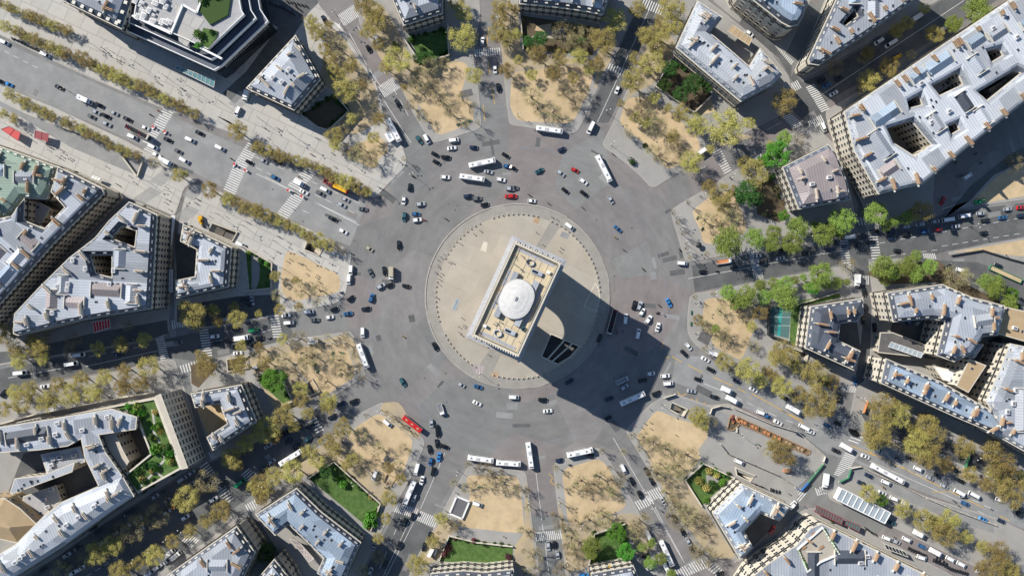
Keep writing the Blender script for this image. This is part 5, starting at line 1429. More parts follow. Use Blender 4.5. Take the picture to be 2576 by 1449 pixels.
bm 1930,1170,45 1890,1220,35 2540,1250,35
p 1515,330 1535,350 1525,370 1435,310 2030,545 2080,575 2010,610 2020,530 1950,725 1900,790 1920,800 850,290 830,240 1190,600 2460,1100 2490,1050 1810,1010 1830,1000 2230,545 1160,220 1650,130 2330,370 2360,380 1630,770
l 1000,490 90,510
Z 1395,750 1610,820,12,100,115 1640,840 1810,910,10,105,115
L 1655,770 1900,210 1600,880 1310,1449 1550,880 1280,1449
D 1460,860 1220,1420
@ 1732 1461
vw 1125,378,65 2295,305,25
cs 365,1150,85 460,1240,85 1525,700,62 1395,1365,-25 1780,1110,62
ck 425,1140,88 1210,500,65 1290,635,65 1410,500,62 1345,1245,-25 2100,1425,-15 1815,1185,62 1640,870,62 1720,1010,65 1360,400,62
cd 480,285,-10
cc 725,1440,-5
vw 1365,1030,65 1550,1350,62
bw 180,240,82,260 1560,1225,65,270 685,210,-12,265
ck 790,240,0
mk 2440,520,30 2465,530,30 2485,540,30 2510,550,30 2530,555,30 2555,570,30 580,330,0
mG 2480,125,30
to 1320,400,0
tb 1330,60,70 1430,110,80 1560,180,80 1500,330,70 1400,390,60 1470,420,70 1770,240,100 1680,350,85 1620,380,70 1600,520,70 1690,430,60 1560,620,70 1630,720,75 880,460,75 700,500,75 830,540,75 960,590,65 620,560,50 1000,480,50 780,900,85 930,860,80 640,900,60 600,1080,80 560,1170,70 680,1140,80 440,850,60 470,960,55 230,1240,90 500,1380,90 650,1250,70 1300,920,110 1220,1020,75 1260,960,70 1780,820,100 1690,900,90 1860,870,70 1650,760,70 1590,850,55 1920,1240,120 1850,1180,80 190,1010,60 230,1380,60 60,560,50 900,800,60 760,600,60 1100,450,50 1060,530,40 130,1430,60 1010,610,50 1940,1020,60 1120,200,30
tv 1500,1265,65 1300,1150,50 1380,1310,65 1400,1110,50 1600,1410,50
tb 905,195,30 440,360,30 985,360,25 465,540,25 490,730,25 510,945,25 1210,40,35 1285,160,35 1095,530,25 540,1145,22 115,1200,22 670,1345,22 560,1350,22 140,585,38 160,755,38 90,985,35
tv 800,1150,110 790,1220,70
tG 1045,1010,95 1145,1195,88
bo 1985,385,42 2055,430,36 1880,490,45 1955,558,42
bG 2115,505,38 1960,690,40
bg 2010,520,45 820,1280,40
p 790,670 930,675 820,790 800,830 1610,10 1650,30 1470,1200 580,340 1310,800 1440,690 1500,790 1350,290 2330,1290 1050,460
l 1345,620 1400,725 1760,1340 2280,10 470,655 885,410 1035,800 545,1265 690,910 165,690 1850,205
Z 240,1050 490,1030,14,90,80 1240,750 1400,680,8,100,58 1370,650 1520,590,8,110,58 1670,1430 1950,1310,13,110,58 1990,1340 2100,1430,6,90,-40
L 1020,60 1340,610 1440,760 1750,1340 1395,720 1755,1350 240,400 300,885 305,925 315,1000 330,1100 375,1449
D 2230,1310 2340,1260
Y 370,420 410,455 410,455 385,500 385,500 440,540
@ 2598 1461
ck 690,190,25 1435,265,25 1885,375,50 1945,495,25 1710,440,35 880,20,20 2540,835,25 2550,790,25 1940,245,85 1700,200,40
cd 325,25,25 945,515,25 1018,440,25 1320,288,28 2350,895,25
cb 1990,722,25 1560,1155,25 2500,1360,30
ct 1250,915,15 2370,1345,40
cc 2170,880,25
cs 1115,190,25 1635,468,28 1780,548,28 1980,640,0 2550,475,25 1910,970,28 1295,1105,25
cw 985,248,22 2340,685,20 1155,617,25 1745,235,30 430,0,20
vw 1525,377,25 1200,512,25 1285,677,22 1405,730,28,115 1650,850,25,100 1945,618,28,140 2090,640,28,150 1210,1075,20 1410,1088,25 1850,1285,28 1960,1338,28 255,740,-48 1560,1270,20 2155,1420,25
vs 1790,910,25
xw 585,495,98,150
xg 805,165,30,150
xw 1700,1215,28,140
xg 1530,1030,28
bw 1215,425,28,360
lw 2120,390,30,300 2040,240,30,100
mk 985,970,60 1010,985,60 1035,1005,60 1060,1020,60 1090,1035,60 1880,700,35 1930,750,35 1420,1170,110 1445,1185,110 1470,1195,110 1495,1205,110 1520,1215,110 1545,1230,110 1570,1240,110 1590,1250,110 1670,1290,110 1690,1300,110 1710,1310,110 1735,1320,110 1760,1330,110 1785,1345,110 1810,1360,110 1835,1375,110 1860,1385,110 1885,1395,110 1910,1400,110 1935,1405,110 1960,1415,110 1985,1420,110 2010,1430,110 1700,1270,110 1730,1290,110 1770,1310,110 1800,1330,110 30,580,100 55,590,100 85,600,100 115,605,100
my 1165,560,25
ms 2250,775,20
cr 50,985,-60
to 1100,40,145 1060,90,100 1500,120,140 1650,70,140 1590,250,130 1780,330,90 1950,140,110 2230,180,130 2370,330,140 2280,380,100 2430,600,150 2380,520,100 1000,610,95 1350,780,100 1550,870,110 1680,900,90 1810,870,110 1760,1020,130 1720,960,90 1990,1050,75 2320,1220,130 2250,1340,120 2400,1380,110 2160,1150,80 2020,420,80 2190,520,80 150,220,120 50,130,80 2150,1380,80 2450,1420,90 1480,110,80 2540,430,60
tb 40,170,90 200,270,70 1430,160,70 1620,170,70
tG 1145,680,60
bG 590,985,22 605,1015,20 620,1045,20 640,1080,20 660,1120,20 680,1160,20 695,1195,22 550,960,18 300,1190,18 320,1225,18 335,1255,20 355,1290,20 370,1325,20 385,1355,20 400,1380,22
bg 590,1180,30 620,1220,30 650,900,18
p 190,500 370,750 1160,550 1270,1055 210,620 330,640 500,560 1490,1270 1310,200
Z 900,40 860,95,3,110,20 830,230 720,440,13,120,20 490,600 575,580,5,80,70 220,590 350,650,7,120,-50
L 1020,290 1990,720 2110,790 2240,860
D 1050,460 1330,590 1250,310 1600,470 2050,680 2300,790 2290,860 2560,990
Y 830,130 1080,240 1000,190 2170,760 1650,600 1800,600 2330,840 2430,890 1350,350 1420,400
@ 0 0
"""
# ================================================================ TREES, SHRUBS, PEOPLE, LAMPS: kinds
def tree_meshes(kind, seed):
    rn = random.Random(seed)
    t = MB(); c = MB()
    up = 1.42; rz = .62
    t.bar((0, 0, 0), (.02, .01, .55), .085, .065, 7); t.bar((.02, .01, .55), (0, 0, 1.05), .065, .05, 6)
    tips = []
    nb = 9 if kind == 'b' else 7
    for i in range(nb):
        a = i * 2 * math.pi / nb + rn.uniform(-.35, .35); z0 = rn.uniform(.5, 1.05); r1 = rn.uniform(.4, .62)
        p = Vector((r1 * math.cos(a), r1 * math.sin(a), rn.uniform(1.05, 1.6)))
        t.bar((.01, 0, z0), p, .032, .016, 5)
        for k in range(4 if kind == 'b' else 3):
            a2 = a + rn.uniform(-.7, .7); r2 = rn.uniform(.72, .98)
            q = Vector((r2 * math.cos(a2), r2 * math.sin(a2), rn.uniform(1.2, 1.9)))
            t.bar(p, q, .014, .006, 4); tips.append(q)
            if kind in 'bo':
                for _ in range(4 if kind == 'b' else 2):
                    s = p + (q - p) * rn.uniform(.3, .9); e = s + Vector((rn.uniform(-.25, .25), rn.uniform(-.25, .25), rn.uniform(-.05, .25)))
                    t.bar(s, e, .006, .004, 3); tips.append(e)
    n_cl, per, size, spread = {'o': (54, 92, .027, .2), 'b': (64, 26, .024, .22), 'v': (50, 90, .036, .21), 'G': (60, 80, .042, .17), 'g': (50, 70, .045, .18), 'm': (40, 60, .045, .17)}[kind]
    cl = []
    lob = [rn.uniform(.78, 1.08) for _ in range(9)]
    for i in range(n_cl):
        a = rn.uniform(0, 2 * math.pi); f = a / (2 * math.pi) * 9; k = int(f); w_ = f - k
        rim = lob[k % 9] * (1 - w_) + lob[(k + 1) % 9] * w_
        rr = rim * rn.random() ** .5 * .92; h = math.sqrt(max(0, 1 - (rr / 1.1) ** 2))
        cl.append(Vector((rr * math.cos(a), rr * math.sin(a), up + rz * h * rn.uniform(-.35, 1))))
    if kind == 'b': cl = rn.sample(tips, min(len(tips), n_cl))
    for p in cl:
        sp = spread * rn.uniform(.6, 1.25)
        for _ in range(int(per * rn.uniform(.5, 1.3))):
            q = p + Vector((rn.gauss(0, sp * .6), rn.gauss(0, sp * .6), rn.gauss(0, sp * .45)))
            nz = Vector((rn.gauss(0, .4), rn.gauss(0, .4), 1)).normalized(); e = nz.orthogonal().normalized(); f = nz.cross(e)
            th = rn.uniform(0, 6.28); e, f = e * math.cos(th) + f * math.sin(th), f * math.cos(th) - e * math.sin(th)
            s = size * rn.uniform(.6, 1.3)
            c.face([q + e * s, q + f * s * .7, q - e * s, q - f * s * .7])
    return t.mesh('trunk', 'bark'), c.mesh('crown', 'leaf_' + kind)
TREES = {k: [tree_meshes(k, 11 * i + ord(k)) for i in range(n)] for k, n in (('o', 5), ('b', 4), ('v', 4), ('G', 2), ('g', 2), ('m', 1))}
TNAME = {'o': 'plane_tree', 'b': 'bare_tree', 'v': 'spring_tree', 'G': 'leafy_tree', 'g': 'dark_tree', 'm': 'wine_tree'}
TPHR = {'o': 'olive-yellow budding tree', 'b': 'nearly bare tree', 'v': 'light green tree', 'G': 'bright green dense tree', 'g': 'dark green tree', 'm': 'wine-red tree'}
TPRO = {}
for k, vs in TREES.items():
    for i, (a, c) in enumerate(vs):
        TPRO[k, i] = (bpy.data.objects.new(TNAME[k], None), [bpy.data.objects.new('trunk', a), bpy.data.objects.new('crown', c)])
def person_mesh(pose, cloth):
    """one continuous skinned figure; clothes and hair are its faces' materials"""
    J = {'walk': [(0, 0, .95), (0, 0, 1.2), (0, 0, 1.42), (.02, 0, 1.54), (.04, 0, 1.68), (0, .1, .9), (.16, .1, .5), (.12, .1, .06), (.24, .1, .03), (0, -.1, .9), (-.08, -.1, .5), (-.3, -.1, .12), (-.2, -.1, .04), (0, .19, 1.4), (-.12, .23, 1.12), (.0, .23, .88), (0, -.19, 1.4), (.1, -.23, 1.12), (.26, -.22, .92)],
         'stand': [(0, 0, .95), (0, 0, 1.2), (0, 0, 1.42), (.01, 0, 1.54), (.03, 0, 1.68), (0, .09, .9), (.02, .1, .5), (0, .1, .06), (.13, .11, .03), (0, -.09, .9), (.01, -.1, .5), (0, -.1, .06), (.13, -.11, .03), (0, .19, 1.4), (-.02, .24, 1.12), (.08, .22, .88), (0, -.19, 1.4), (.0, -.24, 1.12), (.1, -.2, .9)],
         'ride': [(0, 0, .95), (.05, 0, 1.2), (.1, 0, 1.4), (.14, 0, 1.5), (.16, 0, 1.62), (0, .12, .95), (.38, .2, .85), (.28, .2, .42), (.42, .2, .4), (0, -.12, .95), (.38, -.2, .85), (.28, -.2, .42), (.42, -.2, .4), (.1, .2, 1.36), (.3, .3, 1.15), (.55, .32, 1.05), (.1, -.2, 1.36), (.3, -.3, 1.15), (.55, -.32, 1.05)]}[pose]
    E_ = [(0, 1), (1, 2), (2, 3), (3, 4), (0, 5), (5, 6), (6, 7), (7, 8), (0, 9), (9, 10), (10, 11), (11, 12), (2, 13), (13, 14), (14, 15), (2, 16), (16, 17), (17, 18)]
    rad = [.15, .16, .15, .06, .11, .1, .075, .05, .045, .1, .075, .05, .045, .075, .05, .035, .075, .05, .035]
    me = bpy.data.meshes.new('person'); me.from_pydata(J, E_, [])
    o = bpy.data.objects.new('tmp', me); col.objects.link(o)
    m = o.modifiers.new('s', 'SKIN')
    for v, r_, i in zip(me.skin_vertices[0].data if me.skin_vertices else [], rad, range(99)): v.radius = (r_, r_); v.use_root = i == 0
    s2 = o.modifiers.new('d', 'SUBSURF'); s2.levels = 1; s2.render_levels = 1
    dg = bpy.context.evaluated_depsgraph_get()
    out = bpy.data.meshes.new_from_object(o.evaluated_get(dg))
    bpy.data.objects.remove(o)
    out.materials.clear()
    for n in ('cloth_' + cloth, 'jeans', 'skin', 'hair'): out.materials.append(M[n])
    top = 1.45 if pose == 'ride' else 1.5
    for p in out.polygons:
        z = p.center[2]; y = abs(p.center[1])
        p.material_index = (3 if p.center[0] < .06 or z > top + .2 else 2) if z > top else 1 if z < .88 and y < .17 else 2 if z < .95 and y > .17 and pose != 'ride' else 0
        p.use_smooth = True
    out.name = 'person'
    return out
PEOPLE = {}
def get_person(pose, cloth):
    k = (pose, cloth)
    if k not in PEOPLE:
        PEOPLE[k] = person_mesh(pose, cloth)
    return PEOPLE[k]
def lamp_proto():
    def parts():
        def post(b): b.bar((0, 0, 0), (0, 0, .9), .16, .11, 8); b.bar((0, 0, .9), (0, 0, 7.6), .09, .055, 6); b.bar((-.9, 0, 7.5), (.9, 0, 7.5), .05, .05, 5)
        out = [('post', mbm(post, 'post', 'iron'), (0, 0, 0))]
        for s in (-1, 1):
            out.append(('lantern', mbm(lambda b: b.loft([[(s * .9 + r_ * math.cos(t), r_ * math.sin(t), z) for t in [i * math.pi / 4 for i in range(8)]] for r_, z in ((.08, 7.5), (.26, 7.75), (.3, 8.05), (.08, 8.25))]), 'lantern', 'frame'), (0, 0, 0)))
        return out
    return proto_misc('lamp', 'street_lamp', parts)
# ================================================================ PLACING: surveyed positions (four overview pixels to each survey unit)
ITEMS = []           # (object, phrase, x, y, group)
MARKS, DASH, YEL, SOLID = [], [], [], []
vehicles = []; cx = cy = 0
for line in DATA.strip().split('\n'):
    f = line.split()
    if f[0] == '@': cx, cy = float(f[1]), float(f[2]); continue
    if f[0].startswith('#'):
        a = list(map(float, f[1].split(','))); d = list(map(float, f[2].split(',')))
        n = int(d[3]); 
        for i in range(n):
            s = i / max(1, n - 1)
            vehicles.append(('t', f[0][1], *T(cx, cy, a[0] + (d[0] - a[0]) * s + random.uniform(-14, 14), a[1] + (d[1] - a[1]) * s + random.uniform(-9, 9)), (a[2] + (d[2] - a[2]) * s) * random.uniform(.85, 1.2), 1)); 
        continue
    if f[0] == 'Z' or f[0] in 'LDY':
        if f[0] == 'Z':
            for t0, t1 in zip(f[1::2], f[2::2]):
                x0, y0 = map(float, t0.split(',')); x1, y1, n, ln, an = map(float, t1.split(','))
                MARKS.append((*T(cx, cy, x0, y0), *T(cx, cy, x1, y1), int(n), ln, an))
            continue
        nums = [float(v) for t in f[1:] for v in t.split(',')]
        for i in range(0, len(nums) - 3, 4):
            dst = {'L': SOLID, 'D': DASH, 'Y': YEL}[f[0]]
            dst.append((*T(cx, cy, nums[i], nums[i + 1]), *T(cx, cy, nums[i + 2], nums[i + 3])))
        continue
    for t in f[1:]:
        v = [float(q) for q in t.split(',')]
        x, y = T(cx, cy, v[0], v[1])
        if f[0] == 'p': vehicles.append(('p', '', x, y, 0, 0))
        elif f[0] == 'l': vehicles.append(('l', '', x, y, 0, 0))
        elif f[0][0] == 't':
            if v[2] > 5: vehicles.append(('t', f[0][1], x, y, v[2], 0))
        elif f[0] in ('bg', 'bG', 'bo', 'bm'): vehicles.append(('u', f[0][1], x, y, v[2], 0))
        else: vehicles.append((f[0][0], f[0][1], x, y, v[2], v[3] if len(v) > 3 else 0))
# trees
ntree = 0
for c_, k, x, y, r_, row in [v for v in vehicles if v[0] == 't']:
    ntree += 1
    rm = r_ / 20.4; young = rm < 1.9
    hz = 5.5 if young else rm * 1.45
    p = P(x, y, hz); z = on_land(p[0], p[1])
    pro = TPRO[k, random.randrange(len(TREES[k]))]
    if young: s = (rm * 1.25, rm * 1.25, 3.6)
    else: s = (rm * 1.03, rm * 1.03, max(rm, 3.0) * random.uniform(.9, 1.12))
    o = dup(pro, (p[0], p[1], z), random.uniform(0, 6.28), s)
    ph_t = 'leafless sapling' if young and k == 'b' else TPHR[k]
    sz = 'thin ' if young else 'big ' if rm > 5.6 else 'small ' if rm < 3.4 else ''
    ITEMS.append((o, sz + ph_t, x, y, 'tree', 'trees of the square and its avenues'))
for c_, k, x, y, r_, row in [v for v in vehicles if v[0] == 'u']:
    p = P(x, y, 1); z = on_land(p[0], p[1])
    on_roof = 545 < 0
    o = put('shrub', BUSHME[k], None, (p[0], p[1], z), random.uniform(0, 6), r_ / 20.4)
    ITEMS.append((o, {'g': 'dark green', 'G': 'bright green', 'o': 'olive', 'm': 'wine-red'}[k] + ' rounded shrub', x, y, 'shrub', 'shrubs in the gardens'))
# vehicles
moto = [v for v in vehicles if v[0] == 'm']
HEAD = ['right', 'down right', 'down', 'down left', 'left', 'up left', 'up', 'up right']
for c_, k, x, y, a, ln in vehicles:
    if c_ in 'tupl': continue
    L = ln / 20.37 if ln else 0
    zc = {'b': 3, 'B': 4, 'x': 2.5, 'l': 2.5, 'v': 2}.get(c_, 1.2)
    p = P(x, y, zc); z = on_land(p[0], p[1]); rz = -R(a)
    hd = HEAD[int(((a % 360) + 22.5) // 45) % 8]
    cn = CNAME[k]
    if c_ == 'c':
        kd = random.choice(['sedan', 'hatchback', 'estate']); pro = proto_car(kd, k); ph, ct, gr = cn + ' car', 'car', 'cars on the roads'
        if (k, c_) == ('w', 'c') and random.random() < 0: pass
    elif c_ == 'v':
        if k == 'W': pro, ph, ct, gr = p_truck('w', 6.0, True), 'white flatbed truck', 'truck', 'trucks on the roads'
        else: pro = proto_car('long_van' if L > 5.9 else 'van', k); ph, ct, gr = cn + (' long van' if L > 5.9 else ' van'), 'van', 'vans on the roads'
    elif c_ == 'l':
        if L > 8 or (L > 6.2 and k == 'g'): pro = p_bus('w', max(L, 6.5)); ph, ct, gr = 'pale parked coach', 'coach', 'coaches and buses'
        else: pro = proto_car('long_van', 'w' if k == 'g' else k); ph, ct, gr = ('white' if k == 'g' else cn) + ' long van', 'van', 'vans on the roads'
    elif c_ == 'x':
        Lx = L if 5 < L < 9 else 6.2; flat = k in 's'
        pro = p_truck('w' if k == 'g' else k, Lx, flat); ph, ct, gr = ('pale grey' if k == 'g' else cn) + (' flatbed' if flat else ' box') + ' truck', 'truck', 'trucks on the roads'
    elif c_ == 'b': pro = p_bus(k, L or 12); ph, ct, gr = cn + (' short' if L < 9 else '') + ' bus', 'bus', 'coaches and buses'
    elif c_ == 'B': pro = p_open(k, L or 12); ph, ct, gr = ('red and yellow' if k == 'y' else 'black') + ' open-top tour bus', 'tour bus', 'coaches and buses'
    elif c_ == 'm': pro = p_moto(k); ph, ct, gr = cn + ' motorbike', 'motorbike', 'motorbikes'
    elif c_ == 'q': pro = p_trike(); ph, ct, gr = 'red-roofed pedicab', 'pedicab', 'pedicabs'
    elif c_ == 'k':
        if k in 'yG': pro = p_machine(k); ph, ct, gr = cn + ' digger', 'digger', 'diggers'
        else: pro = p_truck('w', 8.2, True, 'orange'); ph, ct, gr = 'white and orange works truck', 'truck', 'trucks on the roads'
    o = dup(pro, (p[0], p[1], z), rz)
    if c_ == 'm':
        crowd = sum(1 for w_ in moto if (w_[2] - x) ** 2 + (w_[3] - y) ** 2 < 64) > 2
        if not crowd and x * 7 % 2 < 1.2:
            q = put('person', get_person('ride', random.choice(['dark coat', 'black jacket', 'navy coat'])), None, (p[0] - .25 * math.cos(rz), p[1] - .25 * math.sin(rz), z), rz)
            ITEMS.append((q, 'helmeted rider', x, y, 'rider', 'motorbike riders'))
        if crowd: gr = 'motorbikes parked in tight rows'
    ITEMS.append((o, ph, x, y, ct, gr))
# people on foot
for c_, k, x, y, a, ln in [v for i, v in enumerate([v for v in vehicles if v[0] == 'p']) if i % 5 != 3]:
    p = P(x, y, 1.0)
    onroof = abs(x - 1302) < 90 and abs(y - 750) < 160 and False
    z = on_land(p[0], p[1])
    cl = random.choices([n for n, _ in CLOTH], [6, 3, 3, 1, 1, 4])[0]
    o = put('person', get_person(random.choice(['walk', 'walk', 'stand']), cl), None, (p[0], p[1], z), random.uniform(0, 6.28), random.uniform(.95, 1.06))
    ITEMS.append((o, {'dark coat': 'person in dark clothes', 'black jacket': 'person in dark clothes', 'navy coat': 'person in dark clothes', 'grey coat': 'person in grey', 'white shirt': 'person in white', 'red jacket': 'person in red'}[cl], x, y, 'person', 'people on foot'))
# people on the arch's roof terrace
for i, (u, v) in enumerate([(-8.9, 17), (-8.2, 16), (-6, 18.2), (-4.5, 17.6), (-3, 16.8), (-7.4, 13.5), (-4.8, 13), (-3.6, 12.4), (-9.3, 6.2), (-9.2, .5), (-6.8, 1), (-6.4, .6), (-8.8, -5), (-7, -5.6), (-4, -13), (-3, -13.6), (-4.6, -14), (-2.4, -12), (-1, -14.8), (-5.6, -9.4), (9.2, 10), (9.4, 6), (9.3, -3), (8.9, -16.5), (-9.3, -19.8), (-8.2, -20.5)]):
    mt = Matrix.Rotation(ARCH.rotation_euler[2], 4, 'Z') @ Vector((u, v, 0))
    cl = CLOTH[(i * 7) % 6][0] if i not in (0, 9) else 'red jacket'
    o = put('person', get_person('stand' if i % 3 else 'walk', cl), None, (1.9 + mt[0], -4.8 + mt[1], 48.49), i * 1.3)
    wx, wy = 1.9 + mt[0], -4.8 + mt[1]
    ITEMS.append((o, {'dark coat': 'visitor in dark clothes', 'black jacket': 'visitor in dark clothes', 'navy coat': 'visitor in dark clothes', 'grey coat': 'visitor in grey', 'white shirt': 'visitor in white', 'red jacket': 'visitor in red'}[cl], 1288 + wx / KPX * 1.13, 724.5 - wy / KPX * 1.13, 'person', 'visitors on the arch roof'))
for c_, k, x, y, a, ln in [v for v in vehicles if v[0] == 'l']:
    p = P(x, y, 0); o = dup(lamp_proto(), (p[0], p[1], on_land(p[0], p[1])), random.uniform(0, 3.14))
    ITEMS.append((o, 'tall street lamp', x, y, 'street lamp', 'street lamps'))
# ---------------------------------------------------------------- markings
for x0, y0, x1, y1, n, ln, an in MARKS:
    b = MB(); d = Vector((math.cos(-R(an)), math.sin(-R(an)), 0)) * (ln / 20.37 / 2)
    a, c = P(x0, y0), P(x1, y1)
    for i in range(n):
        p = a + (c - a) * (i / max(1, n - 1)); ribbon(b, p - d, p + d, min(.55, (c - a).length / max(1, n - 1) * .5), .014)
    struct(b.obj('zebra_crossing', 'white_line'))
b = MB()
for x0, y0, x1, y1 in SOLID: ribbon(b, P(x0, y0), P(x1, y1), .22, .012)
for x0, y0, x1, y1 in DASH:
    a, c = P(x0, y0), P(x1, y1); L = (c - a).length; n = int(L / 5)
    for i in range(n): ribbon(b, a + (c - a) * (i / n), a + (c - a) * ((i + .55) / n), .2, .012)
struct(b.obj('road_marking', 'white_line'))
b = MB()
for x0, y0, x1, y1 in YEL: ribbon(b, P(x0, y0), P(x1, y1), .3, .016)
struct(b.obj('road_marking', 'yellow_line'))
# ================================================================ STREET FURNITURE AND OTHER SINGLE THINGS
def thing(name, label, cat, x, y, parts, rz=0.0, z=None, group=None):
    p = P(x, y, 0); r = root(name, (p[0], p[1], on_land(p[0], p[1]) if z is None else z), rz)
    tag(r, label, cat, group)
    for n, fn, m in parts:
        b = MB(); fn(b); b.obj(n, m, r)
    return r
# ring of bollards with chains
NB = 104; o0 = P(*ISLE)
bm_ = mbm(lambda b: (b.box((0, 0, .3), (.42, .42, .6), 0, 0, .85), b.box((0, 0, .66), (.32, .32, .12), 0, 0, .5)), 'bollard', 'pale_stone')
gaps = [(-.12, .02), (1.2, 1.32), (1.9, 2.0), (4.2, 4.4), (2.68, 2.9), (3.5, 3.62)]
pts = []
for i in range(NB):
    a = i * 2 * math.pi / NB
    if any(g0 < a < g1 or g0 < a - 2 * math.pi < g1 for g0, g1 in gaps): pts.append(None); continue
    q = (o0[0] + 206.5 * KPX * math.cos(a), o0[1] + 206.5 * KPX * math.sin(a)); pts.append(q)
    tag(put('bollard', bm_, None, (*q, .165), a, 1.25), 'squat pale stone bollard in the chained ring on the round island', 'bollard', 'bollards ringing the island')
b = MB()
for i in range(NB):
    p, q = pts[i], pts[(i + 1) % NB]
    if p and q: b.bar((*p, .75), ((p[0] + q[0]) / 2, (p[1] + q[1]) / 2, .5), .025, .025, 4); b.bar(((p[0] + q[0]) / 2, (p[1] + q[1]) / 2, .5), (*q, .75), .025, .025, 4)
tag(b.obj('chain', 'iron'), 'dark chain looped between the bollards of the round island', 'chain')
# low wall fence along the island rim
b = MB()
for i in range(0, 128):
    a, c = i * 2 * math.pi / 128, (i + 1) * 2 * math.pi / 128
    if (i % 32) in (3, 4, 5): continue
    rr = 231 * KPX
    b.bar((o0[0] + rr * math.cos(a), o0[1] + rr * math.sin(a), .3), (o0[0] + rr * math.cos(c), o0[1] + rr * math.sin(c), .3), .14, .14, 4)
tag(b.obj('kerb_rail', 'kerb'), 'low pale kerb rail round the rim of the island', 'kerb rail')
thing('flat_grille', 'bank of small blue-grey glass panels set in the island paving left of the arch', 'grille', 1147, 766, [('panel', lambda b: [b.box((x * 1.1, y * 1.2, .03), (.9, 1.0, .06)) for x in (-.5, .5) for y in range(-2, 3)], 'glass_roof')], -.4)
# pavilion with glass roof
def hall(b):
    q = [P(x, y, 5) for x, y in ((2119, 1229), (2242, 1290), (2227, 1317), (2105, 1257))]; c = cen(q); return q, c
q = [P(x, y, 5) for x, y in ((2119, 1229), (2242, 1290), (2227, 1317), (2105, 1257))]; c = cen(q); L = ccw([p - c for p in q])
L = [Vector((p[0], p[1], 0)) for p in L]
r = tag(root('glass_hall', (c[0], c[1], ZS)), 'long flat hall with a white ribbed glass roof in the lower right roadworks', 'pavilion')
b = MB(); b.prism(L, 0, 4.2, 0, cap=False); b.obj('wall', 'white', r)
b = MB(); b.fill([L], 4.2, 0); b.obj('roof', 'glass_roof', r)
b = MB(); i0 = max(range(4), key=lambda i: (L[(i + 1) % 4] - L[i]).length); A, B, C, D = L[i0], L[(i0 + 1) % 4], L[(i0 + 2) % 4], L[(i0 + 3) % 4]
for k in range(10):
    s = k / 9; b.bar((*(A + (B - A) * s)[:2], 4.3), (*(D + (C - D) * s)[:2], 4.3), .28, .28, 4)
b.bar((*A[:2], 4.3), (*B[:2], 4.3), .3, .3, 4); b.bar((*D[:2], 4.3), (*C[:2], 4.3), .3, .3, 4)
b.obj('roof_beam', 'white', r)
b = MB()
for k in range(14):
    p = A + (B - A) * ((k + .5) / 14); b.box((p[0], p[1], 1.9), (1.6, .12, 2.8), ang0((B - A).normalized()))
b.obj('window', 'pane', r)
# terrace canopies, kiosks, tents
def canopy(name, label, cat, quad, h, m, m2, ribs=6, under='timber'):
    q = [P(*map(float, t.split(',')), h) for t in quad.split()]; c = cen(q); L = ccw([Vector((p[0] - c[0], p[1] - c[1], 0)) for p in q])
    r = tag(root(name, (c[0], c[1], ZS)), label, cat)
    b = MB(); b.prism(L, h - .18, h, 0); b.obj('canopy', m, r)
    i0 = max(range(4), key=lambda i: (L[(i + 1) % 4] - L[i]).length); A, B, C, D = L[i0], L[(i0 + 1) % 4], L[(i0 + 2) % 4], L[(i0 + 3) % 4]
    b = MB()
    for k in range(ribs + 1):
        s = k / ribs; b.bar((*(A + (B - A) * s)[:2], h + .05), (*(D + (C - D) * s)[:2], h + .05), .11, .11, 4)
    b.bar((*A[:2], h + .05), (*B[:2], h + .05), .16, .16, 4); b.bar((*D[:2], h + .05), (*C[:2], h + .05), .16, .16, 4)
    b.obj('rib', m2, r)
    for p in L:
        b = MB(); p2 = p * .94; b.bar((p2[0], p2[1], 0), (p2[0], p2[1], h), .08, .08, 6); b.obj('post', m2, r)
    return r
canopy('glass_canopy', 'blue-green glass canopy with orange seating below the stepped white building', 'canopy', '444,166 541,202 538,221 442,174', 4.0, 'teal', 'frame', 9)
canopy('terrace_canopy', 'dark terrace canopy framed in dark red at the bottom right', 'canopy', '2055,1271 2121,1304 2117,1319 2050,1287', 3.6, 'flat_dark', 'maroon', 10)
canopy('terrace_canopy', 'smaller blue-panelled terrace canopy framed in red beside parked motorbikes', 'canopy', '2129,1307 2165,1323 2161,1337 2125,1319', 3.4, 'court', 'maroon', 6)
canopy('glazed_arcade', 'dark glazed arcade roof along the lower right corner facade', 'canopy', '2224,1367 2275,1386 2284,1400 2230,1380', 4.0, 'pane', 'frame', 6)
canopy('awning', 'red and white awning below the triangular block', 'awning', '233,810 276,803 278,824 238,837', 4.0, 'red', 'white', 6)
canopy('tent', 'white tent roof on the pavement below the slate apartment block', 'tent', '232,441 254,449 248,455 227,448', 3.2, 'white', 'frame', 3)
canopy('pergola', 'long slatted pergola at the edge of the roof garden block', 'pergola', '97,1027 187,1012 190,1022 100,1040', 4.0, 'zinc_pale', 'frame', 22)
canopy('pergola', 'shorter beamed pergola left of the roof garden', 'pergola', '43,1062 102,1050 105,1062 48,1078', 9.5, 'flat_dark', 'frame', 6)
canopy('yard_canopy', 'glass strip roof along the dark shed beside the car yard', 'canopy', '2242,860 2322,888 2316,900 2234,872', 8.2, 'glass_roof', 'white', 7)
canopy('loading_shelter', 'long beige flat-roofed shelter in the yard of the L-shaped mansion', 'shelter', '1843,64 1892,98 1884,116 1830,80', 4.5, 'beige_roof', 'frame', 5)
canopy('courtyard_shelter', 'long grey-green curved shelter behind the long curved mansion', 'shelter', '728,1354 752,1362 790,1404 778,1412', 4.0, 'brown_roof', 'frame', 4)
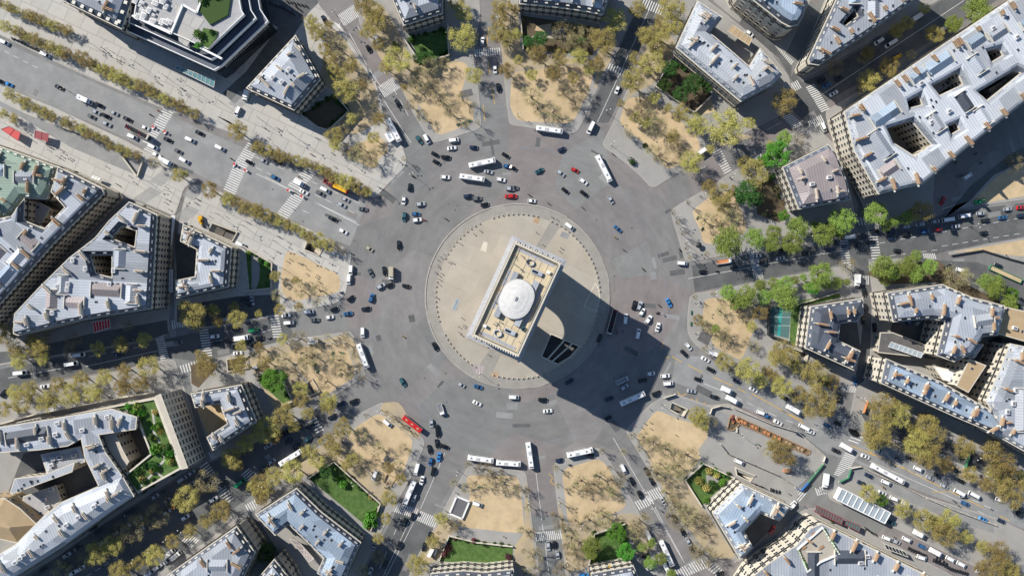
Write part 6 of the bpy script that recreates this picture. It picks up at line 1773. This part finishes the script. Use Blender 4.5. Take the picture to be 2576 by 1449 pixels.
for i, (q, lab) in enumerate((('3,326 22,319 52,334 46,355', 'big red kiosk roof on the left promenade'), ('89,329 123,338 120,357 87,347', 'smaller dark red kiosk on the left promenade'))):
    canopy('kiosk', lab, 'kiosk', q, 3.4, 'red' if i == 0 else 'maroon', 'maroon', 2)
for x, y, rz, lab in ((982, 347, 1.0, 'white kiosk beside the parked bus, upper left plaza edge'), (790, 857, .1, 'white kiosk on the upper edge of the half past eight plaza'), (2426, 478, -.5, 'pale shelter roof in the shaded right-hand side road'), (2403, 397, -.6, 'pale shelter by the upper right block'),
                      (2547, 402, -.6, 'white shelter beside the olive trees at two o\'clock'), (2440, 887, 0, '')):
    if not lab or x in (2426, 2403, 2547): continue
    thing('kiosk', lab, 'kiosk', x, y, [('wall', lambda b: b.box((0, 0, 1.3), (4.2, 2.6, 2.6)), 'frame'), ('roof', lambda b: (b.box((0, 0, 2.7), (4.8, 3.2, .2), 0, 0), b.box((0, 0, 2.82), (2.2, 1.2, .1), 0, 1)), ['white', 'glass_roof'])], -rz)
SH = [(1763, 383, .6, 'white shelter roof under the trees at the end of the half past one plaza'), (1903, 400, .6, 'white shelter roof beside the half past two trees'), (1792, 888, -.4, 'round white kiosk by the four o\'clock kerb'), (1629, 1342, -1.1, 'white shelter beside the dark trees on the five o\'clock avenue'), (1675, 1426, -1.1, 'white shelter on the pavement left of the five o\'clock bus'), (1084, 1386, 1.1, 'grey bus shelter above the seven o\'clock avenue\'s parked cars'), (1289, 1297, -.1, 'pale utility kiosk')]
for x, y, rz, lab in SH[:-1]:
    thing('shelter', lab, 'shelter', x, y, [('roof', lambda b: b.box((0, 0, 2.6), (4.6, 1.9, .16)), 'white'), ('glass', lambda b: b.box((0, .85, 1.3), (4.2, .06, 2.3)), 'glass_roof'), ('post', lambda b: b.box((-2.1, .8, 1.3), (.1, .1, 2.6)), 'iron'), ('post', lambda b: b.box((2.1, .8, 1.3), (.1, .1, 2.6)), 'iron')], rz)
# white-rimmed metro entrance with a barred roof
thing('station_entrance', 'station entrance with a thick white stone rim and a grey barred cover', 'station entrance', 1156, 1275,
      [('rim', lambda b: [b.box((s * 3.4, 0, .55), (.8, 9.2, 1.1)) for s in (-1, 1)] + [b.box((0, s * 4.6, .55), (7.6, .8, 1.1)) for s in (-1, 1)], 'white'),
       ('cover', lambda b: [b.box((0, -3.9 + i * .6, .8), (6.0, .28, .1)) for i in range(14)], 'metal'), ('well', lambda b: b.box((0, 0, .2), (6.0, 8.4, .3)), 'flat_dark')], -.4)
# ventilation grilles in the pavement
for t in ('1765,832 1793,844 1780,870 1753,854', '871,1100 891,1117 879,1131 860,1113', '971,1144 993,1154 976,1171 964,1156', '1156,231 1186,224 1191,240 1161,249'):
    sheet('grating', poly(t), ZS + .03, 'flat_dark')
# works trench with timber frames, hoardings
tr = [P(x, y) for x, y in ((1837, 1044), (1859, 1049), (1975, 1103), (2037, 1132), (2029, 1143), (1973, 1118), (1907, 1086), (1860, 1066), (1843, 1082), (1829, 1079))]; c = cen(tr); L = [Vector((p[0] - c[0], p[1] - c[1], 0)) for p in tr]
r = tag(root('works_trench', (c[0], c[1], ZS + .01)), 'long narrow roadworks trench framed in orange-brown timber, lower right', 'trench')
b = MB(); b.fill([ccw(L)], .02, 0); b.obj('floor', 'soil', r)
for i in range(len(L)):
    a, d = L[i], L[(i + 1) % len(L)]; b = MB(); b.bar((a[0], a[1], .4), (d[0], d[1], .4), .3, .3, 4); b.obj('edge_board', 'timber', r)
rn = random.Random(4)
for k in range(19):
    s = (k + rn.uniform(-.2, .2)) / 18.5; p = L[1] + (L[3] - L[1]) * max(0, s); q = L[7] + (L[4] - L[7]) * max(0, s)
    b = MB(); b.bar((p[0], p[1], .6), (q[0], q[1], .6), .16, .16, 4); b.obj('strut', 'timber', r)
    if k % 3 != 2:
        m_ = (p + q) / 2; b = MB(); b.box((m_[0] + .9, m_[1] - .4, .3), (1.5, 1.5, .25), -.43); b.obj('board', 'orange' if k < 12 else 'beige_roof', r)
for k in range(10):
    p = L[0] + (L[8] - L[0]) * rn.random() + (L[1] - L[0]) * rn.random() * .8; b = MB(); b.box((p[0], p[1], .6), (rn.uniform(.6, 2.6), rn.uniform(.4, .8), .5), rn.uniform(0, 3)); b.obj('material_pile', rn.choice(('orange', 'timber', 'maroon', 'pale_stone')), r)
def hoarding(label, pts, m, h=1.9):
    q = [P(*map(float, t.split(','))) for t in pts.split()]; c = cen(q); r = tag(root('hoarding', (c[0], c[1], ZS)), label, 'hoarding', 'roadworks hoardings')
    for a, d in zip(q, q[1:]):
        a, d = a - c, d - c; L = (d - a).length; b = MB(); mid = (a + d) / 2; an = ang0((d - a).normalized())
        b.box((mid[0], mid[1], h / 2 + .15), (L, .14, h), an, 0)
        n = max(2, int(L / 3))
        for i in range(n): p = a + (d - a) * (i / (n - 1)); b.box((p[0], p[1], .15), (.7, .5, .3), an, 1)
        b.obj('panel', [m, 'pale_stone'], r)
hoarding('blue hoarding round the corner of the roadworks at the lower right', '2000,1226 2014,1232 2032,1212', 'blue', 1.8)
hoarding('green fence running up from the blue hoarding', '2032,1212 2070,1166', 'green', 1.4)
hoarding('pale hoarding along the upper edge of the timbered trench', '1843,1025 1940,1066 2005,1085 2074,1147 2070,1160', 'frame', 1.6)
hoarding('short pale hoarding at the tip of the half past four plaza', '1670,1000 1698,991', 'pale_stone', 1.8)
hoarding('blue-white hoarding along the middle of the four o\'clock avenue', '2139,1177 2165,1172 2210,1196 2255,1214 2322,1248', 'frame', 1.3)
hoarding('green fence at the left end of the glass hall site', '2110,1211 2132,1200 2139,1178', 'green', 1.7)
hoarding('green hoarding beside the trees of the four o\'clock side lane', '2440,1127 2424,1176', 'green', 2.2)
hoarding('orange-red hoarding panel on the corner pavement at four o\'clock', '2170,1037 2180,1008', 'orange', 2.2)
hoarding('curved wooden hoarding at the upper end of the trench', '1785,1040 1790,1026 1812,1020 1832,1024', 'pale_stone', 1.8)
hoarding('row of grey barriers across the lower right works yard', '1812,1117 1830,1140 1900,1170 1960,1196 2000,1222', 'metal', 1.4)
hoarding('pale hoarding along the right-hand four o\'clock works strip', '2330,1252 2400,1282 2504,1320', 'frame', 1.3)
# green planter skip by the right-hand lane
thing('planter', 'long green-framed planter with dry grass beside the right-hand lane', 'planter', 2527, 690, [('frame', lambda b: (b.box((0, 1.1, .7), (17, .25, 1.4)), b.box((0, -1.1, .7), (17, .25, 1.4)), b.box((8.4, 0, .7), (.25, 2.2, 1.4)), b.box((-8.4, 0, .7), (.25, 2.2, 1.4))), 'green'), ('filling', lambda b: b.box((0, 0, .5), (16.6, 2, 1.0)), 'sand')], -.42)
thing('box_container', 'orange container on the lower right works yard', 'container', 1979, 1183, [('body', lambda b: b.box((0, 0, .8), (3.6, 1.5, 1.6)), 'orange'), ('lid', lambda b: b.box((0, 0, 1.65), (3.4, 1.3, .1)), 'timber')], -.05)
def sign_banner():
    p = P(430, 707, 4.0); r = tag(root('shop_awning', (p[0], p[1], 0)), 'long white awning lettered along the shaded front of the triangular block', 'awning')
    b = MB(); b.box((0, 0, 4.0), (1.9, 11.2, .15)); b.obj('fabric', 'white', r)
    for s in (-1, 1): b = MB(); b.bar((.7, s * 5.2, 0), (.7, s * 5.2, 4.0), .05, .05, 5); b.obj('post', 'iron', r)
    cu = bpy.data.curves.new('t', 'FONT'); cu.body = 'SOUVENIRS OF PARIS'; cu.size = 1.05; cu.align_x = 'CENTER'; cu.align_y = 'CENTER'
    t = bpy.data.objects.new('t', cu); col.objects.link(t)
    me = bpy.data.meshes.new_from_object(t.evaluated_get(bpy.context.evaluated_depsgraph_get())); bpy.data.objects.remove(t)
    me.materials.clear(); me.materials.append(M['iron'])
    put('lettering', me, r, (0, 0, 4.09), math.pi / 2)
sign_banner()
for x, y, n in ((431, 562, 8), (426, 597, 8), (421, 629, 6)):
    for s in (0, 1):
        p = P(x + s * 5, y, 4.2); o = MB(); o.box((0, 0, 0), (1.0, n, .1)); o = o.obj('awning', 'white'); o.location = p; o.rotation_euler = (0, R(12), R(-6))
        tag(o, '%s awning strip on the east front of the triangular block, %s' % (('inner', 'outer')[s], {562: 'nearest the promenade', 597: 'middle pair', 629: 'lowest pair'}[y]), 'awning')
thing('flag', 'small red and yellow flag on the cream mansion front at the bottom', 'flag', 1524, 1413, [('pole', lambda b: b.bar((0, 0, 11), (0, 2.6, 13.5), .05, .04, 5), 'iron'), ('cloth', lambda b: (b.box((.45, 2.0, 12.6), (.9, 1.5, .04), 0, 0), b.box((.45, .9, 11.8), (.9, .8, .04), 0, 1)), ['yellow_line', 'red'])], 0, 0)
# striped paving where people cross the promenade side streets
for x0, y0, x1, y1, n, ln, an in ((352, 505, 392, 478, 9, 120, 118), (392, 462, 420, 438, 7, 100, 118), (455, 552, 487, 524, 9, 120, 118), (474, 498, 497, 472, 8, 100, 118), (562, 300, 592, 318, 9, 90, 118), (590, 268, 618, 236, 9, 90, 118)):
    b = MB(); d = Vector((math.cos(R(-25)), math.sin(R(-25)), 0)) * 3.2; a, c = P(x0, y0), P(x1, y1)
    for i in range(n * 2): p = a + (c - a) * (i / (n * 2 - 1)); ribbon(b, p - d, p + d, .3, ZS + .009)
    struct(b.obj('paving_stripe', 'mid_asphalt'))
# benches on the plazas
def bench(x, y, rz, lab):
    thing('bench', lab, 'bench', x, y, [('seat', lambda b: [b.box((0, -.28 + i * .19, .45), (2.0, .14, .06)) for i in range(4)], 'green'), ('backrest', lambda b: [b.box((0, .38, .62 + i * .16), (2.0, .06, .1)) for i in range(3)], 'green'), ('leg', lambda b: b.box((-.8, 0, .21), (.08, .6, .42)), 'iron'), ('leg', lambda b: b.box((.8, 0, .21), (.08, .6, .42)), 'iron')], rz, None, 'plaza benches')
for n_, (x, y, rz, lab) in enumerate(((837, 889, 1.2, 'bench in the middle of the half past eight plaza'), (799, 934, 1.2, 'bench near the stairway of the half past eight plaza'), (858, 942, 1.2, 'bench at the lower end of the half past eight plaza'), (860, 887, -.2, 'green bench nearest the parked bus, half past eight plaza'),
        (1153, 314, .3, 'leftmost of three benches above the eleven o\'clock kerb'), (1167, 310, .3, 'middle one of three benches above the eleven o\'clock kerb'), (1181, 306, .3, 'rightmost of three benches above the eleven o\'clock kerb'), (1496, 1195, .3, 'upper right bench on the half past five plaza'), (1447, 1214, .2, 'left bench on the half past five plaza'),
        (1739, 786, 1.5, 'green upper bench by the three o\'clock kerb'), (1738, 814, 1.5, 'green lower bench by the three o\'clock kerb'), (1206, 1224, 0, 'left bench on the half past six plaza'), (1754, 548, 1.0, 'upper bench on the half past two plaza'), (1766, 576, 1.0, 'lower bench on the half past two plaza'))):
    bench(x, y, rz, lab)
# poster columns, round planters and news stands at the plaza corners
for x, y, lab in ((1682, 617, 'dark round umbrella on the half past two pavement'),):
    x, y = 1288 + 467 + 0, 617
    thing('parasol', lab, 'parasol', x, y, [('pole', lambda b: b.bar((0, 0, 0), (0, 0, 2.4), .05, .05, 6), 'iron'), ('canopy', lambda b: b.loft([[(r_ * math.cos(t), r_ * math.sin(t), z) for t in [i * math.pi / 5 for i in range(10)]] for r_, z in ((1.6, 2.1), (.9, 2.5), (.05, 2.75))]), 'iron')])
# roof terrace of the bottom right corner block
def roof_terrace():
    h = 21.1; q = [P(x, y, h) for x, y in ((2068, 1326), (2110, 1392), (2063, 1412), (2030, 1436), (2006, 1380))]; c = cen(q); L = ccw([Vector((p[0] - c[0], p[1] - c[1], 0)) for p in q])
    r = tag(root('roof_terrace', (c[0], c[1], h)), 'pinkish paved roof terrace edged with clipped shrubs at the bottom right', 'roof terrace')
    b = MB(); b.prism(L, 0, .12, 0); b.obj('deck', 'isle', r)
    b = MB(); o, q2 = inset(L, -.3), inset(L, .3)
    for i in range(len(L)):
        j = (i + 1) % len(L); b.face([(*o[i], 0), (*o[j], 0), (*o[j], 1.0), (*o[i], 1.0)]); b.face([(*o[i], 1), (*o[j], 1), (*q2[j], 1), (*q2[i], 1)]); b.face([(*q2[i], 1), (*q2[j], 1), (*q2[j], 0), (*q2[i], 0)])
    b.obj('parapet', 'white', r)
    for A, B in ((0, 1), (3, 4)):
        a = P(*((2072, 1330) if A == 0 else (2008, 1384)), h) - c; d = P(*((2108, 1388) if A == 0 else (2030, 1430)), h) - c
        for i in range(9): p = a + (d - a) * (i / 8); put('bush', BUSHME['v' if i % 2 else 'G'], r, (p[0], p[1], .2), i, .75)
    for x, y in ((2046, 1342), (2034, 1357), (2022, 1375), (2066, 1375)):
        p = P(x, y, h) - c; b = MB(); b.box((p[0], p[1], .5), (2.2, 1.2, .1), .6, 0); b.box((p[0] - .5, p[1] - .9, .3), (2.2, .4, .1), .6, 0); b.box((p[0], p[1], .25), (.3, .3, .5), .6, 0); b.obj('table', 'timber', r)
roof_terrace()
# garden walls of the mansions
def wall_line(label, pts, h=2.2, m='stone', name='garden_wall', cat='wall'):
    q = [P(*map(float, t.split(','))) for t in pts.split()]; c = cen(q); b = MB()
    for a, d in zip(q, q[1:]):
        a, d = a - c, d - c; mid = (a + d) / 2; an = ang0((d - a).normalized()); b.box((mid[0], mid[1], h / 2), ((d - a).length, .4, h), an, 0); b.box((mid[0], mid[1], h + .06), ((d - a).length, .6, .12), an, 0)
    o = b.obj(name, m); o.location = (c[0], c[1], ZS); tag(o, label, cat)
wall_line('garden wall round the dark bushes below the five-sided mansion', '760,292 800,322 828,330 880,282 842,238')
wall_line('wall round the square mansion\'s dark lawn', '1016,100 1060,163 1130,142 1127,62')
wall_line('wall below the curved mansion\'s bare garden', '1308,35 1316,128')
wall_line('garden wall below the L-shaped mansion', '1692,147 1647,220 1745,285 1790,242')
wall_line('pale wall round the formal garden at half past four', '1764,1272 1722,1206 1768,1164 1845,1200', 1.6, 'pale_stone')
wall_line('wall round the garden with two round trees at the bottom', '1478,1432 1494,1340 1572,1314')
wall_line('curved white wall of the bottom lawn', '1104,1410 1130,1345 1200,1362 1290,1372', 1.4, 'pale_stone')
wall_line('long dark wall beside the elongated lawn', '775,1202 842,1160 958,1264 934,1332', 1.8)
wall_line('wall round the lawn of the round green tree', '646,945 702,926 738,1008 712,1020')
wall_line('wall round the half-round terrace lawn', '600,612 686,662 684,726 620,732', 1.8)
wall_line('pale retaining wall of the service ramp', '150,318 290,368 348,446 362,406', 1.6, 'pale_stone', 'ramp_wall')
wall_line('fence wall left of the tennis court', '1931,770 1930,842 1985,860', 2.6, 'iron', 'court_fence', 'fence')
wall_line('wall beside the dark lawn and tennis court', '1992,770 2110,735', 1.2)
wall_line('long pale street wall of the roof garden block', '-40,1078 95,1040 200,1020 300,1000 392,985', 2.0, 'pale_stone')
wall_line('low wall of the right-hand sandy triangle', '2392,643 2470,630 2540,652 2600,668', .8, 'iron')
p = P(674, 677); b = MB(); b.prism([(11 * math.cos(t) * .5, 11 * math.sin(t)) for t in [-math.pi / 2 + i * math.pi / 12 for i in range(13)]], 0, .25); o = b.obj('half_round_terrace', 'pavement'); o.location = P(633, 682) + Vector((0, 0, ZS)); tag(o, 'grey half-round paved terrace on the shaded lawn at half past nine', 'terrace'); o.scale = (.75, .95, 1)
# shrubs round the garden lawns
rn = random.Random(9)
for t, ks, dens in (('780,1203 843,1166 952,1262 930,1328', 'ggGgo', 2.6), ('1034,98 1118,72 1125,138 1062,158', 'ggG', 3.4), ('1108,1407 1132,1352 1288,1372', 'gGgm', 3.2), ('1728,1206 1768,1168 1840,1200', 'ggG', 2.4), ('1496,1342 1568,1318 1586,1396', 'gGg', 3.0), ('648,955 699,932 733,1004', 'ggG', 3.4), ('764,290 838,240 876,280 824,322', 'ggg', 2.6), ('1316,44 1320,122 1400,128 1490,138', 'ggob', 2.8), ('1900,470 1940,445 1980,540 1910,538', 'gbb', 3.0), ('622,632 680,664 680,720', 'ggG', 3.0), ('1655,212 1690,155 1748,192', 'ggG', 3.0)):
    q = [tuple(map(float, p.split(','))) for p in t.split()]
    for a, d in zip(q, q[1:]):
        n = int(math.hypot(a[0] - d[0], a[1] - d[1]) * KPX / dens)
        for k in range(n):
            s = (k + rn.random()) / n; x, y = a[0] + (d[0] - a[0]) * s + rn.uniform(-3, 3), a[1] + (d[1] - a[1]) * s + rn.uniform(-3, 3); kk = rn.choice(ks); p = P(x, y)
            o = put('shrub', BUSHME[kk], None, (p[0], p[1], ZS), rn.uniform(0, 6), rn.uniform(.7, 1.7))
            ITEMS.append((o, {'g': 'dark green', 'G': 'bright green', 'o': 'olive', 'm': 'wine-red', 'b': 'brownish', 'v': 'light green'}[kk] + ' garden shrub', x, y, 'shrub', 'shrubs in the gardens'))
# ================================================================ LABELS
ORD = 'first second third fourth fifth sixth seventh eighth ninth tenth eleventh twelfth thirteenth fourteenth fifteenth sixteenth seventeenth eighteenth nineteenth twentieth'.split()
def ordw(i):
    if i < 20: return ORD[i]
    t = ['twenty', 'thirty', 'forty', 'fifty', 'sixty', 'seventy', 'eighty', 'ninety'][(i + 1) // 10 - 2]
    u = (i + 1) % 10
    return (t[:-1] + 'ieth') if u == 0 else t + '-' + ORD[u - 1]
HRS = 'twelve one two three four five six seven eight nine ten eleven'.split()
def clock(x, y):
    a = math.degrees(math.atan2(x - 1302, 745.5 - y)) % 360
    return a
AVEN = [(353.6, 'twelve'), (26.6, 'one'), (57, 'two'), (82, 'three'), (113, 'four'), (147, 'five'), (173, 'six'), (203, 'seven'), (235, 'eight'), (261.5, 'nine'), (296, 'ten'), (328.8, 'eleven')]
def zone(x, y):
    d = math.hypot(x - 1302, y - 745.5)
    if d < 233: return 'the round island'
    w_ = P(x, y)
    for k, pl in BLK.items():
        if inside(w_[0], w_[1], pl): return ('the %s plaza' % k) if k.startswith('half') else k
    a = clock(x, y)
    h = min(AVEN, key=lambda t: min(abs(t[0] - a), 360 - abs(t[0] - a)))[1]
    if d < 425: return 'the %s roundabout at %s o\'clock' % ('inner' if d < 300 else 'middle' if d < 365 else 'outer', h)
    return 'the %s o\'clock avenue' % h
LAND = [('the tennis court', 1962, 812), ('the glass hall', 2175, 1273), ('the timbered trench', 1935, 1090), ('the white-rimmed station entrance', 1156, 1275), ('the large sunken court', 1405, 880), ('the triangular sunken court', 1490, 745), ('the red kiosk', 25, 335), ('the glass canopy', 490, 193), ('the yellow digger', 505, 553), ('the green digger', 2460, 508),
        ('the long elongated lawn', 865, 1245), ('the roof garden', 400, 1090), ('the half-round terrace', 640, 680), ('the service ramp', 320, 400), ('the half past seven stairway', 980, 1207), ('the half past eight stairway', 783, 975), ('the promenade stairway', 790, 626), ('the car park stairwell', 560, 585), ('the lone red car', 1447, 427), ('the red open-roofed bus', 1036, 1070), ('the long coach at four o\'clock', 2236, 1192),
        ('the yellow open-top bus', 844, 467), ('the black open-top bus by the island', 1540, 810), ('the bus on the one o\'clock roundabout', 1519, 424), ('the bus at the twelve o\'clock kerb', 1382, 326), ('the beige box truck', 984, 688), ('the bus at the six o\'clock mouth', 1333, 1146), ('the nine o\'clock kerbside bus', 912, 895), ('the white and orange works truck', 1822, 656), ('the blue car at three o\'clock', 1683, 763)]
DIRW = ['right of', 'below and right of', 'below', 'below and left of', 'left of', 'above and left of', 'above', 'above and right of']
byp = {}
for it in ITEMS: byp.setdefault(it[1], []).append(it)
def lm(it):
    res = []
    for n_, lx, ly in LAND:
        d = math.hypot(it[2] - lx, it[3] - ly)
        if 8 < d < 95: res.append((d, n_, DIRW[int(((math.degrees(math.atan2(it[3] - ly, it[2] - lx)) % 360) + 22.5) // 45) % 8]))
    return sorted(res)
LMS = {id(it): lm(it) for it in ITEMS}
used = set()
for ph, its in byp.items():
    zs = {}
    for it in its:
        it_key = zone(it[2], it[3]) if 'visitor' not in ph else 'the roof of the arch'
        zs.setdefault(it_key, []).append(it)
    for z_, g in zs.items():
        g.sort(key=lambda t: math.hypot(t[2] - 1302, t[3] - 745.5))
        for i, it in enumerate(g):
            o = it[0]; lab = None
            if it[5] == 'motorbikes parked in tight rows':
                lab = '%s in a tight parked row on %s' % (ph, z_); 
                tag(o, lab, it[4], it[5] + ' on ' + z_); continue
            if len(g) == 1: lab = 'the only %s on %s' % (ph, z_)
            else:
                for d, n_, dr in LMS[id(it)]:
                    same = [t for t in its if t is not it and any(q[1] == n_ and q[2] == dr for q in LMS[id(t)])]
                    if not same: lab = '%s just %s %s' % (ph, dr, n_); break
                if not lab:
                    side = ''
                    if z_ == 'the round island' or 'visitor' in ph:
                        pass
                    lab = '%s out from the arch of the %s on %s' % (ordw(i), ph.replace('tree', 'trees').replace('car', 'cars') if False else ph, z_) if 'visitor' not in ph and z_ != 'the round island' else '%s %s from the middle on %s' % (ordw(i), ph, z_)
                    if lab.endswith('plaza') or 'avenue' in lab or 'roundabout' in lab or 'pavement' in lab: lab = '%s %s out from the arch on %s' % (ordw(i), ph, z_)
            if len(lab.split()) > 16: lab = lab.replace(' out from the arch', ' outward').replace('nearly bare', 'bare')
            tag(o, lab, it[4], it[5])
# every copy keeps its own name with Blender's suffix
